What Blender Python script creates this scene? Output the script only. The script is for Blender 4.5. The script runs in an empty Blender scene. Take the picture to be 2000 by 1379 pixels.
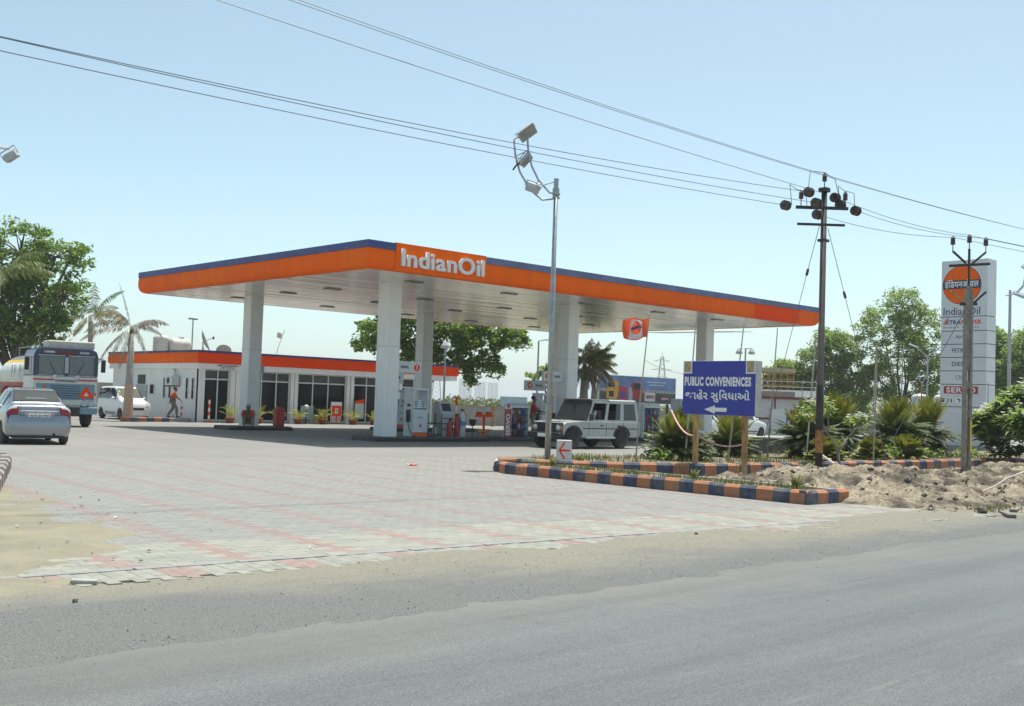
import bpy, math, random
import numpy as np
from mathutils import Vector, Matrix, Euler
R = math.radians
random.seed(7)
SC = bpy.context.scene
COL = SC.collection
# ------------------------------------------------------------------ camera
# world: X runs along the road, Y away from it, the camera stands on the far road edge at the origin
YAW, PITCH, ROLL, EYE, FPX = R(47.204), R(2.554), R(1.922), 1.569, 2150.0
right0 = Vector((math.sin(YAW), -math.cos(YAW), 0)); fwd0 = Vector((math.cos(YAW), math.sin(YAW), 0)); zup = Vector((0, 0, 1))
fw = fwd0 * math.cos(PITCH) + zup * math.sin(PITCH); up0 = -fwd0 * math.sin(PITCH) + zup * math.cos(PITCH)
rc = right0 * math.cos(ROLL) + up0 * math.sin(ROLL); uc = -right0 * math.sin(ROLL) + up0 * math.cos(ROLL)
cam = bpy.data.cameras.new('camera'); camo = bpy.data.objects.new('camera', cam); COL.objects.link(camo)
cam.sensor_width = 36; cam.lens = FPX / 2000 * 36; cam.clip_start = .05; cam.clip_end = 9000
m = Matrix((rc, uc, -fw)).transposed().to_4x4(); m.translation = (0, 0, EYE); camo.matrix_world = m
SC.camera = camo
# ------------------------------------------------------------------ sky, sun, exposure
TO_SUN = Vector((.255, .105, 1)).normalized()
EL = math.asin(TO_SUN.z); AZ = math.atan2(TO_SUN.x, TO_SUN.y)
W = bpy.data.worlds.new('World'); SC.world = W; W.use_nodes = True
wt = W.node_tree; sky = wt.nodes.new('ShaderNodeTexSky'); sky.sky_type = 'NISHITA'; sky.sun_disc = False
sky.sun_elevation = EL; sky.sun_rotation = AZ; sky.air_density = .6; sky.dust_density = 1.7; sky.ozone_density = 1.2; sky.altitude = 0
tint = wt.nodes.new('ShaderNodeVectorMath'); tint.operation = 'MULTIPLY'; tint.inputs[1].default_value = (.94, 1., .79)   # the hazy, slightly green white balance of the photograph
wt.links.new(sky.outputs[0], tint.inputs[0]); wt.links.new(tint.outputs[0], wt.nodes['Background'].inputs[0]); wt.nodes['Background'].inputs[1].default_value = .15
sun = bpy.data.lights.new('sun', 'SUN'); sun.energy = 3.4; sun.angle = R(.6); sun.color = (1, .975, .93)
so = bpy.data.objects.new('sun', sun); COL.objects.link(so); so.rotation_euler = TO_SUN.to_track_quat('Z', 'Y').to_euler()
so.location = (20, 20, 60)
SC.view_settings.view_transform = 'Standard'; SC.view_settings.look = 'None'; SC.view_settings.gamma = 1
SC.view_settings.exposure = .84
# ------------------------------------------------------------------ materials
MATS = {}
def M(name, col, rough=.6, metal=0., var=.12, scale=6., bump=0., bscale=60., col2=None, spec=.5, dirt=0., coat=0., trans=0., stretch=None):
    if name in MATS: return MATS[name]
    mt = bpy.data.materials.new(name); mt.use_nodes = True; nt = mt.node_tree; b = nt.nodes['Principled BSDF']
    b.inputs['Roughness'].default_value = rough; b.inputs['Metallic'].default_value = metal
    b.inputs['Specular IOR Level'].default_value = spec
    if coat: b.inputs['Coat Weight'].default_value = coat; b.inputs['Coat Roughness'].default_value = .06
    if trans: b.inputs['Transmission Weight'].default_value = trans
    tc = nt.nodes.new('ShaderNodeTexCoord'); vec = tc.outputs['Object']
    if stretch:
        mp = nt.nodes.new('ShaderNodeMapping'); mp.inputs['Scale'].default_value = stretch
        nt.links.new(vec, mp.inputs[0]); vec = mp.outputs[0]
    nz = nt.nodes.new('ShaderNodeTexNoise'); nz.inputs['Scale'].default_value = scale; nz.inputs['Detail'].default_value = 6
    nz.inputs['Roughness'].default_value = .65; nt.links.new(vec, nz.inputs['Vector'])
    rp = nt.nodes.new('ShaderNodeValToRGB'); rp.color_ramp.elements[0].position = .3; rp.color_ramp.elements[1].position = .72
    c2 = col2 or tuple(max(0, c * (1 - var * 1.6)) for c in col); c1 = tuple(min(1, c * (1 + var * .6)) for c in col)
    rp.color_ramp.elements[0].color = (*c2, 1); rp.color_ramp.elements[1].color = (*c1, 1)
    nt.links.new(nz.outputs['Fac'], rp.inputs[0]); out = rp.outputs[0]
    if dirt:
        n2 = nt.nodes.new('ShaderNodeTexNoise'); n2.inputs['Scale'].default_value = 2.3; n2.inputs['Detail'].default_value = 9
        nt.links.new(vec, n2.inputs['Vector']); r2 = nt.nodes.new('ShaderNodeValToRGB')
        r2.color_ramp.elements[0].position = .5; r2.color_ramp.elements[1].position = .75
        r2.color_ramp.elements[0].color = (0, 0, 0, 1); r2.color_ramp.elements[1].color = (dirt, dirt, dirt, 1)
        nt.links.new(n2.outputs['Fac'], r2.inputs[0]); mx = nt.nodes.new('ShaderNodeMixRGB')
        mx.inputs['Color2'].default_value = (.27, .22, .15, 1); nt.links.new(r2.outputs[0], mx.inputs['Fac']); nt.links.new(out, mx.inputs['Color1']); out = mx.outputs[0]
    nt.links.new(out, b.inputs['Base Color'])
    if bump:
        nb = nt.nodes.new('ShaderNodeTexNoise'); nb.inputs['Scale'].default_value = bscale; nb.inputs['Detail'].default_value = 5
        nt.links.new(vec, nb.inputs['Vector']); bp = nt.nodes.new('ShaderNodeBump'); bp.inputs['Strength'].default_value = bump; bp.inputs['Distance'].default_value = .02
        nt.links.new(nb.outputs['Fac'], bp.inputs['Height']); nt.links.new(bp.outputs[0], b.inputs['Normal'])
    MATS[name] = mt; return mt
def leafmat(name, c1, c2, tr=.35):
    # foliage: colour differs from leaf to leaf, light shines through
    mt = bpy.data.materials.new(name); mt.use_nodes = True; nt = mt.node_tree; b = nt.nodes['Principled BSDF']
    g = nt.nodes.new('ShaderNodeNewGeometry'); rp = nt.nodes.new('ShaderNodeValToRGB')
    rp.color_ramp.elements[0].color = (*c1, 1); rp.color_ramp.elements[1].color = (*c2, 1)
    nt.links.new(g.outputs['Random Per Island'], rp.inputs[0]); nt.links.new(rp.outputs[0], b.inputs['Base Color'])
    b.inputs['Roughness'].default_value = .5; b.inputs['Specular IOR Level'].default_value = .35
    t = nt.nodes.new('ShaderNodeBsdfTranslucent'); nt.links.new(rp.outputs[0], t.inputs[0])
    mx = nt.nodes.new('ShaderNodeMixShader'); mx.inputs[0].default_value = tr
    nt.links.new(b.outputs[0], mx.inputs[1]); nt.links.new(t.outputs[0], mx.inputs[2]); nt.links.new(mx.outputs[0], nt.nodes['Material Output'].inputs[0])
    return mt
ORANGE = M('orange_paint', (.97, .142, .003), .5, var=.07, scale=2.2, dirt=.05, spec=.05, stretch=(1, 1, .14))
ORANGES = [ORANGE, M('orange_paint_sunned', (.95, .16, .006), .5, var=.08, scale=2.6, dirt=.08, spec=.05, stretch=(1, 1, .14)), M('orange_paint_dusty', (.93, .138, .006), .5, var=.08, scale=3, dirt=.12, spec=.05, stretch=(1, 1, .14))]
ORANGE2 = M('orange_paint_fresh', (.92, .07, .003), .5, var=.06, scale=1.2, spec=.05)
BLUE = M('blue_paint', (.035, .06, .24), .45, var=.2, scale=1.5, dirt=.15)
BLUEF = M('blue_paint_faded', (.13, .17, .33), .55, var=.25, scale=1.0, dirt=.2)
WHITE = M('white_paint', (.86, .87, .85), .55, var=.05, scale=2, dirt=.09, bump=.03, stretch=(1, 1, .35))
WHITE2 = M('white_clean', (.8, .8, .8), .4, var=.04)
GREY = M('grey_paint', (.42, .44, .45), .5, var=.1, scale=4)
LGREY = M('light_grey_panel', (.66, .69, .70), .4, var=.06, scale=2)
DARK = M('dark_metal', (.035, .033, .032), .5, var=.3)
BLACK = M('black_plastic', (.02, .02, .021), .45, var=.2)
RUBBER = M('tyre_rubber', (.028, .027, .026), .85, var=.25, dirt=.35)
STEEL = M('galvanised_steel', (.40, .42, .43), .42, metal=.7, var=.18, scale=9)
RUST = M('rusty_steel', (.50, .33, .13), .8, var=.35, scale=7, col2=(.20, .10, .045), stretch=(1, 1, .35))
CONC = M('concrete', (.36, .35, .325), .85, var=.2, scale=5, bump=.25)
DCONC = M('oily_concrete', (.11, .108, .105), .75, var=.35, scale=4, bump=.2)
GLASS = M('dark_glass', (.012, .015, .016), .06, var=.3, scale=1.5, spec=.22)
CGLASS = M('car_glass', (.03, .038, .037), .04, var=.2, scale=2, spec=.6)
RED = M('red_paint', (.46, .032, .026), .45, var=.18, dirt=.15)
REDP = M('red_plastic', (.55, .03, .03), .4)
YEL = M('yellow_paint', (.72, .46, .02), .5, var=.15, dirt=.15)
GREENP = M('green_paint', (.02, .16, .06), .5)
NAVY = M('navy_print', (.02, .035, .12), .5)
SIGNB = M('sign_blue', (.022, .035, .34), .38, var=.1, scale=2.5, stretch=(1, 3, .4))
PRINTW = M('white_print', (.8, .8, .78), .5, var=.03)
PRINTG = M('green_print', (.03, .42, .14), .5)
PRINTP = M('purple_print', (.16, .03, .16), .5)
CHROME = M('chrome', (.7, .7, .7), .15, metal=1, var=.05)
TERRA = M('terracotta', (.42, .13, .055), .8, var=.25, scale=9)
WOOD = M('bamboo_wood', (.46, .41, .32), .8, var=.3, scale=12, stretch=(1, 1, .2))
BARK = M('grey_bark', (.13, .11, .09), .9, var=.4, scale=7, bump=.5, bscale=25)
PALMBARK = M('palm_bark', (.33, .30, .26), .9, var=.3, scale=8, bump=.4, bscale=18, stretch=(1, 1, 3))
PORC = M('brown_porcelain', (.085, .06, .052), .25, var=.3)
SOFFM = M('soffit_metal', (.82, .82, .79), .2, metal=.55, var=.12, scale=1.3, stretch=(.25, 3, 1))
# ------------------------------------------------------------------ mesh helpers
class MB:
    def __init__(s): s.v = []; s.f = []; s.m = []; s.k = 0
    def mat(s, k): s.k = k; return s
    def add(s, vs, fs):
        n = len(s.v); s.v += [tuple(v) for v in vs]; s.f += [tuple(i + n for i in f) for f in fs]; s.m += [s.k] * len(fs); return s
    def bx(s, x0, x1, y0, y1, z0, z1):
        return s.add([(x0, y0, z0), (x1, y0, z0), (x1, y1, z0), (x0, y1, z0), (x0, y0, z1), (x1, y0, z1), (x1, y1, z1), (x0, y1, z1)],
                     [(3, 2, 1, 0), (4, 5, 6, 7), (0, 1, 5, 4), (1, 2, 6, 5), (2, 3, 7, 6), (3, 0, 4, 7)])
    def box(s, c, d, rot=None):
        n = len(s.v); s.bx(-d[0] / 2, d[0] / 2, -d[1] / 2, d[1] / 2, -d[2] / 2, d[2] / 2)
        E = Euler(rot).to_matrix() if rot else Matrix.Identity(3); c = Vector(c)
        for i in range(n, len(s.v)): s.v[i] = tuple(E @ Vector(s.v[i]) + c)
        return s
    def bar(s, p, q, w, h=None):
        p, q = Vector(p), Vector(q); d = q - p; L = d.length; d.normalize(); h = h or w
        a = d.cross(Vector((0, 0, 1)));  a = a.normalized() if a.length > 1e-4 else Vector((1, 0, 0)); b = a.cross(d)
        vs = [p + a * (x * w / 2) + b * (y * h / 2) + d * t for t in (0, L) for x, y in ((-1, -1), (1, -1), (1, 1), (-1, 1))]
        return s.add(vs, [(0, 1, 2, 3), (7, 6, 5, 4), (1, 0, 4, 5), (2, 1, 5, 6), (3, 2, 6, 7), (0, 3, 7, 4)])
    def tube(s, pts, r, n=7, caps=True):
        pts = [Vector(p) for p in pts]; k = len(pts); rr = r if isinstance(r, (list, tuple)) else [r] * k
        rings = []; a = None
        for i, p in enumerate(pts):
            d = (pts[min(i + 1, k - 1)] - pts[max(i - 1, 0)]).normalized()
            if a is None: a = d.cross(Vector((0, 0, 1))); a = a if a.length > .05 else Vector((1, 0, 0))
            a = a - d * a.dot(d); a.normalize(); b = d.cross(a)
            rings += [p + (a * math.cos(t) + b * math.sin(t)) * rr[i] for t in (2 * math.pi * j / n for j in range(n))]
        fs = [(i * n + j, i * n + (j + 1) % n, (i + 1) * n + (j + 1) % n, (i + 1) * n + j) for i in range(k - 1) for j in range(n)]
        if caps: fs += [tuple(range(n))[::-1], tuple(range((k - 1) * n, k * n))]
        return s.add(rings, fs)
    def cyl(s, p, q, r, r2=None, n=12): return s.tube([p, q], [r, r if r2 is None else r2], n)
    def lathe(s, prof, n=16, c=(0, 0, 0), axis='z'):
        vs = []
        for r, z in prof:
            for j in range(n):
                t = 2 * math.pi * j / n; x, y = r * math.cos(t), r * math.sin(t)
                v = (x, y, z) if axis == 'z' else ((z, x, y) if axis == 'x' else (x, z, y)); vs.append((v[0] + c[0], v[1] + c[1], v[2] + c[2]))
        k = len(prof); fs = [(i * n + j, i * n + (j + 1) % n, (i + 1) * n + (j + 1) % n, (i + 1) * n + j) for i in range(k - 1) for j in range(n)]
        fs += [tuple(range(n))[::-1], tuple(range((k - 1) * n, k * n))]
        return s.add(vs, fs)
    def ball(s, c, r, n=10, m=6):
        r = r if isinstance(r, (tuple, list)) else (r, r, r)
        vs = [(c[0] + r[0] * math.sin(math.pi * i / m) * math.cos(2 * math.pi * j / n), c[1] + r[1] * math.sin(math.pi * i / m) * math.sin(2 * math.pi * j / n), c[2] + r[2] * math.cos(math.pi * i / m)) for i in range(m + 1) for j in range(n)]
        return s.add(vs, [(i * n + j, (i + 1) * n + j, (i + 1) * n + (j + 1) % n, i * n + (j + 1) % n) for i in range(m) for j in range(n)])
    def prism(s, poly, axis, a, b):
        def P(u, v, w): return (w, u, v) if axis == 'x' else ((u, w, v) if axis == 'y' else (u, v, w))
        n = len(poly); vs = [P(u, v, a) for u, v in poly] + [P(u, v, b) for u, v in poly]
        return s.add(vs, [tuple(range(n))[::-1], tuple(range(n, 2 * n))] + [(i, (i + 1) % n, n + (i + 1) % n, n + i) for i in range(n)])
    def mesh(s, name, mats, smooth=False):
        me = bpy.data.meshes.new(name); me.from_pydata(s.v, [], s.f)
        for mt in (mats if isinstance(mats, (list, tuple)) else [mats]): me.materials.append(mt)
        if len(me.materials) > 1: me.polygons.foreach_set('material_index', s.m)
        me.update()
        import bmesh
        bm = bmesh.new(); bm.from_mesh(me); bmesh.ops.recalc_face_normals(bm, faces=bm.faces); bm.to_mesh(me); bm.free()
        if smooth: me.polygons.foreach_set('use_smooth', [True] * len(me.polygons))
        return me
    def build(s, name, mats, parent=None, smooth=False, bevel=0, seg=2, sharp=None):
        return link(name, s.mesh(name, mats, smooth or bool(sharp)), parent, bevel, seg, sharp)
def link(name, me, parent=None, bevel=0, seg=2, sharp=None):
    o = bpy.data.objects.new(name, me); COL.objects.link(o)
    if parent is not None: o.parent = parent
    if bevel:
        b = o.modifiers.new('bevel', 'BEVEL'); b.width = bevel; b.segments = seg; b.limit_method = 'ANGLE'; b.angle_limit = R(40)
    if sharp:
        me.set_sharp_from_angle(angle=R(sharp))
    return o
def tag(o, label, cat, group=None):
    o['label'] = label; o['category'] = cat
    if group: o['group'] = group
    return o
def struct(o, kind='structure', label=None):
    o['kind'] = kind
    if label: o['label'] = label
    return o
def thing(name, label, cat, loc=(0, 0, 0), rz=0, group=None):
    o = bpy.data.objects.new(name, None); COL.objects.link(o); o.empty_display_size = .2
    o.location = loc; o.rotation_euler = (0, 0, rz); return tag(o, label, cat, group)
def copy_tree(o, parent=None, label=None, loc=None, rz=None, scale=None):
    c = o.copy(); COL.objects.link(c); c.parent = parent
    if label: c['label'] = label
    if loc is not None: c.location = loc
    if rz is not None: c.rotation_euler = (0, 0, rz)
    if scale is not None: c.scale = (scale,) * 3
    for ch in [x for x in bpy.data.objects if x.parent == o]: copy_tree(ch, c)
    return c
def text_mesh(body, size, depth=.004, bold=0., width=1., spacing=1., align='CENTER', res=3):
    cu = bpy.data.curves.new('text', 'FONT'); cu.body = body; cu.size = size; cu.extrude = depth; cu.offset = bold; cu.align_x = align; cu.align_y = 'CENTER'
    cu.space_character = spacing; cu.resolution_u = res
    o = bpy.data.objects.new('text', cu); COL.objects.link(o); dg = bpy.context.evaluated_depsgraph_get()
    me = bpy.data.meshes.new_from_object(o.evaluated_get(dg)); bpy.data.objects.remove(o); bpy.data.curves.remove(cu)
    if width != 1: me.transform(Matrix.Diagonal((width, 1, 1, 1)))
    return me
def facing(n, upv=(0, 0, 1)):
    # matrix that turns flat text (x right, y up, z out) to face along n
    n = Vector(n).normalized(); u = Vector(upv); x = u.cross(n).normalized(); y = n.cross(x); return Matrix((x, y, n)).transposed().to_4x4()
def text(body, size, loc, n, mt, parent, name='lettering', **k):
    me = text_mesh(body, size, **k); me.name = name; me.materials.clear(); me.materials.append(mt)
    me.transform(Matrix.Translation(loc) @ facing(n)); return link(name, me, parent)
def arr_mesh(name, V, F, mat, smooth=False, idx=None):
    # numpy arrays of verts and equal-sized faces
    me = bpy.data.meshes.new(name); V = np.asarray(V, dtype=np.float32); F = np.asarray(F, dtype=np.int32); k = F.shape[1]
    me.vertices.add(len(V)); me.vertices.foreach_set('co', V.ravel()); me.loops.add(F.size); me.loops.foreach_set('vertex_index', F.ravel())
    me.polygons.add(len(F)); me.polygons.foreach_set('loop_start', np.arange(0, F.size, k, dtype=np.int32))
    for mt in (mat if isinstance(mat, (list, tuple)) else [mat]): me.materials.append(mt)
    if idx is not None: me.polygons.foreach_set('material_index', np.asarray(idx, dtype=np.int32))
    me.update(calc_edges=True); me.validate()
    if smooth: me.polygons.foreach_set('use_smooth', [True] * len(F))
    return me
def vnoise(x, y, seed=0):
    # smooth value noise on numpy arrays
    x = np.asarray(x, float); y = np.asarray(y, float); xi = np.floor(x); yi = np.floor(y); fx = x - xi; fy = y - yi
    fx = fx * fx * (3 - 2 * fx); fy = fy * fy * (3 - 2 * fy)
    def h(a, b): return np.modf(np.sin(a * 127.1 + b * 311.7 + seed * 74.7) * 43758.5453)[0] % 1.0
    return (h(xi, yi) * (1 - fx) + h(xi + 1, yi) * fx) * (1 - fy) + (h(xi, yi + 1) * (1 - fx) + h(xi + 1, yi + 1) * fx) * fy
def fbm(x, y, seed=0, o=4):
    s = 0; a = .5
    for i in range(o): s = s + a * vnoise(np.asarray(x) * 2 ** i, np.asarray(y) * 2 ** i, seed + i); a *= .5
    return s
def grid_field(name, x0, x1, y0, y1, n, m, fn, mat):
    X, Y = np.meshgrid(np.linspace(x0, x1, n), np.linspace(y0, y1, m)); Z = fn(X, Y)
    V = np.stack([X.ravel(), Y.ravel(), Z.ravel()], 1); i = np.arange(n * m).reshape(m, n)
    F = np.stack([i[:-1, :-1].ravel(), i[:-1, 1:].ravel(), i[1:, 1:].ravel(), i[1:, :-1].ravel()], 1)
    return link(name, arr_mesh(name, V, F, mat, True))
# ------------------------------------------------------------------ ground, road, shoulder
def ground_mat(name, stops, scale=.4, scale2=30., bump=.3, rough=.95, fine=.25, warp=None):
    mt = bpy.data.materials.new(name); mt.use_nodes = True; nt = mt.node_tree; b = nt.nodes['Principled BSDF']; b.inputs['Roughness'].default_value = rough
    b.inputs['Specular IOR Level'].default_value = .25
    g = nt.nodes.new('ShaderNodeTexCoord'); vec = g.outputs['Object']
    if warp:
        mp = nt.nodes.new('ShaderNodeMapping'); mp.inputs['Scale'].default_value = warp; nt.links.new(vec, mp.inputs[0]); v1 = mp.outputs[0]
    else: v1 = vec
    n1 = nt.nodes.new('ShaderNodeTexNoise'); n1.inputs['Scale'].default_value = scale; n1.inputs['Detail'].default_value = 8; n1.inputs['Roughness'].default_value = .62; nt.links.new(v1, n1.inputs['Vector'])
    rp = nt.nodes.new('ShaderNodeValToRGB'); e = rp.color_ramp.elements
    while len(e) < len(stops): e.new(.5)
    for i, (p, c) in enumerate(stops): e[i].position = p; e[i].color = (*c, 1)
    nt.links.new(n1.outputs['Fac'], rp.inputs[0])
    n2 = nt.nodes.new('ShaderNodeTexNoise'); n2.inputs['Scale'].default_value = scale2; n2.inputs['Detail'].default_value = 4; nt.links.new(vec, n2.inputs['Vector'])
    mr = nt.nodes.new('ShaderNodeMapRange'); mr.inputs[1].default_value = .3; mr.inputs[2].default_value = .7; mr.inputs[3].default_value = 1 - fine; mr.inputs[4].default_value = 1 + fine
    nt.links.new(n2.outputs['Fac'], mr.inputs[0]); mx = nt.nodes.new('ShaderNodeVectorMath'); mx.operation = 'SCALE'
    nt.links.new(rp.outputs[0], mx.inputs[0]); nt.links.new(mr.outputs[0], mx.inputs['Scale']); nt.links.new(mx.outputs[0], b.inputs['Base Color'])
    bp = nt.nodes.new('ShaderNodeBump'); bp.inputs['Strength'].default_value = bump; bp.inputs['Distance'].default_value = .02; nt.links.new(n2.outputs['Fac'], bp.inputs['Height']); nt.links.new(bp.outputs[0], b.inputs['Normal'])
    return mt
DIRT = ground_mat('dry_earth', [(.3, (.20, .17, .115)), (.5, (.29, .25, .17)), (.7, (.16, .17, .075))], .12, 9)
ASPH = ground_mat('worn_asphalt', [(.28, (.095, .104, .106)), (.5, (.118, .127, .127)), (.72, (.15, .154, .146))], .6, 130, .3, .8, .2, (.16, 1.5, 1))
SHLD = ground_mat('dusty_gravel', [(.36, (.125, .125, .115)), (.48, (.175, .17, .148)), (.6, (.26, .24, .18))], .8, 70, .6, .95, .3, (.35, 1, 1))
SAND = ground_mat('pale_sand', [(.3, (.17, .158, .118)), (.5, (.225, .207, .15)), (.7, (.265, .24, .17))], .9, 55, .4, .95, .15)
MUD = ground_mat('dug_earth', [(.4, (.07, .058, .044)), (.47, (.16, .134, .098)), (.54, (.235, .2, .143)), (.68, (.295, .252, .178))], 1.5, 18, 1., .95, .4)
SOIL = ground_mat('bed_soil', [(.3, (.10, .085, .06)), (.6, (.21, .18, .125))], 2, 40, .6)
g = MB().add([(-2800, -2800, -.06), (4100, -2800, -.06), (4100, 4100, -.06), (-2800, 4100, -.06)], [(0, 1, 2, 3)]).build('ground', DIRT); struct(g)
xs = np.concatenate([np.linspace(-260, -10, 26), np.linspace(-9.8, 40, 900), np.linspace(42, 700, 60)])
ed = 6.5 + .5 * (fbm(xs * .4, xs * 0, 3) - .5) + .25 * (fbm(xs * 2.5, xs * 0 + 4, 9) - .5) + .12 * (fbm(xs * 11, xs * 0 + 8, 19) - .5)
V = [(x, -16, 0) for x in xs] + [(x, 3, .0) for x in xs] + [(x, e, 0) for x, e in zip(xs, ed)] + [(x, e + .12, -.03) for x, e in zip(xs, ed)]
n = len(xs); F = [(k * n + i, k * n + i + 1, (k + 1) * n + i + 1, (k + 1) * n + i) for k in range(3) for i in range(n - 1)]
def asphalt_detail(mt):
    # aggregate speckle, dusty drifts and darker patched wheel paths on top of the broad mottling
    nt = mt.node_tree; b = nt.nodes['Principled BSDF']; src = b.inputs['Base Color'].links[0].from_socket; N = nt.nodes.new; Lk = nt.links.new; tc = N('ShaderNodeTexCoord')
    v = N('ShaderNodeTexVoronoi'); v.inputs['Scale'].default_value = 130; Lk(tc.outputs['Object'], v.inputs['Vector']); mr = N('ShaderNodeMapRange'); mr.inputs[1].default_value = 0; mr.inputs[2].default_value = 1; mr.inputs[3].default_value = .72; mr.inputs[4].default_value = 1.3; sc0 = N('ShaderNodeSeparateColor'); Lk(v.outputs['Color'], sc0.inputs[0]); Lk(sc0.outputs[0], mr.inputs[0])
    s1 = N('ShaderNodeVectorMath'); s1.operation = 'SCALE'; Lk(src, s1.inputs[0]); Lk(mr.outputs[0], s1.inputs['Scale'])
    mp = N('ShaderNodeMapping'); mp.inputs['Scale'].default_value = (.06, .9, 1); mp.inputs['Rotation'].default_value = (0, 0, .03); Lk(tc.outputs['Object'], mp.inputs[0]); n2 = N('ShaderNodeTexNoise'); n2.inputs['Scale'].default_value = 1.6; n2.inputs['Detail'].default_value = 8; n2.inputs['Roughness'].default_value = .7; Lk(mp.outputs[0], n2.inputs['Vector']); m2 = N('ShaderNodeMapRange'); m2.inputs[1].default_value = .3; m2.inputs[2].default_value = .7; m2.inputs[3].default_value = .84; m2.inputs[4].default_value = 1.16; Lk(n2.outputs['Fac'], m2.inputs[0])
    s2 = N('ShaderNodeVectorMath'); s2.operation = 'SCALE'; Lk(s1.outputs[0], s2.inputs[0]); Lk(m2.outputs[0], s2.inputs['Scale'])
    sx = N('ShaderNodeSeparateXYZ'); Lk(tc.outputs['Object'], sx.inputs[0]); n3 = N('ShaderNodeTexNoise'); n3.inputs['Scale'].default_value = .8; n3.inputs['Detail'].default_value = 9; Lk(tc.outputs['Object'], n3.inputs['Vector']); ma = N('ShaderNodeMath'); ma.operation = 'MULTIPLY_ADD'; ma.inputs[1].default_value = 2.4; Lk(n3.outputs['Fac'], ma.inputs[0]); Lk(sx.outputs[1], ma.inputs[2]); m3 = N('ShaderNodeMapRange'); m3.inputs[1].default_value = 6.4; m3.inputs[2].default_value = 8.2; m3.inputs[3].default_value = 0; m3.inputs[4].default_value = .55; Lk(ma.outputs[0], m3.inputs[0])
    mx = N('ShaderNodeMixRGB'); mx.inputs['Color2'].default_value = (.185, .18, .155, 1); Lk(m3.outputs[0], mx.inputs['Fac']); Lk(s2.outputs[0], mx.inputs['Color1']); Lk(mx.outputs[0], b.inputs['Base Color'])
    m5 = N('ShaderNodeMapping'); m5.inputs['Scale'].default_value = (.45, 5.5, 1); m5.inputs['Rotation'].default_value = (0, 0, -.06); Lk(tc.outputs['Object'], m5.inputs[0]); n5 = N('ShaderNodeTexNoise'); n5.inputs['Scale'].default_value = 1.5; n5.inputs['Detail'].default_value = 5; Lk(m5.outputs[0], n5.inputs['Vector']); r5 = N('ShaderNodeMapRange'); r5.inputs[1].default_value = .665; r5.inputs[2].default_value = .72; r5.inputs[3].default_value = 0; r5.inputs[4].default_value = .35; Lk(n5.outputs['Fac'], r5.inputs[0])
    x5 = N('ShaderNodeMixRGB'); x5.inputs['Color2'].default_value = (.06, .066, .068, 1); Lk(r5.outputs[0], x5.inputs['Fac']); Lk(mx.outputs[0], x5.inputs['Color1'])
    r6 = N('ShaderNodeMapRange'); r6.inputs[1].default_value = .36; r6.inputs[2].default_value = .30; r6.inputs[3].default_value = 0; r6.inputs[4].default_value = .45; Lk(n5.outputs['Fac'], r6.inputs[0]); x6 = N('ShaderNodeMixRGB'); x6.inputs['Color2'].default_value = (.19, .19, .175, 1); Lk(r6.outputs[0], x6.inputs['Fac']); Lk(x5.outputs[0], x6.inputs['Color1'])
    nw = N('ShaderNodeTexNoise'); nw.inputs['Scale'].default_value = 1.2; nw.inputs['Detail'].default_value = 6; Lk(tc.outputs['Object'], nw.inputs['Vector']); aw = N('ShaderNodeVectorMath'); aw.operation = 'MULTIPLY_ADD'; aw.inputs[1].default_value = (1.4, 1.4, 0); Lk(nw.outputs['Color'], aw.inputs[0]); Lk(tc.outputs['Object'], aw.inputs[2]); vc = N('ShaderNodeTexVoronoi'); vc.feature = 'DISTANCE_TO_EDGE'; vc.inputs['Scale'].default_value = .13; Lk(aw.outputs[0], vc.inputs['Vector']); rc_ = N('ShaderNodeMapRange'); rc_.inputs[1].default_value = .0015; rc_.inputs[2].default_value = .004; rc_.inputs[3].default_value = .06; rc_.inputs[4].default_value = 0; Lk(vc.outputs['Distance'], rc_.inputs[0]); x7 = N('ShaderNodeMixRGB'); x7.inputs['Color2'].default_value = (.05, .052, .052, 1); Lk(rc_.outputs[0], x7.inputs['Fac']); Lk(x6.outputs[0], x7.inputs['Color1']); Lk(x7.outputs[0], b.inputs['Base Color'])
    bp = N('ShaderNodeBump'); bp.inputs['Strength'].default_value = .5; bp.inputs['Distance'].default_value = .006; Lk(v.outputs['Distance'], bp.inputs['Height']); Lk(bp.outputs[0], b.inputs['Normal'])
asphalt_detail(ASPH)
struct(link('road', arr_mesh('road', V, F, ASPH)))
def shf(X, Y):
    a = np.interp(Y, [6.0, 6.35, 6.7, 7.6, 8.2, 8.75, 9.3], [-.05, -.012, .012, .022, .03, .012, -.05])
    return a + (fbm(X * 1.3, Y * 1.3, 5) - .45) * .07 + (fbm(X * 7, Y * 7, 8) - .45) * .02
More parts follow.
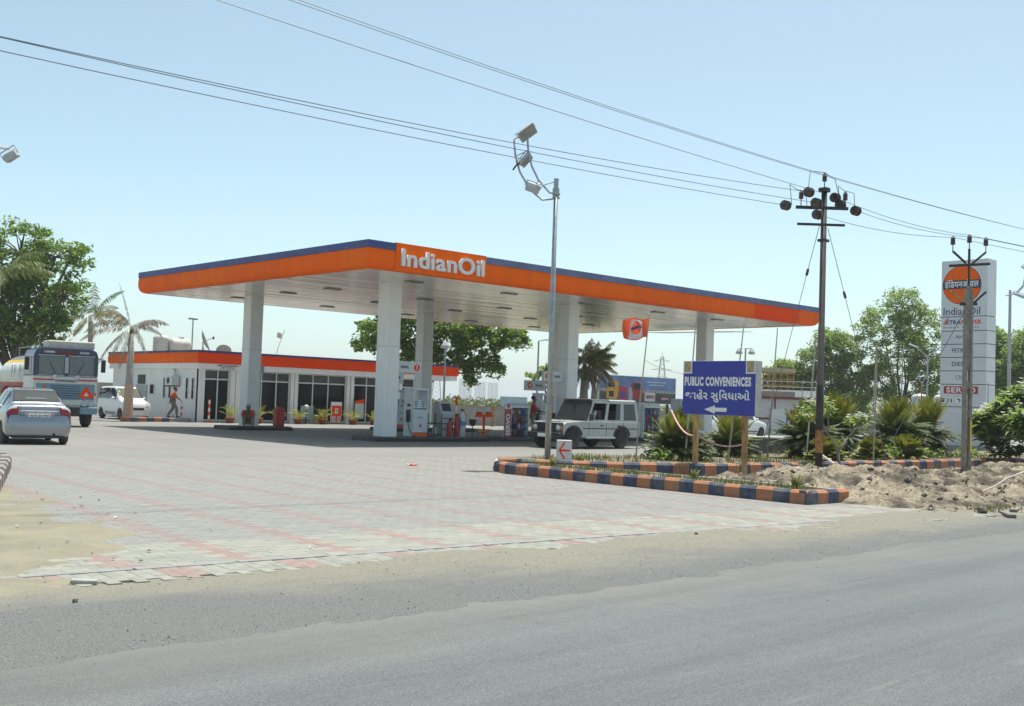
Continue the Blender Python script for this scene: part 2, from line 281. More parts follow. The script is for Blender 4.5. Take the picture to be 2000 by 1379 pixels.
def shoulder_mat():
    mt = SHLD.copy(); mt.name = 'gravel_to_sand'; nt = mt.node_tree; b = nt.nodes['Principled BSDF']; src = b.inputs['Base Color'].links[0].from_socket; N = nt.nodes.new; Lk = nt.links.new
    tc = N('ShaderNodeTexCoord'); sx = N('ShaderNodeSeparateXYZ'); Lk(tc.outputs['Object'], sx.inputs[0]); mp = N('ShaderNodeMapping'); mp.inputs['Scale'].default_value = (.5, 1.2, 1); Lk(tc.outputs['Object'], mp.inputs[0])
    nz = N('ShaderNodeTexNoise'); nz.inputs['Scale'].default_value = .9; nz.inputs['Detail'].default_value = 9; nz.inputs['Roughness'].default_value = .7; Lk(mp.outputs[0], nz.inputs['Vector'])
    ma = N('ShaderNodeMath'); ma.operation = 'MULTIPLY_ADD'; ma.inputs[1].default_value = 2.6; Lk(nz.outputs['Fac'], ma.inputs[0]); xr = N('ShaderNodeMapRange'); xr.inputs[1].default_value = 1.5; xr.inputs[2].default_value = 7.5; xr.inputs[3].default_value = -1.0; xr.inputs[4].default_value = .1; Lk(sx.outputs[0], xr.inputs[0]); ad = N('ShaderNodeMath'); ad.operation = 'ADD'; Lk(sx.outputs[1], ad.inputs[0]); Lk(xr.outputs[0], ad.inputs[1]); Lk(ad.outputs[0], ma.inputs[2])
    mr = N('ShaderNodeMapRange'); mr.interpolation_type = 'SMOOTHSTEP'; mr.inputs[1].default_value = 8.1; mr.inputs[2].default_value = 9.3; Lk(ma.outputs[0], mr.inputs[0])
    n3 = N('ShaderNodeTexNoise'); n3.inputs['Scale'].default_value = 90; n3.inputs['Detail'].default_value = 3; Lk(tc.outputs['Object'], n3.inputs['Vector']); rp = N('ShaderNodeValToRGB'); rp.color_ramp.elements[0].position = .32; rp.color_ramp.elements[1].position = .68; rp.color_ramp.elements[0].color = (.085, .088, .087, 1); rp.color_ramp.elements[1].color = (.185, .188, .18, 1); Lk(n3.outputs['Fac'], rp.inputs[0])
    n4 = N('ShaderNodeTexNoise'); n4.inputs['Scale'].default_value = 40; Lk(tc.outputs['Object'], n4.inputs['Vector']); r4 = N('ShaderNodeValToRGB'); r4.color_ramp.elements[0].position = .3; r4.color_ramp.elements[1].position = .7; r4.color_ramp.elements[0].color = (.178, .17, .138, 1); r4.color_ramp.elements[1].color = (.24, .226, .178, 1); Lk(n4.outputs['Fac'], r4.inputs[0])
    mx = N('ShaderNodeMixRGB'); Lk(mr.outputs[0], mx.inputs['Fac']); Lk(rp.outputs[0], mx.inputs['Color1']); Lk(r4.outputs[0], mx.inputs['Color2']); Lk(mx.outputs[0], b.inputs['Base Color']); return mt
struct(grid_field('road_shoulder', -9, 46, 5.9, 9.3, 820, 60, shf, shoulder_mat()))
struct(MB().add([(46, 6.3, -.004), (500, 6.3, -.004), (500, 16, -.004), (46, 16, -.004)], [(0, 1, 2, 3)]).build('road_verge', SAND))
XB = ([8, 9.3, 9.58, 9.85, 11.07, 11.7, 13.2, 16.9, 19.9, 22, 34], [3.6, 4.0, 4.3, 4.85, 5.15, 5.5, 5.2, 6.0, 6.7, 7.1, 9.2])
def sandf(X, Y):
    d = np.interp(Y, *XB) - X
    return np.clip(d * .035, -.07, .07) + (fbm(X * 1.4, Y * 1.4, 21) - .45) * .085 + (fbm(X * 9, Y * 9, 23) - .42) * .022 + np.where(Y < 8.8, (Y - 8.8) * .1, 0)
struct(grid_field('sand_drift', -6, 9.5, 8.1, 34, 300, 420, sandf, SAND))
# ------------------------------------------------------------------ forecourt paving, laid four degrees off the road line
PO = Vector((8, 10, 0)); PA = R(-4); PL, PW = .228, .16
def to_pav(x, y): dx, dy = x - 8, y - 10; c, s = math.cos(PA), math.sin(PA); return dx * c + dy * s, -dx * s + dy * c
def paving_mat():
    mt = bpy.data.materials.new('far_paving'); mt.use_nodes = True; nt = mt.node_tree; b = nt.nodes['Principled BSDF']; b.inputs['Roughness'].default_value = .85; b.inputs['Specular IOR Level'].default_value = .3
    N = nt.nodes.new; Lk = nt.links.new
    tc = N('ShaderNodeTexCoord'); br = N('ShaderNodeTexBrick'); br.inputs['Scale'].default_value = 1; br.inputs['Brick Width'].default_value = PL; br.inputs['Row Height'].default_value = PW
    br.inputs['Mortar Size'].default_value = .006; br.offset = .5; br.inputs['Color1'].default_value = (.203, .204, .189, 1); br.inputs['Color2'].default_value = (.216, .218, .202, 1); br.inputs['Mortar'].default_value = (.17, .17, .155, 1)
    Lk(tc.outputs['Object'], br.inputs['Vector'])
    sx = N('ShaderNodeSeparateXYZ'); Lk(tc.outputs['Object'], sx.inputs[0])
    a = N('ShaderNodeMath'); a.operation = 'ADD'; a.inputs[1].default_value = .36 + .114; Lk(sx.outputs[0], a.inputs[0])
    d = N('ShaderNodeMath'); d.operation = 'DIVIDE'; d.inputs[1].default_value = 1.14; Lk(a.outputs[0], d.inputs[0])
    f = N('ShaderNodeMath'); f.operation = 'FRACT'; Lk(d.outputs[0], f.inputs[0])
    l = N('ShaderNodeMath'); l.operation = 'LESS_THAN'; l.inputs[1].default_value = .22; Lk(f.outputs[0], l.inputs[0])
    nz = N('ShaderNodeTexNoise'); nz.inputs['Scale'].default_value = .35; nz.inputs['Detail'].default_value = 7; Lk(tc.outputs['Object'], nz.inputs['Vector'])
    mr = N('ShaderNodeMapRange'); mr.inputs[1].default_value = .3; mr.inputs[2].default_value = .75; mr.inputs[3].default_value = .85; mr.inputs[4].default_value = .25; Lk(nz.outputs['Fac'], mr.inputs[0])
    mu = N('ShaderNodeMath'); mu.operation = 'MULTIPLY'; Lk(l.outputs[0], mu.inputs[0]); Lk(mr.outputs[0], mu.inputs[1])
    mx = N('ShaderNodeMixRGB'); mx.inputs['Color2'].default_value = (.225, .172, .158, 1); Lk(mu.outputs[0], mx.inputs['Fac']); Lk(br.outputs['Color'], mx.inputs['Color1'])
    n2 = N('ShaderNodeTexNoise'); n2.inputs['Scale'].default_value = .13; n2.inputs['Detail'].default_value = 8; Lk(tc.outputs['Object'], n2.inputs['Vector'])
    m2 = N('ShaderNodeMapRange'); m2.inputs[1].default_value = .3; m2.inputs[2].default_value = .7; m2.inputs[3].default_value = .86; m2.inputs[4].default_value = 1.12; Lk(n2.outputs['Fac'], m2.inputs[0])
    sc = N('ShaderNodeVectorMath'); sc.operation = 'SCALE'; Lk(mx.outputs[0], sc.inputs[0]); Lk(m2.outputs[0], sc.inputs['Scale'])
    n7 = N('ShaderNodeTexNoise'); n7.inputs['Scale'].default_value = .55; n7.inputs['Detail'].default_value = 5; Lk(tc.outputs['Object'], n7.inputs['Vector']); r7 = N('ShaderNodeMapRange'); r7.inputs[1].default_value = .64; r7.inputs[2].default_value = .76; r7.inputs[3].default_value = 0; r7.inputs[4].default_value = .45; Lk(n7.outputs['Fac'], r7.inputs[0]); x8 = N('ShaderNodeMixRGB'); x8.inputs['Color2'].default_value = (.1, .1, .095, 1); Lk(r7.outputs[0], x8.inputs['Fac']); Lk(sc.outputs[0], x8.inputs['Color1']); Lk(x8.outputs[0], b.inputs['Base Color'])
    bp = N('ShaderNodeBump'); bp.inputs['Strength'].default_value = .3; bp.inputs['Distance'].default_value = .01; Lk(br.outputs['Fac'], bp.inputs['Height']); bp.invert = True; Lk(bp.outputs[0], b.inputs['Normal'])
    return mt
FARP = paving_mat(); S0, S1, T0, T1 = -6.6, 12.6, -1.76, 14.0
fc = MB(); fc.add([(S0, T0, -.015), (S1, T0, -.015), (S1, T1, -.015), (S0, T1, -.015)], [(0, 1, 2, 3)])
FORE = fc.build('forecourt', ground_mat('joint_sand', [(.3, (.18, .175, .15)), (.7, (.22, .21, .18))], 3, 60)); FORE.location = PO; FORE.rotation_euler = (0, 0, PA); struct(FORE)
fp = MB()
for x0, x1, y0, y1 in ((S1, 72, 3, T1), (-8, 72, T1, 56)): fp.add([(x0, y0, .018), (x1, y0, .018), (x1, y1, .018), (x0, y1, .018)], [(0, 1, 2, 3)])
struct(fp.build('paved_surface', FARP, FORE))
PM = {'g': [M('paver_grey_%d' % i, (.21 + .006 * i, .21 + .006 * i, .193 + .005 * i), .85, var=.08, scale=5, bump=.2) for i in range(3)],
      'l': [M('paver_buff_%d' % i, (.235 + .018 * i, .238 + .016 * i, .205 + .012 * i), .88, var=.1, scale=5, bump=.2, dirt=.12) for i in range(3)],
      'r': [M('paver_red_%d' % i, (.258 + .015 * i, .186 + .012 * i, .163 + .01 * i), .85, var=.1, scale=5, bump=.2) for i in range(2)],
      'p': [M('paver_faded_red_%d' % i, (.226 + .012 * i, .176 + .01 * i, .162 + .01 * i), .85, var=.08, scale=5, bump=.2) for i in range(2)]}
def paver_geo(l, w, h=.04, c=.003, g=.0009):
    a, b = l / 2 - g, w / 2 - g
    v = [(x * a, y * b, -h) for x, y in ((-1, -1), (1, -1), (1, 1), (-1, 1))] + [(x * a, y * b, -c) for x, y in ((-1, -1), (1, -1), (1, 1), (-1, 1))] + [(x * (a - c), y * (b - c), 0) for x, y in ((-1, -1), (1, -1), (1, 1), (-1, 1))]
    f = [(8, 9, 10, 11)] + [(i, (i + 1) % 4, 4 + (i + 1) % 4, 4 + i) for i in range(4)] + [(4 + i, 4 + (i + 1) % 4, 8 + (i + 1) % 4, 8 + i) for i in range(4)]
    return v, f
pv_list = []
for j in range(int(round((T1 + 1.0) / PW))):
    t = -1.0 + (j + .5) * PW; off = .5 * PL * (j % 2)
    for i in range(int((S1 - S0) / PL)):
        s = S0 + (i + .5) * PL + off
        fr = ((s + .36 + .114) / 1.14) % 1.0; red = fr < .2; band = 'ap' if t < .45 + .08 * math.sin(s * 1.1) else 'main'
        kind = ('r' if red else 'l') if band == 'ap' else ('p' if red else 'g')
        pv_list.append((s, t, 0, kind))
for i in range(int((S1 - S0) / .114)):           # soldier course along the road
    s = S0 + (i + .5) * .114
    for j in range(3):
        t = -1.12 - (j + .5) * PL + (.114 if i % 2 else 0) * (1 if j < 3 else 0)
        if t < T0 + .08: continue
        fr = ((s + .2) / 1.14) % 1.0; pv_list.append((s, t, 1, 'r' if fr < .3 else 'l'))
cam_p = to_pav(0, 0)
def vis(p):
    s, t = p[0], p[1]; c, s_ = math.cos(PA), math.sin(PA); x = 8 + s * c - t * s_; y = 10 + s * s_ + t * c
    d = fwd0.x * x + fwd0.y * y; lat = right0.x * x + right0.y * y
    sand = np.interp(y, *XB) - x
    return d > 1 and abs(lat / d) < .475 and sand < .1 and not (x > 16.1 and y > 10)
inview = [p for p in pv_list if vis(p)]; inview.sort(key=lambda p: (p[0] - cam_p[0]) ** 2 + (p[1] - cam_p[1]) ** 2)
near = set(inview[:300]); meshes = {}
for p in inview[:300]:
    key = (p[2], p[3], random.randrange(len(PM[p[3]])))
    if key not in meshes: v, f = paver_geo(PL, PW if p[2] == 0 else .114); meshes[key] = MB().add(v, f).mesh('paver', PM[key[1]][key[2]])
    o = bpy.data.objects.new('paver', meshes[key]); COL.objects.link(o); o.parent = FORE
    o.location = (p[0], p[1], .02 + random.uniform(-.002, .0015)); o.rotation_euler = (random.uniform(-.006, .006), random.uniform(-.006, .006), (math.pi / 2 if p[2] else 0) + random.uniform(-.012, .012))
rest = MB(); ml = []
for k in 'glrp': ml += PM[k]
for p in pv_list:
    if p in near: continue
    v, f = paver_geo(PL, PW if p[2] == 0 else .114); z = .02 + random.uniform(-.002, .0015); c = random.choice(PM[p[3]]); rest.mat(ml.index(c))
    rest.add([((q[0] if not p[2] else -q[1]) + p[0], (q[1] if not p[2] else q[0]) + p[1], q[2] + z) for q in v], f)
me = bpy.data.meshes.new('paving_field'); me.from_pydata(rest.v, [], rest.f)
for mt in ml: me.materials.append(mt)
me.polygons.foreach_set('material_index', rest.m); me.update(); struct(link('paving_field', me, FORE), 'stuff')
for i in range(18):      # the flush concrete edging between apron and soldier course
    s = S0 + .45 + i * .95
    o = MB().box((0, 0, 0), (.93, .09, .06)).build('edging_stone', M('edging_concrete', (.25, .25, .24), .8, var=.15), FORE, bevel=.008); o.location = (s, -1.06, -.006 + random.uniform(0, .006))
# ------------------------------------------------------------------ painted kerbs, planting beds
KO = M('kerb_orange', (.43, .155, .07), .85, var=.35, scale=7, col2=(.26, .13, .075), bump=.25, dirt=.55)
KB = M('kerb_blue', (.065, .08, .125), .85, var=.35, scale=7, bump=.25, dirt=.55)
KT = M('kerb_white', (.62, .58, .5), .85, var=.2, scale=6, dirt=.4)
def kerb(name, label, pts, w, h, seg, group=None, z0=-.03, side=1, mats=(KO, KB)):
    t = thing(name, label, 'kerb', (pts[0][0], pts[0][1], 0), group=group); k = 0
    for (ax, ay), (bx, by) in zip(pts[:-1], pts[1:]):
        L = math.hypot(bx - ax, by - ay); n = max(1, round(L / seg)); dx, dy = (bx - ax) / L, (by - ay) / L; nx, ny = -dy * side, dx * side
        for i in range(n):
            a, b = L * i / n, L * (i + 1) / n - .002; c = .045; P = lambda u, v, z: (ax + dx * u + nx * v - pts[0][0], ay + dy * u + ny * v - pts[0][1], z)
            hh = h + random.uniform(-.006, .006); e = random.uniform(-.004, .004)
            vs = [P(u, v + e, z) for u in (a, b) for v, z in ((0, z0), (0, hh - c), (c, hh), (w, hh), (w, z0))]
            fs = [(0, 1, 2, 3, 4), (9, 8, 7, 6, 5)] + [(q, q + 5, (q + 1) % 5 + 5, (q + 1) % 5) for q in range(5)]
            MB().add(vs, fs).build('kerb_stone', mats[k % len(mats)], t); k += 1
    return t
kerb('planter_kerb', 'orange and blue painted kerb around the narrow grass planter', [(17.5, 10.12), (16.22, 10.15), (16.2, 17.6), (16.55, 18.35)], .16, .25, .345, side=-1)
kerb('planter_rear_kerb', 'thin pale kerb along the back of the narrow grass planter', [(17.5, 10.3), (17.45, 15.6)], .1, .24, .9, mats=(KT,))
kerb('garden_kerb', 'long orange and blue painted kerb in front of the cycads', [(16.72, 18.4), (17.7, 17.0), (20.5, 15.5), (25, 15.22), (47, 15.0)], .26, .30, .42)
kerb('garden_rear_kerb', 'low white kerb between the cycad bed and the forecourt', [(16.9, 18.75), (18.4, 20.4), (47, 20.4)], .12, .16, 1.2, side=-1, mats=(KT,))
kerb('roadside_kerb', 'weathered kerb at the sandy edge of the forecourt entrance', [(4.6, 14.6), (5.45, 16.6), (7.2, 21.4), (8.8, 28)], .18, .26, .5, mats=(M('kerb_worn', (.34, .27, .2), .9, var=.3, dirt=.5), KB))
V = [(16.35, 10.3, .2), (17.45, 10.3, .2), (17.42, 15.6, .22), (17.8, 17.1, .22), (16.8, 18.3, .22), (16.35, 17.6, .2)]
struct(MB().add(V, [tuple(range(6))]).build('planter_soil', SOIL))
def bedf(X, Y): return .17 + .12 * (fbm(X * .9, Y * .9, 41) - .4)
def bed_poly():
    V = [(16.95, 18.5), (17.8, 17.2), (20.5, 15.75), (25, 15.47), (47, 15.25), (47, 20.3), (18.4, 20.3)]
    return MB().add([(x, y, .2) for x, y in V], [tuple(range(len(V)))])
struct(bed_poly().build('garden_soil', SOIL))
# ------------------------------------------------------------------ dug-up earth beside the road
BUMPS = [(18.5, 11.3, .40, 1.0), (20.6, 11.5, .5, 1.15), (22.7, 9.3, .5, 1.2), (19.4, 9.5, .27, .9), (23.4, 12.0, .3, .7), (26.6, 10.8, .48, 1.4), (21.0, 13.6, .33, .6), (18.4, 13.4, .2, .8), (29.5, 11.5, .4, 1.6), (24.5, 8.6, .35, .9)]
def moundf(X, Y):
    z = 0
    for a, b, hh, sg in BUMPS: z = z + hh * np.exp(-((X - a) ** 2 + (Y - b) ** 2) / (2 * sg * sg))
    z = z * (.5 + .62 * fbm(X * 1.7, Y * 1.7, 51)) + (fbm(X * 3.2, Y * 3.2, 55) - .45) * .3 * np.clip(z * 3, .25, 1) + (fbm(X * 10, Y * 10, 57) - .45) * .1 - .06 * np.abs(fbm(X * 2.1, Y * 2.1, 77) - .47) * 4
    m = np.clip((X - 17.0 + .5 * (fbm(X, Y, 61) - .5)) / .55, 0, 1) * np.clip((Y - 7.5 - .4 * fbm(X * .8, Y, 63)) / .8, 0, 1) * np.clip((15.12 - Y) / .35, 0, 1) * np.clip((34 - X) / 2, 0, 1)
    return z * m - .05 * (1 - m) + .03 * m
struct(grid_field('earth_mound', 16.6, 34, 7.2, 15.15, 300, 160, moundf, MUD))
def rock_mesh(r, rnd):
    b = MB().ball((0, 0, 0), (r * rnd.uniform(.8, 1.3), r * rnd.uniform(.7, 1.1), r * rnd.uniform(.5, .8)), 6, 4)
    b.v = [(x + rnd.uniform(-.22, .22) * r, y + rnd.uniform(-.22, .22) * r, z + rnd.uniform(-.2, .2) * r) for x, y, z in b.v]; return b
rnd = random.Random(3); rub = MB()
for i in range(900):
    if i % 3: a, b, hh, sg = rnd.choice(BUMPS); x, y = rnd.gauss(a, sg), rnd.gauss(b, sg)
    else: x, y = rnd.uniform(17.2, 28), rnd.uniform(7.8, 14.6)
    if not (17.2 < x < 33 and 7.9 < y < 14.9): continue
    r = rnd.choice((.012, .016, .02, .025, .03, .045, .06)) * rnd.uniform(.7, 1.3); rk = rock_mesh(r, rnd); z = float(moundf(np.array(x), np.array(y)))
    rub.mat(rnd.randrange(2)); rub.add([(p[0] + x, p[1] + y, p[2] + z + r * .1) for p in rk.v], rk.f)
struct(rub.build('rubble', [M('clod', (.2, .175, .135), .95, var=.4, scale=14), M('dark_clod', (.13, .112, .09), .95, var=.4, scale=14)]), 'stuff', 'loose clods and stones lying on the dug earth')
gr = MB()
for i in range(6000):
    x = rnd.uniform(-4, 22); y = 6.45 + rnd.random() ** 1.3 * 2.0
    if i % 30 == 0: y = rnd.uniform(4.5, 6.5)
    r = rnd.choice((.003, .004, .004, .005, .008)) * rnd.uniform(.7, 1.3); z = float(shf(np.array(x), np.array(y))) if y > 6.5 else 0
    gr.mat(rnd.randrange(3)); k = [(p[0] * r + x, p[1] * r + y, p[2] * r * .8 + z + r * .25) for p in ((1, 0, 0), (0, 1, 0), (-1, 0, 0), (0, -1, 0), (0, 0, 1), (0, 0, -.6))]
    gr.add(k, [(0, 1, 4), (1, 2, 4), (2, 3, 4), (3, 0, 4)])
struct(gr.build('roadside_gravel', [M('gravel_dark', (.09, .09, .09), .9), M('gravel_grey', (.2, .2, .19), .9), M('gravel_pale', (.3, .29, .26), .9)]), 'stuff', 'loose gravel scattered along the road edge')
for k, (x, y, r, l) in enumerate([(10.9, 8.35, .03, 'dark stone lying on the sandy road edge before the paving'), (17.9, 7.95, .09, 'brown clod beside the planks at the road edge'), (3.3, 8.9, .03, 'dark stone on the sand left of the red pavers'), (3.15, 7.9, .025, 'small dark stone on asphalt near the broken edging slab')]):
    o = rock_mesh(r, rnd).build('stone', M('dark_clod', (.1, .085, .07)), None); o.location = (x, y, float(shf(np.array(x), np.array(y))) + r * .35); tag(o, l, 'stone')
# grass and weeds
def grass(name, spots, n, hmin, hmax, mat, label, spread=.12, zf=None):
    r_ = np.random.RandomState(len(spots) + n); V = []; F = []
    for cx, cy, cz, sp in spots:
        for _ in range(n):
            x = cx + r_.normal() * sp; y = cy + r_.normal() * sp; hh = r_.uniform(hmin, hmax); a = r_.uniform(0, 6.283); w = hh * .045 + .004; lx, ly = math.cos(a) * hh * spread * 3 * r_.uniform(.2, 1), math.sin(a) * hh * spread * 3 * r_.uniform(.2, 1)
            px, py = -math.sin(a) * w, math.cos(a) * w; i = len(V)
            V += [(x - px, y - py, cz), (x + px, y + py, cz), (x + lx * .5 + px * .7, y + ly * .5 + py * .7, cz + hh * .65), (x + lx * .5 - px * .7, y + ly * .5 - py * .7, cz + hh * .65), (x + lx, y + ly, cz + hh), (x + lx, y + ly, cz + hh)]
            F += [(i, i + 1, i + 2, i + 3), (i + 3, i + 2, i + 4, i + 5)]
    o = link(name, arr_mesh(name, V, F, mat)); return o
GRS = leafmat('grass_blades', (.10, .14, .03), (.26, .25, .08), .25)
sp = [(random.uniform(16.5, 17.3), random.uniform(10.5, 17.5), .2, .12) for _ in range(90)]
struct(grass('planter_grass', sp, 22, .03, .11, GRS, ''), 'stuff', 'short dry grass growing in the narrow planter')
sp = [(random.uniform(18.5, 40), random.uniform(15.7, 20), .2, .25) for _ in range(160)]
struct(grass('garden_grass', sp, 26, .04, .16, GRS, ''), 'stuff', 'rough grass under the cycads')
sp = [(random.uniform(18, 19.4), random.uniform(7.9, 8.6), .03, .1) for _ in range(22)] + [(random.uniform(27, 31), random.uniform(14, 14.8), .05, .2) for _ in range(30)]
struct(grass('verge_grass', sp, 16, .03, .09, GRS, ''), 'stuff', 'sparse green weeds on the dug earth')
WEED = leafmat('weed_leaves', (.09, .13, .03), (.34, .32, .12), .3)
for x, y, z, s, l in [(17.1, 10.9, .2, .30, 'spiky dry weed at the corner of the narrow planter'), (17.15, 13.2, .2, .22, 'spiky green weed midway along the narrow planter'), (17.0, 16.9, .2, .24, 'yellow green seedling at the head of the narrow planter'), (19.0, 18.0, .2, .22, 'spiky seedling beside the arrow box')]:
    o = grass('weed', [(0, 0, 0, .035)], 46, s * .5, s, WEED, l, .28); o.location = (x, y, z); tag(o, l, 'weed')
# ------------------------------------------------------------------ canopy
CX0, CX1, CY0, CY1, CZ = 20.25, 46.63, 28.77, 45.65, 5.7
CAN = thing('fuel_canopy', 'large flat canopy with curved orange fascia and blue top strip on six white columns', 'canopy', (CX0, CY0, 0))
def cc(p): return (p[0] - CX0, p[1] - CY0, p[2])
SIDE = {'front': lambda u, d, z: (u, CY0 - d, z), 'left': lambda u, d, z: (CX0 - d, u, z), 'right': lambda u, d, z: (CX1 + d, u, z), 'back': lambda u, d, z: (u, CY1 + d, z)}
def fascia_piece(side, a, b, prof, ma, mb, mt, name, parent, cv):
    S = SIDE[side]; n = len(prof); vs = []
    for e, mi, sg in ((a, ma, -1), (b, mb, 1)): vs += [cv(S(e + (sg * d if mi else -sg * .003), d, z)) for d, z in prof]
    fs = [(i, (i + 1) % n, n + (i + 1) % n, n + i) for i in range(n)] + [tuple(range(n))[::-1], tuple(range(n, 2 * n))]
    return MB().add(vs, fs).build(name, mt, parent, sharp=35)
arc = [(-.24, 5.70), (-.12, 5.735), (-.04, 5.81), (.005, 5.92), (.022, 6.05), (.022, 6.2), (.005, 6.36)]
OPROF = arc + [(-.05, 6.36), (-.05, 5.9), (-.26, 5.76)]
BPROF = [(.03, 6.364), (.03, 6.6), (-.1, 6.61), (-.1, 6.364)]
FS = {'front': [CX0, 21.33, 25.23, 29.26, 33.3, 37.39, 41.42, 44.95, CX1], 'left': [CY0, 30.18, 34.07, 37.98, 41.88, CY1], 'right': [CY0, 33, 37.2, 41.4, CY1], 'back': [CX0, 25, 29, 33, 37, 41, CX1]}
for side, st in FS.items():
    for i, (a, b) in enumerate(zip(st[:-1], st[1:])):
        ma, mb = i == 0, i == len(st) - 2
        fresh = side == 'front' and i == 6
        jit = random.uniform(-.008, .008); fascia_piece(side, a, b, [(d + jit, z) for d, z in OPROF], ma, mb, ORANGE2 if fresh else random.choice(ORANGES), 'fascia_panel', CAN, cc)
        if side == 'front' and i == 1: continue
        bm_ = BLUE if side != 'front' or i == 0 or i >= 8 else BLUEF
        fascia_piece(side, a, b, BPROF, ma, mb, bm_, 'coping_strip', CAN, cc)
MB().bx(.12, CX1 - CX0 - .12, .12, CY1 - CY0 - .12, 5.77, 6.4).build('roof_deck', GREY, CAN)
n = 41; wd = (CY1 - CY0 - .5) / n
sp_me = MB().bx(-(CX1 - CX0 - .5) / 2, (CX1 - CX0 - .5) / 2, -wd / 2 + .004, wd / 2 - .004, -.01, .01).mesh('soffit_panel', SOFFM)
for i in range(n):
    o = link('soffit_panel', sp_me, CAN); o.location = ((CX1 - CX0) / 2, .25 + (i + .5) * wd, CZ + .03 + random.uniform(-.006, .006)); o.rotation_euler = (random.uniform(-.02, .02), random.uniform(-.0006, .0006), 0)
MB().box((CX1 - CX0 - 1.2, 6.2, 5.48), (1.5, 5.5, .03), (.012, -.05, 0)).build('loose_soffit_sheet', SOFFM, CAN)
li = MB().bx(-.32, .32, -.16, .16, -.035, .0).mesh('soffit_light', M('soffit_light_glass', (.16, .16, .16), .2))
for x in (3.6, 8, 12.5, 17, 21.5):
    for y in (2.2, 7.2, 10.4, 14.5): o = link('soffit_light', li, CAN); o.location = (x + random.uniform(-.2, .2), y, CZ + .012)
COLP = {}
for k, (x, y) in {'A': (23.8, 42.08), 'B': (23.8, 32.32), 'C': (33.14, 42.08), 'D': (33.14, 32.32), 'E': (42.48, 32.32), 'F': (42.48, 42.08)}.items():
    b = MB(); a = .31; c = .03; poly = [(-a, -a + c), (-a + c, -a), (-.2, -a), (-.195, -a + .012), (-.185, -a + .012), (-.18, -a), (a - c, -a), (a, -a + c), (a, a - c), (a - c, a), (-a + c, a), (-a, a - c), (-a, .2), (-a + .012, .195), (-a + .012, .185), (-a, .18)]
    b.prism(poly, 'z', .1, CZ + .1); o = b.build('column', WHITE, CAN); o.location = cc((x, y, 0)); COLP[k] = o
    MB().bx(-a - .012, a + .012, -a - .012, a + .012, 3.42, 3.45).build('joint_band', LGREY, o)
    MB().box((0, 0, .1), (.72, .72, .16)).build('column_foot', CONC, o, bevel=.03)
bb = MB().box((.36, -.2, 2.62), (.16, .3, .32)).build('speaker_box', GREY, COLP['A'], bevel=.01)
sg = fascia_piece('front', 21.33, 25.23, [(.035, 5.715), (.045, 6.1), (.045, 6.4), (.04, 6.625), (-.06, 6.63), (-.06, 5.70)], False, False, ORANGE, 'sign_panel', CAN, cc)
u = 21.52
LET = M('sign_letter', (.74, .75, .74), .4, var=.05)
SPC = {'I': .07, 'n': .065, 'd': .065, 'i': .06, 'a': .065, 'O': .07, 'l': .0}
szL = .78
def letter_w(ch): me = text_mesh(ch, szL, .04, .018); xs = [v.co.x for v in me.vertices]; return me, min(xs), max(xs)
tot = [letter_w(ch) for ch in 'IndianOil']; raw = sum(b - a for _, a, b in tot) + sum(SPC[c] for c in 'IndianOil'); kx = 3.58 / raw
for ch, (me, a, b) in zip('IndianOil', tot):
    me.name = 'letter'; me.materials.clear(); me.materials.append(LET)
    me.transform(Matrix.Translation(cc((u, CY0 - .088, 6.15))) @ facing((0, -1, 0)) @ Matrix.Diagonal((kx, 1, 1, 1)) @ Matrix.Translation((-a, -.02, 0))); u += (b - a + SPC[ch]) * kx
    link('letter', me, sg)
# ------------------------------------------------------------------ sales building
KX0, KX1, KY0, KY1 = 26.2, 43.4, 51.64, 62.7
KI = thing('sales_building', 'low white sales building with glass front and orange fascia behind the canopy', 'building', (KX0, KY0, 0))
def kc(p): return (p[0] - KX0, p[1] - KY0, p[2])
def kbx(x0, x1, y0, y1, z0, z1, name, mt, parent=None, **k):
    o = MB().bx(x0 - KX0, x1 - KX0, y0 - KY0, y1 - KY0, z0, z1).build(name, mt, parent or KI, **k); return o
WX, WY = 26.45, 52.0
kbx(WX, WX + .2, WY + .02, KY1 - .2, 0, 2.74, 'side_wall', WHITE); kbx(WX + .2, 41.6, KY1 - .4, KY1 - .2, 0, 2.74, 'rear_wall', WHITE); kbx(41.4, 41.6, WY + .02, KY1 - .4, 0, 2.74, 'side_wall', WHITE)
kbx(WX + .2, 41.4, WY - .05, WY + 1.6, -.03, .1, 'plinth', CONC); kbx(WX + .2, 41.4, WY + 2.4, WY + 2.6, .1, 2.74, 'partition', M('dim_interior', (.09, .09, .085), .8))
kbx(KX0 + .1, KX1 - .1, KY0 + .1, KY1 - .1, 3.0, 3.45, 'roof_slab', CONC)
KS = {'front': [KX0, 29.6, 33, 36.4, 39.8, KX1], 'left': [KY0, 54.4, 57.2, 60, KY1], 'right': [KY0, 57, KY1], 'back': [KX0, 34, KX1]}
SK = {'front': lambda u, d, z: (u, KY0 - d, z), 'left': lambda u, d, z: (KX0 - d, u, z), 'right': lambda u, d, z: (KX1 + d, u, z), 'back': lambda u, d, z: (u, KY1 + d, z)}
SIDE_OLD = SIDE; SIDE = SK
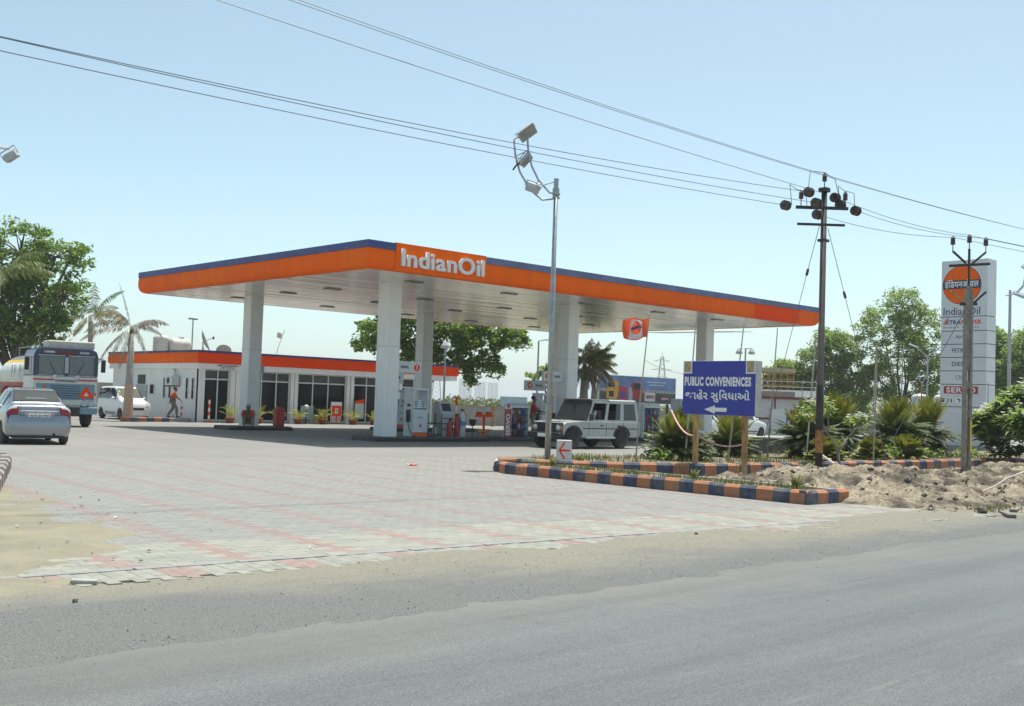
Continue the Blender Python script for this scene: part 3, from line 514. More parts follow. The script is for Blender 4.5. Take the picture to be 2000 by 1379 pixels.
for side, st in KS.items():
    for i, (a, b) in enumerate(zip(st[:-1], st[1:])):
        ma, mb = i == 0, i == len(st) - 2
        fascia_piece(side, a, b, [(-.04, 3.03), (.02, 3.1), (.03, 3.3), (.0, 3.58), (-.08, 3.58), (-.08, 3.03)], ma, mb, ORANGE2 if side == 'front' else ORANGE, 'fascia_panel', KI, kc)
        fascia_piece(side, a, b, [(.02, 3.583), (.02, 3.69), (-.1, 3.69), (-.1, 3.583)], ma, mb, BLUE, 'coping_strip', KI, kc)
        fascia_piece(side, a, b, [(-.06, 2.74), (-.06, 3.027), (-.36, 3.027), (-.36, 2.74)], ma, mb, WHITE, 'soffit_band', KI, kc)
FRAME = M('white_frame', (.72, .73, .73), .45, var=.06)
piers = [(26.45, 26.78), (28.2, 28.48), (28.52, 28.98), (31.82, 32.02), (32.06, 32.28), (35.48, 35.7), (35.74, 35.95), (38.9, 39.1), (39.14, 39.36), (41.2, 41.6)]
for a, b in piers: kbx(a, b, WY - .06 if a < 27 or int(a * 100) % 2 else WY - .1, WY + .2, 0, 2.738, 'pier', WHITE)
bays = [(26.78, 28.2, [27.55], 0), (28.98, 31.82, [30.1, 31.0], 1), (32.28, 35.48, [33.3, 34.3], 1), (35.95, 38.9, [36.9, 37.9], 1), (39.36, 41.2, [40.3], 1)]
for a, b, mull, sub in bays:
    t = kbx(a, b, WY + .06, WY + .12, .1, .16, 'window_frame', FRAME)
    for z0, z1 in ((2.2, 2.27), (2.68, 2.738)): kbx(a, b, WY + .055, WY + .125, z0, z1, 'transom', FRAME, t)
    st = [a] + mull + [b]
    for x in ([a + .03] + mull + [b - .03]): kbx(x - .03, x + .03, WY + .05, WY + .13, .16, 2.68, 'mullion', FRAME, t)
    for x0, x1 in zip(st[:-1], st[1:]):
        kbx(x0, x1, WY + .085, WY + .1, .16, 2.2, 'pane', GLASS, t); kbx(x0, x1, WY + .086, WY + .1, 2.27, 2.68, 'pane', M('grey_glass', (.06, .066, .068), .12, var=.3, scale=2), t)
for y in (52.55, 53.2, 55.15, 55.8):
    f = kbx(WX - .03, WX + .02, y - .17, y + .17, 1.12, 2.32, 'slit_window', FRAME); kbx(WX - .036, WX - .03, y - .1, y + .1, 1.2, 2.24, 'pane', GLASS, f)
f = kbx(WX - .03, WX + .02, 57.0, 57.6, 1.3, 1.95, 'small_window', FRAME); kbx(WX - .036, WX - .03, 57.08, 57.52, 1.38, 1.87, 'pane', GLASS, f)
kbx(WX - .05, WX, 57.9, 59.3, 0, 1.85, 'steel_gate', GREY); kbx(WX - .04, WX, 58.2, 59.1, 1.9, 2.4, 'opening_shade', DARK)  # no hole here: the dark slab paints the shade inside an opening
text('Indian Oil Highway Plaza', .12, kc((27.9, KY0 + .045, 2.95)), (0, -1, 0), NAVY, KI, width=1.0)
for z in (2.86, 2.79): text('Indian Oil Corporation', .06, kc((27.9, KY0 + .045, z)), (0, -1, 0), NAVY, KI, width=1.5)
t = thing('air_conditioner', 'grey air conditioner unit on the side wall of the sales building', 'air conditioner', (WX - .28, 54.4, 1.85))
MB().box((0, 0, .25), (.42, .8, .5)).build('casing', LGREY, t, bevel=.02); MB().lathe([(.17, -.005), (.17, .005)], 16, (-.215, 0, .25), 'x').build('fan_grille', DARK, t); MB().bx(-.2, .3, -.35, -.3, -.06, 0).build('bracket', DARK, t); MB().bx(-.2, .3, .3, .35, -.06, 0).build('bracket', DARK, t)
MB().tube([(.2, .1, .5), (.22, .1, .8), (.25, .5, .9)], .025).build('pipe', GREY, t)
# roof things
def tank(x, y, z, r, h, label, mt):
    t = thing('water_tank', label, 'water tank', (x, y, z), group=None)
    pr = [(r * .97, 0), (r, .03)]
    for i in range(5): z0 = .05 + i * (h * .8 / 5); pr += [(r, z0), (r * .965, z0 + .04), (r, z0 + .08)]
    pr += [(r, h * .84), (r * .8, h * .95), (r * .3, h)]
    MB().lathe(pr, 22).build('tank_body', mt, t, smooth=True); MB().lathe([(r * .32, h - .01), (r * .32, h + .05), (.02, h + .07)], 14).build('lid', mt, t, smooth=True); return t
TANKM = M('white_tank_plastic', (.58, .56, .5), .5, var=.1, dirt=.15)
tank(27.1, 57.9, 3.45, .42, 1.2, 'tall cream water tank on the sales building roof behind the dry palm', TANKM)
t = thing('water_tank', 'horizontal white water tank on the sales building roof', 'water tank', (28.05, 57.6, 3.68)); t.scale = (.85,) * 3
MB().lathe([(.1, -.72), (.4, -.68), (.48, -.55), (.45, -.4), (.48, -.3), (.48, 0), (.45, .1), (.48, .2), (.48, .55), (.4, .68), (.1, .72)], 20, (0, 0, .5), 'x').build('tank_body', TANKM, t, smooth=True); MB().bx(-.6, -.4, -.4, .4, -.3, .12).bx(.4, .6, -.4, .4, -.3, .12).build('cradle', CONC, t); MB().box((.1, 0, 1.0), (.35, .3, .06)).build('lid', TANKM, t)
def dish(x, y, z, r, az, el, label):
    t = thing('satellite_dish', label, 'satellite dish', (x, y, z)); b = MB(); n = 24; k = 6
    vs = []
    for i in range(k + 1):
        rr = r * i / k
        for j in range(n): a = 2 * math.pi * j / n; vs.append((rr * math.cos(a), rr * math.sin(a), .28 * rr * rr / r))
    b.add(vs, [(i * n + j, i * n + (j + 1) % n, (i + 1) * n + (j + 1) % n, (i + 1) * n + j) for i in range(k) for j in range(n)])
    d = b.build('reflector', M('dish_mesh', (.33, .32, .29), .6, var=.2), t, smooth=True); d.rotation_euler = (0, R(90 - el), az); d.location = (0, 0, r * .95)
    so_ = d.modifiers.new('solid', 'SOLIDIFY'); so_.thickness = .015
    f = Vector((math.cos(az) * math.cos(R(el)), math.sin(az) * math.cos(R(el)), math.sin(R(el)))); c = Vector((0, 0, r * .95))
    MB().tube([c, c + f * r * .9], .015).build('feed_arm', DARK, t); MB().box(c + f * r * .95, (.08, .08, .14)).build('feed_horn', DARK, t)
    MB().tube([(0, 0, -.3), c], .035).tube([(.3, .1, -.3), c * .6], .02).build('mast', STEEL, t); return t
dish(28.75, 56.2, 3.75, .62, R(-30), 22, 'big grey mesh satellite dish standing on the sales building roof')
dish(29.6, 55.4, 3.4, .42, R(60), 40, 'small satellite dish half hidden behind the sales building parapet')
t = thing('roof_lamp_post', 'thin steel post with a short crossbar on the sales building roof', 'lamp post', (29.0, 58, 3.45)); MB().cyl((0, 0, 0), (0, 0, 2.2), .045, .035).build('post', STEEL, t); MB().box((0, 0, 2.22), (.5, .16, .07)).build('lamp_head', DARK, t)
t = thing('roof_flag', 'small faded flag on a leaning stick above the sales building', 'flag', (33.2, 56, 3.45)); MB().tube([(0, 0, 0), (.1, -.1, .8), (.36, -.35, 1.9)], .018, 5).build('stick', STEEL, t); MB().box((.14, -.12, 1.52), (.34, .02, .3), (0, .15, .2)).build('cloth', M('faded_cloth', (.6, .5, .42), .9), t)
# ------------------------------------------------------------------ plinths and islands
def island(x0, x1, y0, y1, label, h=.16):
    t = thing('pump_island', label, 'kerb island', ((x0 + x1) / 2, (y0 + y1) / 2, 0)); w, d = x1 - x0, y1 - y0
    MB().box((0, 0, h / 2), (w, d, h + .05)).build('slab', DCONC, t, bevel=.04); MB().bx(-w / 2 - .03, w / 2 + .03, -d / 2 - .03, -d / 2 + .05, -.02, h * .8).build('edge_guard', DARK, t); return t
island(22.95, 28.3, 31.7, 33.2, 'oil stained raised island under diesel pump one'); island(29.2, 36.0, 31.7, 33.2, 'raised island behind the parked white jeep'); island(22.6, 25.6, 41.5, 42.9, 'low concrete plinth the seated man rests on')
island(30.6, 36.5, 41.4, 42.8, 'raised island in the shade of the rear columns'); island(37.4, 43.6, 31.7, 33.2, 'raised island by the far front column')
# ------------------------------------------------------------------ fuel pumps
PUMPW = M('pump_white', (.66, .70, .72), .35, var=.06, dirt=.08)
def pump(x, y, z, label):
    t = thing('fuel_pump', label, 'fuel pump', (x, y, z)); w, d = .35, .29
    body = MB().bx(-w, w, -d, d, 0, 1.02).build('cabinet', PUMPW, t, bevel=.02)
    MB().bx(-w + .02, w - .02, -d - .006, -d, .03, .15).build('orange_band', ORANGE, t); MB().bx(-w + .02, w - .02, -d - .005, -d, .155, .175).build('blue_band', NAVY, t)
    for sx in (-1, 1): MB().bx(sx * w - .045 if sx > 0 else -w, w if sx > 0 else -w + .045, -d, d, 1.02, 1.72).build('post', PUMPW, t)
    MB().bx(-w + .045, w - .045, -.2, .2, 1.06, 1.38).build('display_housing', PUMPW, t, bevel=.01); MB().bx(-w + .05, w - .05, -.215, -.201, 1.03, 1.055).build('key_strip', BLACK, t)
    for sx in (-.16, .16):
        for i in range(4): MB().bx(sx - .09 + .03 * (i < 2), sx + .09 - .03 * (i < 2), -.206, -.2, 1.13 + i * .06, 1.155 + i * .06).build('display', BLACK, t)
    MB().bx(-w - .02, w + .02, -d - .02, d + .02, 1.72, 1.82).build('hood', PUMPW, t, bevel=.02)
    hs = MB().bx(-w - .012, -w, -.13, .13, .55, 1.0).build('nozzle_holster', BLACK, t)
    MB().tube([(-w - .04, -.02, .8), (-w - .12, -.1, .72), (-w - .13, -.16, .55)], [.03, .025, .02]).build('nozzle', BLACK, hs)
    MB().bx(-w - .008, -w, -.1, .08, 1.12, 1.22).build('badge', NAVY, t)
    MB().tube([(-w - .12, -.14, .55), (-w - .14, -.26, .3), (-w - .05, -d - .06, .06), (-w + .16, -d - .1, .0)], .018).build('hose', BLACK, t)
    MB().tube([(w + .02, .0, 1.6), (w + .05, -.05, .9), (w + .1, -.1, .4), (w + .04, -.1, .7)], .018).build('hose', BLACK, t)
    MB().lathe([(.055, -.004), (.055, .004)], 18, (0, -d - .004, .42), 'y').build('emblem', M('emblem_red', (.5, .12, .1), .5), t); MB().bx(-.1, .1, -d - .005, -d - .001, .71, .74).build('sticker', NAVY, t)
    return t
p1 = pump(25.32, 32.5, .16, 'white fuel pump with orange base band beside the near column')
copy_tree(p1, None, 'grey white fuel pump behind the front of the parked jeep', (32.0, 32.55, .16), 0)
copy_tree(p1, None, 'white fuel pump in the shade on the rear island', (31.7, 42.1, .16), 0)
copy_tree(p1, None, 'fuel pump on the far island behind the blue sign', (40.9, 32.45, .16), 0)
def board(x, y, z, num, txt, label, flip=False, post=True, w=1.15):
    t = thing('pump_number_board', label, 'sign board', (x, y, z)); MB().box((0, 0, 0), (w, .16, .42)).build('box', LGREY, t, bevel=.015)
    s = -1 if flip else 1; MB().lathe([(.13, -.006), (.13, .006)], 24, (s * (w / 2 - .2), -.084, 0), 'y').build('number_disc', ORANGE2, t)
    text(num, .24, (s * (w / 2 - .2), -.092, 0), (0, -1, 0), PRINTW, t, bold=.008); text(txt, .13, (-s * .18, -.083, 0), (0, -1, 0), NAVY, t, bold=.003)
    if post: MB().bx(-.03, .03, -.03, .03, -.5, -.215).build('hanger', GREY, t)
    return t
board(24.68, 32.28, 2.72, '1', 'DIESEL', 'grey board numbered one fixed to the near column above the pump', post=False)
board(24.9, 33.6, 2.35, '5', 'MOTOR', 'shaded board numbered five behind the near column', True, False)
board(32.25, 32.3, 2.68, '2', 'DIESEL', 'grey board numbered two fixed to the middle front column', True, False)
board(32.4, 33.5, 2.3, '4', 'PETROL', 'shaded board numbered four below the board numbered two', True, False)
# pos cabinet, cylinders, stands
t = thing('payment_cabinet', 'grey cabinet with a slanted screen next to pump one', 'cabinet', (26.62, 32.45, .16))
MB().prism([(-.25, 0), (.25, 0), (.25, 1.32), (.0, 1.34), (-.22, .92), (-.25, .86)], 'x', -.3, .3).build('cabinet', GREY, t, bevel=.015); MB().box((0, -.135, 1.13), (.4, .01, .3), (R(-28), 0, 0)).build('screen', BLACK, t)
for z in (.3, .5, .7): MB().bx(-.26, .26, -.262, -.25, z, z + .03).build('slot', BLACK, t)
t = thing('drip_tray_stand', 'dark tray stand with cans between pump one and the cabinet', 'stand', (26.0, 32.2, .16)); MB().bx(-.2, .2, -.2, .2, .5, .54).build('shelf', DARK, t); MB().bx(-.2, .2, -.2, .2, .1, .13).build('shelf', DARK, t)
for a, b in ((-.18, -.18), (.18, -.18), (-.18, .18), (.18, .18)): MB().cyl((a, b, 0), (a, b, .9), .015).build('leg', DARK, t)
MB().lathe([(.1, .13), (.1, .38), (.04, .42)], 12).build('oil_can', M('can_grey', (.4, .42, .42), .4), t)
def extinguisher(x, y, z, r, h, mt, label, foam=False):
    t = thing('fire_extinguisher', label, 'extinguisher', (x, y, z)); MB().lathe([(r * .9, 0), (r, .03), (r, h * .8), (r * .75, h * .92), (r * .3, h)], 18).build('cylinder', mt, t, smooth=True)
    MB().cyl((0, 0, h - .01), (0, 0, h + .07), .03).bx(-.02, .14, -.02, .02, h + .05, h + .08).build('valve', BLACK, t); MB().tube([(.05, 0, h + .04), (r + .06, 0, h * .9), (r + .05, 0, h * .35)], .014).build('hose', BLACK, t)
    if foam: MB().lathe([(r * 1.01, h * .45), (r * 1.012, h * .62)], 18).build('blue_mark', M('blue_mark', (.1, .28, .6), .5), t)
    return t
extinguisher(27.3, 32.2, .16, .16, 1.0, M('ext_white', (.62, .6, .6), .5, dirt=.2), 'tall white foam cylinder with a blue mark on the pump island', True)
extinguisher(26.98, 32.1, .16, .1, .8, RED, 'slim red fire extinguisher beside the white foam cylinder'); extinguisher(26.5, 31.95, .16, .09, .62, RED, 'small red extinguisher at the foot of the grey cabinet')
t = thing('guard_post', 'thin orange and white post behind the foam cylinder', 'post', (27.35, 32.6, .16)); b = MB()
for i in range(5): b.mat(i % 2).cyl((0, 0, i * .3), (0, 0, i * .3 + .3), .045)
b.build('post_body', [ORANGE2, WHITE2], t); MB().cyl((0, 0, 1.5), (0, 0, 1.54), .055).build('cap', ORANGE2, t)
t = thing('bin_post', 'small dark bin on a thin post beside the orange stand', 'bin', (27.95, 32.3, 0)); MB().cyl((0, 0, 0), (0, 0, .62), .02).build('post', DARK, t); MB().lathe([(.1, .6), (.15, .85), (.14, .85), (.09, .62)], 12).build('bin', DARK, t); MB().lathe([(.2, 0), (.2, .02)], 12).build('foot', DARK, t)
t = thing('bucket_stand', 'orange steel fire bucket stand under the canopy', 'stand', (28.62, 32.4, 0)); MB().cyl((0, 0, 0), (0, 0, 1.0), .05).build('post', ORANGE2, t)
for z, w in ((1.0, .75), (.42, .72)): MB().box((0, 0, z), (w, .2, .1)).build('shelf', ORANGE2 if z > .5 else RUST, t)
for s in (-1, 1): MB().tube([(s * .28, 0, .4), (s * .2, 0, .25), (0, 0, .18)], .02).build('brace', RUST, t); MB().box((s * .25, 0, 1.1), (.18, .16, .1)).build('bucket', RED, t)
def rack(x, y, z, label, panel=True, sc=1.):
    t = thing('oil_display_rack', label, 'display rack', (x, y, z)); w = .48; h = 1.18
    MB().bx(-w, w, .12, .2, 0, h).build('back_panel', GREY, t); MB().bx(-w - .02, -w + .02, -.2, .2, 0, h).build('side_panel', LGREY, t); MB().bx(w - .02, w + .02, -.2, .2, 0, h).build('side_panel', LGREY, t)
    MB().prism([(-.22, h), (.22, h), (.22, h + .08), (.02, h + .2), (-.22, h + .08)], 'x', -w - .04, w + .04).build('top_hood', LGREY, t)
    bottles = [M('bottle_%d' % i, c, .35) for i, c in enumerate([(.5, .04, .04), (.05, .1, .4), (.55, .55, .56), (.25, .03, .03), (.1, .3, .6), (.03, .03, .04)])]
    for i in range(4):
        z0 = .06 + i * .28; MB().bx(-w + .02, w - .02, -.18, .12, z0, z0 + .02).build('shelf', DARK, t)
        xx = -w + .1
        while xx < w - .08:
            if random.random() < .85:
                bh = random.uniform(.15, .22); bt = MB().lathe([(.045, 0), (.05, .01), (.05, bh * .75), (.02, bh * .9), (.02, bh)], 8).build('oil_bottle', random.choice(bottles), t); bt.location = (xx, -.06, z0 + .02)
            xx += .115
    if panel:
        p = MB().bx(-w - .34, -w - .03, -.23, -.19, -.02, 1.12).build('brand_panel', RED, t); me = text_mesh('SERVO', .29, .004, .012); me.materials.clear(); me.materials.append(PRINTW); me.name = 'lettering'
        me.transform(Matrix.Translation((-w - .185, -.234, .5)) @ facing((0, -1, 0)) @ Matrix.Rotation(R(90), 4, 'Z') @ Matrix.Shear('XZ', 4, (0, 0))); link('lettering', me, p)
        MB().bx(-w - .34, -w - .03, -.23, -.19, 1.122, 1.4).build('logo_panel', LGREY, t); MB().lathe([(.09, -.004), (.09, .004)], 18, (-w - .185, -.234, 1.26), 'y').build('emblem', M('emblem_red', (.5, .12, .1), .5), t)
    else:
        p = MB().box((0, -.05, h + .42), (.62, .06, .34)).build('brand_sign', WHITE2, t, bevel=.05); text('SERVO', .17, (0, -.085, h + .42), (0, -1, 0), RED, p, bold=.006); MB().bx(-.03, .03, -.07, -.03, h + .1, h + .26).build('sign_stem', GREY, t)
    return t
rack(30.32, 32.35, .17, 'oil bottle rack with a red vertical SERVO panel under the canopy'); r2 = rack(38.3, 32.2, .16, 'oil bottle rack with a rounded white sign behind the jeep tail', False); r2.scale = (1.15,) * 3
t = thing('red_cabinet', 'dark red box cabinet standing by the seated man', 'cabinet', (25.15, 41.9, .0)); MB().prism([(-.19, .2), (.19, .2), (.19, .92), (.14, 1.0), (-.14, 1.0), (-.19, .92)], 'y', -.16, .16).build('body', RED, t, bevel=.015); MB().bx(-.13, .13, -.12, .12, -.02, .2).build('stand', DARK, t); MB().bx(-.17, .17, -.165, -.16, .3, .85).build('door', REDP, t)
# things standing in front of the sales building
t = thing('price_board', 'orange and white price board leaning on the building glass', 'board', (34.6, 51.62, .1)); MB().bx(-.35, .35, -.04, .04, 0, 1.15).build('frame', WHITE2, t, bevel=.02); MB().bx(-.31, .31, -.046, -.04, .05, .95).build('face', ORANGE2, t)
for x, z in ((0, .65), (-.16, .2), (.16, .2)): MB().box((x, -.048, z), (.2, .004, .3)).build('number_plate', WHITE2, t)
for x, z, s in ((0, .65, '9'), (-.16, .2, '0'), (.16, .2, '0')): text(s, .26, (x, -.052, z), (0, -1, 0), BLACK, t, name='digit')
t = thing('notice_board', 'white notice board with an orange top by the building door', 'board', (36.15, 51.62, .35)); MB().bx(-.3, .3, -.03, .03, 0, .85).build('face', M('notice_face', (.5, .58, .56), .5), t); MB().prism([(-.3, .86), (.3, .86), (.3, 1.1), (-.3, .98)], 'y', -.03, .03).build('orange_top', ORANGE2, t)
t = thing('glass_notice', 'pale blue notice panel low on the building glass', 'board', (32.9, 51.9, .2)); MB().bx(-.4, .4, -.02, .02, 0, .75).build('panel', M('pale_notice', (.35, .45, .47), .4), t); MB().bx(-.42, .42, -.025, -.0, .75, .78).build('rail', FRAME, t)
t = thing('globe_lamp', 'short post with a round glass globe among the pots', 'lamp', (32.4, 51.2, 0)); MB().cyl((0, 0, 0), (0, 0, .75), .04, .03).build('post', DARK, t); MB().ball((0, 0, .92), .14, 14, 8).build('globe', M('globe', (.6, .6, .55), .15), t, smooth=True)
t = thing('oil_drum', 'small olive yellow can standing between the flower pots', 'can', (33.0, 51.1, 0)); MB().lathe([(.15, 0), (.16, .02), (.16, .45), (.13, .5), (.04, .52)], 12).build('can', M('olive_can', (.3, .25, .06), .5), t); MB().tube([(-.06, 0, .5), (-.04, 0, .58), (.04, 0, .58), (.06, 0, .5)], .012).build('handle', DARK, t)
def bollard(x, y, h, label):
    t = thing('striped_bollard', label, 'bollard', (x, y, 0)); b = MB(); n = 6
    for i in range(n): b.mat(i % 2).cyl((0, 0, h * i / n), (0, 0, h * (i + 1) / n), .05, n=10)
    b.build('post', [ORANGE2, WHITE2], t); MB().lathe([(.05, h), (.035, h + .03), (.0, h + .04)], 10).build('cap', ORANGE2, t)
bollard(26.75, 51.3, 1.15, 'orange and white striped bollard at the building corner'); bollard(25.9, 52.6, .95, 'thin striped bollard behind the walking person'); bollard(25.6, 52.9, .35, 'short stub bollard near the walking person'); 
PALMY = leafmat('areca_leaf', (.16, .24, .03), (.5, .46, .10), .35)
def frond(V, F, base, az, el, L, droop, width, nl, twist=.0, lw=.02, curl=.5, rs=None):
    # one pinnate frond: a drooping midrib with leaflets on both sides
    rs = rs or random; p = Vector(base); d = Vector((math.cos(az) * math.cos(el), math.sin(az) * math.cos(el), math.sin(el))); step = L / nl; side = Vector((-math.sin(az), math.cos(az), 0))
    for i in range(nl):
        q = p + d * step; t = i / nl
        i0 = len(V); w = lw * .35 * (1 - t * .7); V += [p - side * w, p + side * w, q + side * w * .9, q - side * w * .9]; F.append((i0, i0 + 1, i0 + 2, i0 + 3))
        if t > .1:
            ll = width * math.sin(min(1, (t * .92 + .12)) * math.pi) ** .7 * rs.uniform(.85, 1.1)
            for s in (-1, 1):
                dv = (side * s * .8 + d * .55 + Vector((0, 0, -curl * rs.uniform(.5, 1.2)))).normalized(); tip = q + dv * ll; mid = q + dv * ll * .5 + Vector((0, 0, .06 * ll))
                e = d * lw; i0 = len(V); V += [q - e * .6, q + e * .6, mid + e, mid - e]; F.append((i0, i0 + 1, i0 + 2, i0 + 3)); i0 = len(V); V += [mid - e, mid + e, tip + e * .15, tip - e * .15]; F.append((i0, i0 + 1, i0 + 2, i0 + 3))
        p = q; d = (d + Vector((0, 0, -droop * step * (0.4 + t)))).normalized()
pot_me = MB().lathe([(.13, 0), (.2, .24), (.225, .24), (.225, .3), (.19, .3), (.18, .24), (.02, .23)], 16).mesh('pot', TERRA, True)
for k, (x, l) in enumerate([(27.75, 'potted palm with dry leaf tips nearest the corner bollard'), (29.35, 'potted palm half hidden behind the seated man'), (30.5, 'low potted palm right of the red cabinet'), (31.75, 'potted palm left of the globe lamp'), (33.35, 'bushy potted palm right of the olive can'), (35.3, 'drooping yellow potted palm before the notice board'), (36.7, 'upright yellow green potted palm by the near column')]):
    t = thing('potted_palm', l, 'potted plant', (x, 50.95, 0), group='potted palms along the building front'); o = link('pot', pot_me, t); o.scale = (1.15, 1.15, 1.05)
    V, F = [], []; rs = random.Random(k)
    for i in range(16 if k != 2 else 10): frond(V, F, (rs.uniform(-.06, .06), rs.uniform(-.06, .06), .28), rs.uniform(0, 6.28), R(rs.uniform(35, 85)), rs.uniform(.5, .85), rs.uniform(1.2, 2.8), .16, 9, lw=.014, rs=rs)
    link('leaves', arr_mesh('leaves', [tuple(v) for v in V], F, PALMY), t)
# ------------------------------------------------------------------ vegetation; tree frames turn so that local x runs along the street front
TR = math.atan2(-math.cos(YAW), math.sin(YAW))
LEAF_A = leafmat('fig_leaf', (.07, .135, .022), (.28, .40, .07), .6)
LEAF_B = leafmat('neem_leaf', (.12, .19, .04), (.38, .48, .13), .6)
LEAF_C = leafmat('almond_leaf', (.075, .145, .026), (.29, .41, .08), .6)
LEAF_D = leafmat('far_leaf', (.075, .10, .03), (.17, .20, .06), .3)
def leaf_cloud(rs, cent, rad, n, size, flat=.6, aspect=.45):
    # n leaf quads scattered round each clump centre
    C = np.repeat(np.asarray(cent), n, 0); Rr = np.repeat(np.asarray(rad), n); N = len(C)
    d = rs.normal(size=(N, 3)); d /= np.linalg.norm(d, axis=1)[:, None]; P = C + d * (Rr * rs.uniform(.15, 1, N) ** .6)[:, None] * np.array([1, 1, .75])
    a = rs.normal(size=(N, 3)); a[:, 2] = a[:, 2] * .5 - .25; a /= np.linalg.norm(a, axis=1)[:, None]
    nr = rs.normal(size=(N, 3)); nr[:, 2] += flat * 2; b = np.cross(nr, a); b /= np.linalg.norm(b, axis=1)[:, None]
    L = (size * rs.uniform(.65, 1.3, N))[:, None]; A = a * L * .5; B = b * L * .5 * aspect
    V = np.stack([P - A, P + B - A * .1, P + A, P - B - A * .1], 1).reshape(-1, 3)
    return V, np.arange(4 * N).reshape(-1, 4)
def tree(name, label, loc, lobes, clumps, per, size, mat, trunk_r=.3, crown_r=.5, seed=1, cat='tree', group=None, bark=None, fork=.45, rz=None, aspect=.45):
    rs = np.random.RandomState(seed); t = thing(name, label, cat, loc, TR if rz is None else rz, group); b = MB()
    zc = min(l[2] - l[5] for l in lobes); top = np.array([np.mean([l[0] for l in lobes]), np.mean([l[1] for l in lobes]), zc * .6 + .4 * np.mean([l[2] for l in lobes])])
    f = top * fork + np.array([0, 0, 0]); f[:2] *= .4
    b.tube([(0, 0, -.1), (rs.normal() * .05, rs.normal() * .05, f[2] * .5), tuple(f)], [trunk_r * 1.25, trunk_r, trunk_r * .85], 9); cent = []; rad = []
    tot = sum((l[3] * l[4] * l[5]) ** .667 for l in lobes)
    for x, y, z, rx, ry, rz_ in lobes:
        c = np.array([x, y, z]); m = (f + c) / 2 + rs.normal(size=3) * .25; b.tube([tuple(f), tuple(m), tuple(c)], [trunk_r * .6, trunk_r * .38, trunk_r * .15], 6)
        k = max(5, int(clumps * (rx * ry * rz_) ** .667 / tot))
        d = rs.normal(size=(k, 3)); d /= np.linalg.norm(d, axis=1)[:, None]; q = c + d * np.array([rx, ry, rz_]) * (rs.uniform(.25, 1, k) ** .45)[:, None]; cent.append(q); rad.append(crown_r * rs.uniform(.6, 1.25, k))
        for e in q[::3]: mm = (c + e) / 2 + rs.normal(size=3) * .12; b.tube([tuple(c), tuple(mm), tuple(e)], [trunk_r * .16, trunk_r * .1, .012], 4, False)
    b.build('trunk', bark or BARK, t, smooth=True)
    V, F = leaf_cloud(rs, np.concatenate(cent), np.concatenate(rad), per, size, aspect=aspect); link('crown', arr_mesh('crown', V, F, mat), t); return t
tree('shade_tree', 'large dark green spreading tree behind the tanker truck', (21.6, 64.5, 0), [(0, 0, 9.0, 2.4, 2.2, 1.9), (2.0, 0, 8.9, 1.9, 1.8, .9), (3.0, 0, 9.3, .9, .8, .35), (2.5, 0, 6.6, 1.6, 1.8, 1.5), (-2.2, 0, 7.5, 2.5, 2.5, 2.6), (.4, .5, 6.5, 2.2, 2.2, 2), (2.2, -.3, 4.7, 1.3, 1.4, .9), (-2.6, 0, 5, 2.2, 2, 1.5), (-.6, 0, 4.4, 1.3, 1.5, .8), (.9, -.8, 4.7, 1.7, 1.3, 1.0), (-1.5, -.9, 5.7, 1.9, 1.4, 1.5), (-2.6, -.8, 3.6, 1.6, 1.2, .8)], 520, 46, .28, LEAF_C, .34, .5, 3)
tree('shade_tree', 'broad leafy tree with hanging branches behind the sales building', (45.9, 58.3, 0), [(-3.2, 0, 5.8, 1.8, 2, 1.4), (-1, 0, 6.7, 2.5, 2.3, 1.8), (1.5, 0, 6.2, 2.4, 2.2, 1.9), (4, 0, 6.1, 2.2, 2, 1.3), (5.8, 0, 5.9, 1.3, 1.4, .8), (2.7, 0, 4.3, 1.1, 1.2, 1.0), (4.3, 0, 4.1, .8, .9, .9), (3.3, 0, 3.2, .5, .6, .7), (5.0, 0, 3.7, .5, .6, .6), (0, 0, 4.7, 1.8, 1.8, .9)], 430, 46, .28, LEAF_A, .15, .5, 5, aspect=.6, fork=.95)
tree('young_tree', 'small pale green tree with flat branches behind pump two', (49.9, 50.2, 0), [(0, 0, 3.6, .9, .8, .4), (-1.1, 0, 3.25, .6, .5, .25), (.7, 0, 3.3, .7, .6, .35), (-.4, 0, 2.9, .5, .5, .2)], 40, 26, .24, LEAF_B, .1, .3, 9, aspect=.55)
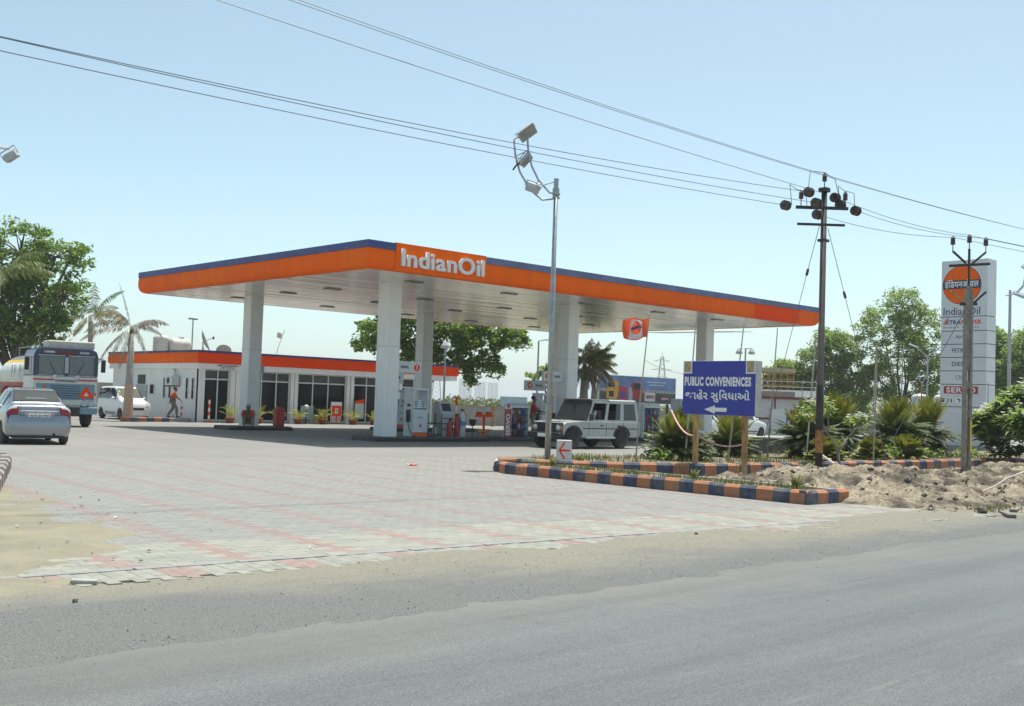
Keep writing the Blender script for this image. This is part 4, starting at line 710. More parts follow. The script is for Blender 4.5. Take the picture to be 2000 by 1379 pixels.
RT = [('tall neem tree with an airy rounded crown left of the totem sign', 84.6, 44.4, [(0, 0, 10.4, 1.9, 2, 1.5), (-1.5, 0, 8.6, 2.2, 2, 1.8), (1.6, 0, 8.8, 2.2, 2, 1.9), (0, -.5, 6.4, 2.9, 2.5, 2.2), (2.3, 0, 5.4, 2, 2, 2), (-1.8, 0, 4.4, 1.8, 2, 1.6), (.5, -1, 3.2, 2.4, 2, 1.8)], 8),
      ('neem tree with a lower crown just right of the dark steel pole', 80.6, 48.2, [(-.6, 0, 7.4, 1.2, 1.3, 1.1), (.6, 0, 6.7, 1.9, 1.7, 1.5), (-1.6, 0, 5.6, 1.7, 1.6, 1.4), (1.6, 0, 4.9, 1.9, 1.6, 1.6), (-.8, 0, 3.8, 2.2, 1.8, 1.5), (.6, -.5, 2.3, 2.3, 2, 1.4)], 11),
      ('pale thin tree rising behind the right edge of the totem sign', 92.0, 40.0, [(-1.8, 0, 9.6, 1.5, 1.5, 1.4), (-.6, 0, 7.8, 2, 2, 1.7), (.6, 0, 5.8, 2.2, 2, 1.9), (-1.2, 0, 4, 2.2, 2, 1.6)], 14),
      ('bushy neem tree behind the flowering frangipani', 90.5, 37.0, [(.8, 0, 7.6, 1.8, 1.6, 1.4), (0, 0, 6, 2.2, 2, 1.8), (1.6, 0, 4.5, 2.2, 2, 1.8), (-.4, 0, 3, 2, 2, 1.5)], 17),
      ('low bushy tree behind the yellow cage', 77.5, 50.8, [(0, 0, 4.6, 1.4, 1.4, 1.1), (.6, 0, 3.2, 1.8, 1.6, 1.3), (-.9, 0, 2.6, 1.2, 1.2, 1.1)], 19)]
for l, x, y, lo, sd in RT: tree('neem_tree', l, (x, y, 0), lo, 440, 54, .25, LEAF_B, .2, .58, sd, group='neem trees along the far boundary')
# far scrub: one mass
rs = np.random.RandomState(12); cen = []; rad = []
for i in range(420):
    dp = rs.uniform(120, 330); px = rs.uniform(-150, 2150); lat = (px - 1000) / FPX * dp; x, y = right0.x * lat + fwd0.x * dp, right0.y * lat + fwd0.y * dp
    hh = rs.uniform(.3, 1.5) * (1 + dp / 500)
    for k in range(5): cen.append((x + rs.normal() * 2.2, y + rs.normal() * 2.2, hh * rs.uniform(.3, 1))); rad.append(rs.uniform(.6, 1.2))
V, F = leaf_cloud(rs, cen, rad, 34, .55, aspect=.6); struct(link('far_scrub', arr_mesh('far_scrub', V, F, LEAF_D)), 'stuff', 'hazy green scrub beyond the station boundary')
rs = np.random.RandomState(13); cen = []; rad = []
for i in range(140):
    dp = rs.uniform(98, 112); px = rs.uniform(1540, 2100); lat = (px - 1000) / FPX * dp; cen.append((right0.x * lat + fwd0.x * dp, right0.y * lat + fwd0.y * dp, rs.uniform(.2, 3.4))); rad.append(rs.uniform(.7, 1.4))
V, F = leaf_cloud(rs, cen, rad, 60, .42, aspect=.5); struct(link('boundary_scrub', arr_mesh('boundary_scrub', V, F, LEAF_C)), 'stuff', 'dark scrub filling in below the neem trees')
# palms
DRYF = leafmat('dry_frond', (.13, .112, .085), (.30, .26, .20), .2); GRNF = leafmat('palm_frond', (.055, .09, .02), (.19, .22, .06), .3); OLDF = leafmat('olive_frond', (.13, .14, .05), (.32, .29, .14), .25)
def palm(name, label, loc, h, r, fronds, mats, seed, bark=PALMBARK, bulge=1.35, crownshaft=None, lean=(0, 0)):
    t = thing(name, label, 'palm tree', loc, TR); rs = random.Random(seed)
    b = MB(); b.tube([(0, 0, -.05), (0, 0, h * .12), (lean[0] * .3, lean[1] * .3, h * .4), (lean[0], lean[1], h)], [r * bulge, r * 1.15, r, r * .72], 14); b.build('trunk', bark, t, smooth=True)
    if crownshaft: MB().tube([(lean[0], lean[1], h - .02), (lean[0], lean[1], h + crownshaft)], [r * .72, r * .4], 12).build('crown_shaft', M('crown_shaft', (.16, .2, .07), .6, var=.3), t, smooth=True)
    top = h + (crownshaft or 0) * .9
    groups = {}
    for az, el, L, dr, wd, mi in fronds: groups.setdefault(mi, []).append((az, el, L, dr, wd))
    for mi, fr in groups.items():
        for az, el, L, dr, wd in fr:
            V, F = [], []; frond(V, F, (lean[0] + .06 * math.cos(az), lean[1] + .06 * math.sin(az), top), az, el, L, dr, wd, 34, lw=.026, curl=1.5 if mi else 1.3, rs=rs); link('frond', arr_mesh('frond', [tuple(v) for v in V], F, mats[mi]), t)
    return t
rs = random.Random(4)
DP = palm('royal_palm', 'dying royal palm with grey fronds and painted trunk beside the white hatchback', (22.95, 52.3, 0), 4.3, .185,
     [(R(150), R(70), 2.5, .25, .1, 0), (R(175), R(28), 2.7, .75, .5, 0), (R(185), R(48), 2.3, .9, .5, 1), (R(210), R(5), 2.6, .5, .5, 0), (R(160), R(55), 2.2, 1.0, .5, 0), (R(10), R(38), 1.9, .95, .45, 0), (R(-5), R(18), 1.8, 1.1, .4, 0), (R(60), R(40), 1.9, 1.1, .4, 0), (R(250), R(-25), 2.2, .9, .45, 0), (R(265), R(-50), 2.4, .5, .4, 0), (R(200), R(-35), 2.6, .6, .45, 0), (R(-40), R(-20), 1.9, 1.0, .4, 0), (R(130), R(42), 2.0, .9, .5, 1), (R(300), R(20), 1.6, 1.2, .4, 0)], [DRYF, OLDF], 5, M('royal_trunk', (.42, .39, .35), .85, var=.2, scale=5, bump=.25), 1.3, .35)
MB().tube([(0, 0, 0.0), (0, 0, .55), (0, 0, 1.85)], [.27, .24, .21], 16, False).build('painted_band', M('trunk_orange', (.5, .26, .14), .85, var=.35, scale=6, col2=(.45, .40, .34)), DP, smooth=True)
palm('coconut_palm', 'green coconut palm between the big tree and the dying palm', (26.4, 65.5, 0), 5.9, .17, [(R(a), R(e), L, d, .55, m_) for a, e, L, d, m_ in [(170, 70, 2.4, .3, 0), (100, 75, 2.3, .35, 0), (20, 62, 2.6, .6, 0), (0, 30, 2.3, .8, 1), (200, 40, 2.4, .8, 0), (180, 10, 2.2, .8, 1), (-30, 5, 2.0, .9, 1), (250, -20, 1.9, .8, 1), (300, -40, 1.8, .6, 1), (60, 45, 2.3, .7, 0), (140, 50, 2.4, .6, 0), (-60, 40, 2.2, .8, 0), (220, -45, 1.6, .5, 1)]], [GRNF, OLDF], 6, lean=(-.25, 0))
palm('coconut_palm', 'coconut palm frond hanging in beside the big tree over the truck', (13.35, 42.2, 0), 5.6, .16, [(R(a), R(e), L, d, .6, 0) for a, e, L, d in [(0, 25, 2.2, .55), (-15, 45, 2.2, .6), (60, 40, 2.2, .6), (120, 40, 2.4, .6), (180, 30, 2.4, .6), (240, 35, 2.2, .7), (300, 15, 2.1, .8)]], [GRNF], 8)
for l, x, y, hh, lean, sd in [('royal palm with a smooth grey trunk right of the middle column', 43.72, 41.35, 2.9, (0, 0), 21), ('shaggy palm with dead brown thatch beside the billboard', 46.75, 43.45, 3.5, (.1, 0), 22)]:
    rr = random.Random(sd); fr = [(R(rr.uniform(0, 360)), R(rr.uniform(20, 75)), rr.uniform(1.3, 1.9), rr.uniform(.7, 1.2), .5, rr.choice((0, 1, 1))) for _ in range(13)] + [(R(rr.uniform(0, 360)), R(rr.uniform(-60, -5)), rr.uniform(1.2, 2.0), rr.uniform(.5, .9), .4, 2) for _ in range(10 if sd == 21 else 22)]
    palm('royal_palm', l, (x, y, 0), hh, .27 if sd == 21 else .22, fr, [GRNF, OLDF, DRYF], sd, M('royal_trunk', (.42, .39, .35)), 1.1, .9 if sd == 21 else .5, lean)
# cycads
CYG = leafmat('cycad_green', (.10, .125, .015), (.29, .28, .035), .3); CYD = leafmat('cycad_dark', (.045, .07, .014), (.14, .17, .04), .25); CYB = leafmat('cycad_dead', (.07, .06, .03), (.20, .16, .085), .15)
def cycad(x, y, h, trunk, label, seed, low=False):
    t = thing('cycad', label, 'cycad', (x, y, .18), random.uniform(0, 6), group=None); rs = random.Random(seed)
    MB().lathe([(.2, -.05), (.22, trunk * .5), (.17, trunk), (.05, trunk + .06)], 10).build('trunk', M('cycad_trunk', (.12, .085, .055), .95, var=.4, bump=.5, bscale=20), t)
    sets = [('upper_fronds', CYG, 84, (48, 88), (h * .75, h * 1.0), .35), ('middle_fronds', CYG if low else CYD, 84, (8, 48), (h * .75, h * 1.0), 1.3), ('lower_fronds', CYD if low else CYB, 0 if low else 56, (-55, 8), (h * .5, h * .85), 1.2)]
    for nm, mt, n, (e0, e1), (l0, l1), dr in sets:
        if not n: continue
        V, F = [], []
        for i in range(n): frond(V, F, (0, 0, trunk), rs.uniform(0, 6.283), R(rs.uniform(e0, e1)), rs.uniform(l0, l1), dr * rs.uniform(.6, 1.3) / max(h, .6), .17 * (1.1 if nm == 'upper_fronds' else 1.25), 22, lw=.023, curl=-.15 if nm == 'upper_fronds' else .35, rs=rs)
        link(nm, arr_mesh(nm, [tuple(v) for v in V], F, mt), t)
    return t
for i, a in enumerate([(23.15, 18.4, 1.25, .22, 'wide cycad with yellow green top under the left half of the blue sign'), (26.6, 19.2, 1.2, .2, 'smaller cycad between the two posts of the blue sign'), (28.5, 17.9, 1.35, .5, 'cycad with brown skirt just left of the dark steel pole'), (31.7, 18.9, 1.5, .65, 'yellow topped cycad behind the small frangipani'), (34.5, 18.3, 1.5, .65, 'dark skirted cycad left of the last bamboo pole'), (36.6, 18.2, 1.5, .7, 'tall cycad beside the base of the totem sign')]): cycad(*a, 30 + i)
for i, a in enumerate([(27.6, 16.7, .75, .05, 'low yellow green cycad sucker at the concrete block'), (30.6, 17.0, .7, .05, 'low cycad sucker at the foot of the small frangipani'), (32.6, 16.9, .8, .05, 'low yellow leaved cycad before the tall ones')]): cycad(*a, 50 + i, True)
rs = np.random.RandomState(31); cen = [(rs.uniform(29, 38), rs.uniform(16.8, 19.5), rs.uniform(.25, .6)) for _ in range(46)] + [(rs.uniform(22, 24), rs.uniform(17.8, 19.3), .35) for _ in range(8)]; V, F = leaf_cloud(rs, cen, [.3] * len(cen), 60, .11, aspect=.55)
struct(link('ground_cover', arr_mesh('ground_cover', V, F, LEAF_C)), 'stuff', 'dark green ground cover between the cycads')
# frangipani
FRL = leafmat('frangipani_leaf', (.11, .19, .04), (.34, .45, .12), .5); FLW = leafmat('frangipani_flower', (.72, .70, .58), (.85, .85, .8), .3); FBARK = M('frangipani_bark', (.27, .24, .21), .85, var=.3, scale=8)
def frangipani(x, y, label, depth, L, r, seed, flower=.5, z=0., nleaf=13, spread=.75, leafL=.24):
    t = thing('frangipani_tree', label, 'tree', (x, y, z), TR); rs = random.Random(seed); b = MB(); LV, LF, FV, FF = [], [], [], []
    def leafq(base, d, ln, w):
        s = d.cross(Vector((0, 0, 1))); s = s.normalized() if s.length > .1 else Vector((1, 0, 0)); i = len(LV); mid = base + d * ln * .6 + Vector((0, 0, .04 * ln)); tip = base + d * ln - Vector((0, 0, ln * .15))
        LV.extend([base, mid + s * w, tip, mid - s * w]); LF.append((i, i + 1, i + 2, i + 3))
    def go(p, d, ln, rr, k):
        q = p + d * ln; m_ = (p + q) / 2 + Vector((rs.gauss(0, .03), rs.gauss(0, .03), rs.gauss(0, .03))); b.tube([p, m_, q], [rr, rr * .85, rr * .75], 6)
        if k == 0:
            for i in range(nleaf): a = rs.uniform(0, 6.283); e = rs.uniform(-.3, .9); leafq(q, Vector((math.cos(a) * math.cos(e), math.sin(a) * math.cos(e), math.sin(e))), leafL * rs.uniform(.7, 1.2), .038)
            if rs.random() < flower:
                for f in range(9):
                    c = q + Vector((rs.gauss(0, .07), rs.gauss(0, .07), .08 + abs(rs.gauss(0, .06))))
                    for j in range(5):
                        a = j * 1.2566 + rs.random(); i = len(FV); e = Vector((math.cos(a), math.sin(a), .35)); s = Vector((-math.sin(a), math.cos(a), .1)); FV.extend([c, c + e * .03 + s * .018, c + e * .055, c + e * .03 - s * .018]); FF.append((i, i + 1, i + 2, i + 3))
            return
        n = 3 if rs.random() < .45 else 2; a0 = rs.uniform(0, 6.283)
        for i in range(n): a = a0 + i * 6.283 / n + rs.gauss(0, .3); nd = (d * .8 + Vector((math.cos(a), math.sin(a), rs.uniform(-.35, .5))) * spread * rs.uniform(.7, 1.1)).normalized(); go(q, nd, ln * rs.uniform(.68, .92), rr * .72, k - 1)
    go(Vector((0, 0, -.05)), Vector((rs.gauss(0, .08), 0, 1)).normalized(), L, r, depth)
    b.build('branches', FBARK, t, smooth=True); link('leaves', arr_mesh('leaves', [tuple(v) for v in LV], LF, FRL), t)
    if FV: link('flowers', arr_mesh('flowers', [tuple(v) for v in FV], FF, FLW), t)
    return t
fg = frangipani(35.5, 13.6, 'full frangipani covered in white flowers right of the totem sign', 7, .52, .085, 61, .36, 0, 15, .95, .28)
fg.scale = (1.5,) * 3
fg = frangipani(37.9, 12.6, 'second flowering frangipani at the edge of the mound', 7, .56, .085, 66, .36, 0, 15, .95, .28)
fg.scale = (1.5,) * 3
frangipani(25.0, 14.75, 'young bare stemmed frangipani with a few white flower heads by the dark pole', 3, .62, .045, 71, 1., .05, 22, .62, .26)
frangipani(23.9, 14.8, 'small green sapling at the foot of the dark steel pole', 1, .14, .02, 73, 0, .1, 14, .7, .2)
# ------------------------------------------------------------------ vehicles
def cr(p0, p1, p2, p3, t): return .5 * ((2 * p1) + (-p0 + p2) * t + (2 * p0 - 5 * p1 + 4 * p2 - p3) * t * t + (-p0 + 3 * p1 - 3 * p2 + p3) * t ** 3)
def sec(w, z0, zb, wr, zr, zt): return [(w * .88, z0), (w * .985, z0 + .13), (w, (z0 + zb) / 2 + .05), (w * .955, zb), (wr, zr), (wr * .62, zt - .008), (0, zt)]
class Loft:
    def __init__(s, st): s.P = np.array([[(x, y, z) for y, z in sec(*a)] for x, *a in st]); s.n, s.m = s.P.shape[:2]
    def at(s, i, j):
        def row(k): k = max(0, min(s.n - 1, k)); a = int(min(max(math.floor(j), 0), s.m - 2)); t = j - a; g = lambda q: s.P[k, max(0, min(s.m - 1, q))]; return cr(g(a - 1), g(a), g(a + 1), g(a + 2), t)
        a = int(min(max(math.floor(i), 0), s.n - 2)); t = i - a; v = cr(row(a - 1), row(a), row(a + 1), row(a + 2), t); 
        if abs(j - (s.m - 1)) < 1e-6: v = np.array([v[0], 0, v[2]])
        return v
    def body(s, ri=3, rj=3):
        b = MB(); I = np.linspace(0, s.n - 1, (s.n - 1) * ri + 1); J = np.linspace(0, s.m - 1, (s.m - 1) * rj + 1); k = len(J); w = 2 * k - 1; vs = []
        for i in I: r = [s.at(i, j) for j in J]; vs += [tuple(v) for v in r] + [(v[0], -v[1], v[2]) for v in r[-2::-1]]
        fs = [(a * w + c, a * w + (c + 1) % w, (a + 1) * w + (c + 1) % w, (a + 1) * w + c) for a in range(len(I) - 1) for c in range(w)]
        fs += [tuple(range(w))[::-1], tuple(range((len(I) - 1) * w, len(I) * w))]; return b.add(vs, fs)
    def patch(s, i0, i1, j0, j1, side=1, off=.016, ni=12, nj=8):
        b = MB(); vs = []
        both = side == 0; J = list(np.linspace(j0, j1, nj + 1))
        for i in np.linspace(i0, i1, ni + 1):
            row = []
            for j in J:
                p = s.at(i, j); e = .02; du = s.at(min(i + e, s.n - 1), j) - s.at(max(i - e, 0), j); dv = s.at(i, min(j + e, s.m - 1)) - s.at(i, max(j - e, 0)); nn = np.cross(dv, du); L = np.linalg.norm(nn); nn = nn / L if L > 1e-9 else np.array([0, 0, 1.])
                if np.dot(nn, p - np.array([s.P[-1, 0, 0] / 2, 0, .55])) < 0: nn = -nn
                q = p + nn * off; row.append(q)
            if both: row = row + [np.array([q[0], -q[1], q[2]]) for q in row[-2::-1]]
            vs += [(q[0], q[1] * (side if side else 1), q[2]) for q in row]
        w = len(vs) // (ni + 1); return b.add(vs, [(a * w + c, a * w + c + 1, (a + 1) * w + c + 1, (a + 1) * w + c) for a in range(ni) for c in range(w - 1)])
def wheel_meshes(r, w, spokes=5, rimmat=None):
    ty = MB().lathe([(r * .66, -w / 2), (r * .93, -w / 2), (r, -w * .35), (r, w * .35), (r * .93, w / 2), (r * .66, w / 2)], 24, (0, 0, 0), 'y').mesh('tyre', RUBBER, True)
    rm = MB().lathe([(r * .67, -w * .42), (r * .67, w * .42), (r * .62, w * .42), (r * .58, w * .2), (r * .2, w * .3), (r * .16, w * .36), (.01, w * .36)], 20, (0, 0, 0), 'y'); rm.lathe([(r * .66, -w * .43), (r * .58, -w * .2), (r * .2, -w * .3), (r * .16, -w * .36), (.01, -w * .36)], 20, (0, 0, 0), 'y')
    for k in range(spokes):
        a = 2 * math.pi * k / spokes
        for sgn in (-1, 1): rm.bar((math.cos(a) * r * .2, sgn * w * .33, math.sin(a) * r * .2), (math.cos(a) * r * .6, sgn * w * .3, math.sin(a) * r * .6), r * .16, w * .1)
    return ty, rm.mesh('rim', rimmat or STEEL)
def wheel(parent, x, y, r, me):
    h = bpy.data.objects.new('wheel', None); COL.objects.link(h); h.parent = parent; h.location = (x, y, r)
    for m_ in me: link(m_.name.split('.')[0], m_, h)
    return h
def cut_arches(o, cuts):
    # wheel openings are cut out of the body shell
    cs = []
    for x, z, r, y0, y1 in cuts:
        c = MB().cyl((x, y0, z), (x, y1, z), r, n=26).build('cutter', BLACK, o.parent); cs.append(c); m_ = o.modifiers.new('arch', 'BOOLEAN'); m_.object = c; m_.operation = 'DIFFERENCE'; m_.solver = 'EXACT'
    dg = bpy.context.evaluated_depsgraph_get(); dg.update(); me = bpy.data.meshes.new_from_object(o.evaluated_get(dg)); o.modifiers.clear(); old = o.data; me.name = old.name; o.data = me
    for c in cs: bpy.data.objects.remove(c)
    me.set_sharp_from_angle(angle=R(42)); me.polygons.foreach_set('use_smooth', [True] * len(me.polygons))
def paintmat(name, c, metal=0., rough=.3): return M(name, c, rough, metal=metal, var=.03, scale=3, coat=.6, dirt=.06)
SILVER = paintmat('silver_car_paint', (.31, .33, .36), .85, .3); WPAINT = paintmat('white_car_paint', (.74, .75, .75), 0, .35)
TAILR = M('tail_lamp_red', (.2, .006, .008), .2, var=.05, coat=.3); LAMPG = M('lamp_glass', (.55, .57, .58), .12, var=.1, coat=.8)
def car(name, label, loc, rz, st, axles, r, paint, win, rear_z, lamps=True, seats=True, group=None, plate='GJ 01 JR 9964'):
    t = thing(name, label, 'car', loc, rz, group); lf = Loft(st); W2 = max(a[1] for a in st); L = st[-1][0]
    b = lf.body(5, 4).build('body', paint, t, smooth=True)
    cut_arches(b, [(x, r, r * 1.16, s * (W2 - .28), s * (W2 + .2)) for x in axles for s in (-1, 1)])
    MB().box((L / 2, 0, .36), (L - .5, W2 * 1.5, .3)).build('underbody', BLACK, t)
    me = wheel_meshes(r, .18)
    for x in axles:
        for s in (-1, 1): wheel(t, x, s * (W2 - .1), r, me)
    rw, fwn, sides = win
    lf.patch(*rw, 0).build('rear_window', CGLASS, t, smooth=True); lf.patch(*fwn, 0).build('windscreen', CGLASS, t, smooth=True)
    for s in (-1, 1):
        for a in sides: lf.patch(*a, s).build('side_window', CGLASS, t, smooth=True)
        xm = lf.at((fwn[0] + fwn[1]) / 2, 3.2); mo = MB().ball((xm[0] - .1, s * (W2 + .09), xm[2] + .06), (.06, .1, .075), 10, 6).build('mirror', paint, t, smooth=True)
        for xx in (L * .42, L * .63): MB().box((xx, s * (W2 + .012), rear_z + .02), (.16, .03, .03)).build('door_handle', paint, t, bevel=.008)
        MB().box((L * .52, s * (W2 + .006), .34), (L * .36, .02, .05)).build('sill_strip', BLACK, t)
    return t, lf
SED = [(0, .70, .30, .55, .60, .58, .60), (.05, .78, .24, .70, .69, .78, .80), (.12, .81, .22, .86, .68, .97, 1.0), (.2, .825, .2, .9, .66, 1.03, 1.05), (.48, .835, .2, .93, .66, 1.055, 1.08), (.6, .838, .2, .94, .645, 1.10, 1.13), (1.15, .84, .2, .95, .565, 1.39, 1.435), (1.35, .84, .2, .95, .555, 1.43, 1.47), (2.0, .84, .2, .94, .56, 1.45, 1.495), (2.4, .84, .2, .93, .55, 1.41, 1.46), (3.05, .835, .2, .9, .66, .98, 1.02), (3.2, .83, .2, .88, .68, .93, .97), (3.75, .80, .2, .76, .6, .8, .84), (3.92, .74, .22, .6, .52, .66, .68), (3.99, .62, .28, .45, .45, .5, .52)]
t, lf = car('silver_sedan', 'silver sedan seen from behind driving into the forecourt', (10.72, 29.9, 0.02), R(79), SED, (.74, 3.14), .29, SILVER, ((5.08, 6.0, 4.2, 6), (9.1, 9.95, 4.2, 6), [(5.75, 7.4, 3.15, 3.92), (7.5, 9.5, 3.15, 3.92)]), .80)
for s in (-1, 1):
    tl = lf.patch(1.05, 2.15, 2.75, 4.75, s, .012).build('tail_lamp', TAILR, t, smooth=True); lf.patch(1.75, 2.2, 3.1, 4.6, s, .016).build('reversing_lens', LAMPG, tl, smooth=True)
MB().box((.055, 0, .885), (.03, .95, .035), (0, R(-8), 0)).build('chrome_strip', CHROME, t, bevel=.01)
pl = MB().box((.03, 0, .775), (.015, .54, .125), (0, R(-14), 0)).build('number_plate', WHITE2, t); text('GJ 01 JR 9964', .085, (.018, 0, .775), (-1, 0, .24), BLACK, pl, bold=.002, depth=.002)
MB().box((.04, 0, .79), (.015, .74, .2), (0, R(-14), 0)).build('plate_recess', M('silver_shadow', (.4, .42, .45), .35, metal=.4), t)
MB().cyl((-.02, -.38, .27), (.15, -.38, .27), .035).build('exhaust', DARK, t); MB().cyl((1.3, 0, 1.46), (1.22, 0, 1.55), .008).build('aerial', BLACK, t)
SEAM = M('panel_gap', (.02, .02, .022), .7)
def surf(pts, off=.004):
    out = []
    for i_, j_, s_ in pts: v_ = lf.at(i_, j_); out.append((v_[0] - off, v_[1] * s_, v_[2] + off * .5))
    return out
for s in (-1, 1): MB().tube(surf([(i_, 4.9, s) for i_ in np.linspace(.9, 4.6, 14)]), .006, 5).build('boot_seam', SEAM, t); MB().tube(surf([(1.0, j_, s) for j_ in np.linspace(2.2, 4.9, 8)]), .005, 5).build('bumper_seam', SEAM, t)
MB().tube(surf([(.9, 4.9, 1), (.9, 5.4, 1), (.9, 6, 1), (.9, 5.4, -1), (.9, 4.9, -1)], .005), .006, 5).build('boot_seam', SEAM, t)
MB().bx(.08, .5, -.62, .62, .17, .27).build('rear_skirt', BLACK, t); MB().box((.72, 0, 1.19), (.03, .5, .1)).build('parcel_item', WHITE2, t)
WAG = [(0, .64, .3, .7, .6, .9, .95), (.06, .70, .24, .85, .6, 1.3, 1.34), (.18, .73, .2, .95, .58, 1.55, 1.6), (.5, .74, .2, .97, .575, 1.6, 1.65), (1.4, .74, .2, .97, .575, 1.62, 1.67), (2.1, .74, .2, .95, .565, 1.56, 1.62), (2.75, .735, .2, .93, .62, 1.07, 1.1), (2.95, .73, .2, .9, .62, 1.0, 1.04), (3.4, .71, .2, .82, .56, .9, .93), (3.54, .66, .22, .7, .5, .76, .78), (3.6, .56, .28, .5, .42, .55, .57)]
WIN_W = ((.6, 1.6, 4.3, 6), (5.1, 5.95, 4.15, 6), [(1.9, 3.1, 3.15, 3.92), (3.2, 4.2, 3.15, 3.92), (4.3, 5.4, 3.15, 3.92)])
t, lf = car('white_hatchback', 'tall white hatchback parked beside the dying palm', (24.2, 57.5, .02), R(-90), WAG, (.7, 3.02), .28, WPAINT, WIN_W, .95)
def front_lamps(t, lf, a):
    for s in (-1, 1): lf.patch(*a, s, .012).build('headlamp', LAMPG, t, smooth=True)
front_lamps(t, lf, (8.0, 9.3, 3.2, 4.5)); MB().box((3.585, 0, .56), (.05, .6, .12)).build('grille', BLACK, t, bevel=.01); MB().box((3.6, 0, .36), (.04, .5, .11)).build('number_plate', WHITE2, t)
SWI = [(0, .64, .32, .7, .58, .86, .9), (.08, .74, .26, .85, .58, 1.1, 1.13), (.35, .80, .2, .93, .55, 1.36, 1.4), (.8, .82, .2, .95, .55, 1.44, 1.48), (1.7, .82, .2, .94, .56, 1.47, 1.52), (2.2, .82, .2, .92, .55, 1.42, 1.47), (2.9, .81, .2, .9, .64, 1.02, 1.05), (3.05, .8, .2, .88, .64, .95, .99), (3.6, .77, .2, .78, .56, .84, .87), (3.78, .7, .24, .62, .48, .68, .7), (3.84, .6, .3, .48, .42, .52, .54)]
t, lf = car('white_hatchback', 'rounded white hatchback parked behind the right post of the blue sign', (50.7, 37.55, .02), 0, SWI, (.72, 3.1), .29, WPAINT, ((.7, 2.0, 4.3, 6), (5.1, 5.95, 4.2, 6), [(2.1, 3.3, 3.2, 3.9), (3.45, 5.3, 3.2, 3.9)]), .88)
front_lamps(t, lf, (8.0, 9.2, 3.2, 4.5))
copy_tree(t, None, 'white hatchback half hidden behind the wide cycad', (44.2, 35.2, .02), R(8))
# jeep
J = thing('white_jeep', 'battered white jeep with black trim and an open driver window by the pumps', 'jeep', (31.0, 27.25, .02), R(180))
JW = M('jeep_paint', (.42, .44, .435), .4, var=.08, scale=3, coat=.3, dirt=.2); hw = .80; kz = .93
prof = [(.1, .44), (0, .5), (0, 1.0), (.05, 1.02), (2.8, 1.02), (2.88, 1.05), (3.85, .98), (3.98, .9), (4.0, .58), (3.9, .44)]
b = MB().prism([(x, z * kz) for x, z in prof], 'y', -hw, hw).build('body', JW, J); cut_arches(b, [(x, .36, .43, s * (hw - .3), s * (hw + .3)) for x in (.98, 3.5) for s in (-1, 1)])
bm_ = b.modifiers.new('bevel', 'BEVEL'); bm_.width = .05; bm_.segments = 3; bm_.limit_method = 'ANGLE'
zb, zr = 1.02 * kz, 1.70
def gp(u, v, s): # greenhouse side: u along length 0..1 rear to front, v 0 belt..1 roof
    x0, x1 = .03 + .1 * v, 2.84 - .38 * v; return Vector((x0 + (x1 - x0) * u, s * (hw - .015 - .075 * v), zb + (zr - zb) * v))
def gq(name, u0, u1, v0, v1, s, mt, off=0., th=.03):
    nrm = Vector((0, s, .1)).normalized(); c = [gp(u0, v0, s), gp(u1, v0, s), gp(u1, v1, s), gp(u0, v1, s)]; vs = [p + nrm * off for p in c] + [p + nrm * (off - th) for p in c]
    return MB().add(vs, [(0, 1, 2, 3), (7, 6, 5, 4), (0, 4, 5, 1), (1, 5, 6, 2), (2, 6, 7, 3), (3, 7, 4, 0)]).build(name, mt, J)
for s in (-1, 1):
    for u0, u1 in ((0, .055), (.30, .37), (.62, .67), (.955, 1.0)): gq('pillar', u0, u1, 0, 1, s, JW)
    gq('window_rail', 0, 1, .0, .1, s, JW, .001); gq('window_rail', 0, 1, .88, 1, s, JW, .001); gq('rear_quarter_glass', .055, .30, .1, .88, s, CGLASS, -.008, .008); gq('rubber_seal', .06, .295, .12, .15, s, BLACK, .004, .008)
    gq('rear_door_glass', .37, .46, .1, .88, s, CGLASS, -.008, .008)
    for x in (.92, 1.82, 2.72): MB().bx(x - .008, x + .008, s * hw - .005 if s > 0 else -hw - .004, s * hw + .004 if s > 0 else -hw + .005, .46, zb - .02).build('door_seam', BLACK, J)
    for x in (1.95, 1.05): MB().box((x + .1, s * (hw + .015), .82), (.14, .03, .035)).build('door_handle', BLACK, J)
    MB().bx(.03, 3.0, (hw if s > 0 else -hw - .01), (hw + .01 if s > 0 else -hw), .70, .73).build('body_stripe', BLACK, J)
    MB().bx(1.45, 2.95, (hw - .1 if s > 0 else -hw - .12), (hw + .12 if s > 0 else -hw + .1), .36, .43).build('footstep', JW, J, bevel=.015)
    for x in (.98, 3.5):
        ring = MB(); pts = [(x + .44 * math.cos(R(a)), s * (hw + .01), .36 + .44 * math.sin(R(a))) for a in range(8, 175, 12)]; ring.tube(pts, .03, 6).build('arch_flare', BLACK, J)
    MB().box((2.75, s * (hw + .13), zb + .16), (.07, .16, .22)).build('mirror', BLACK, J, bevel=.02)
    MB().lathe([(.1, 0), (.1, .03), (.05, .05)], 16, (4.0, s * .56, .72), 'x').build('headlamp', LAMPG, J, smooth=True); MB().box((4.0, s * .72, .72), (.03, .1, .12)).build('indicator', M('amber', (.6, .25, .03), .3), J)
wm = wheel_meshes(.36, .22, 0, M('steel_rim', (.16, .16, .155), .5, metal=.4))
for x in (.98, 3.5):
    for s in (-1, 1): wheel(J, x, s * (hw - .1), .36, wm)
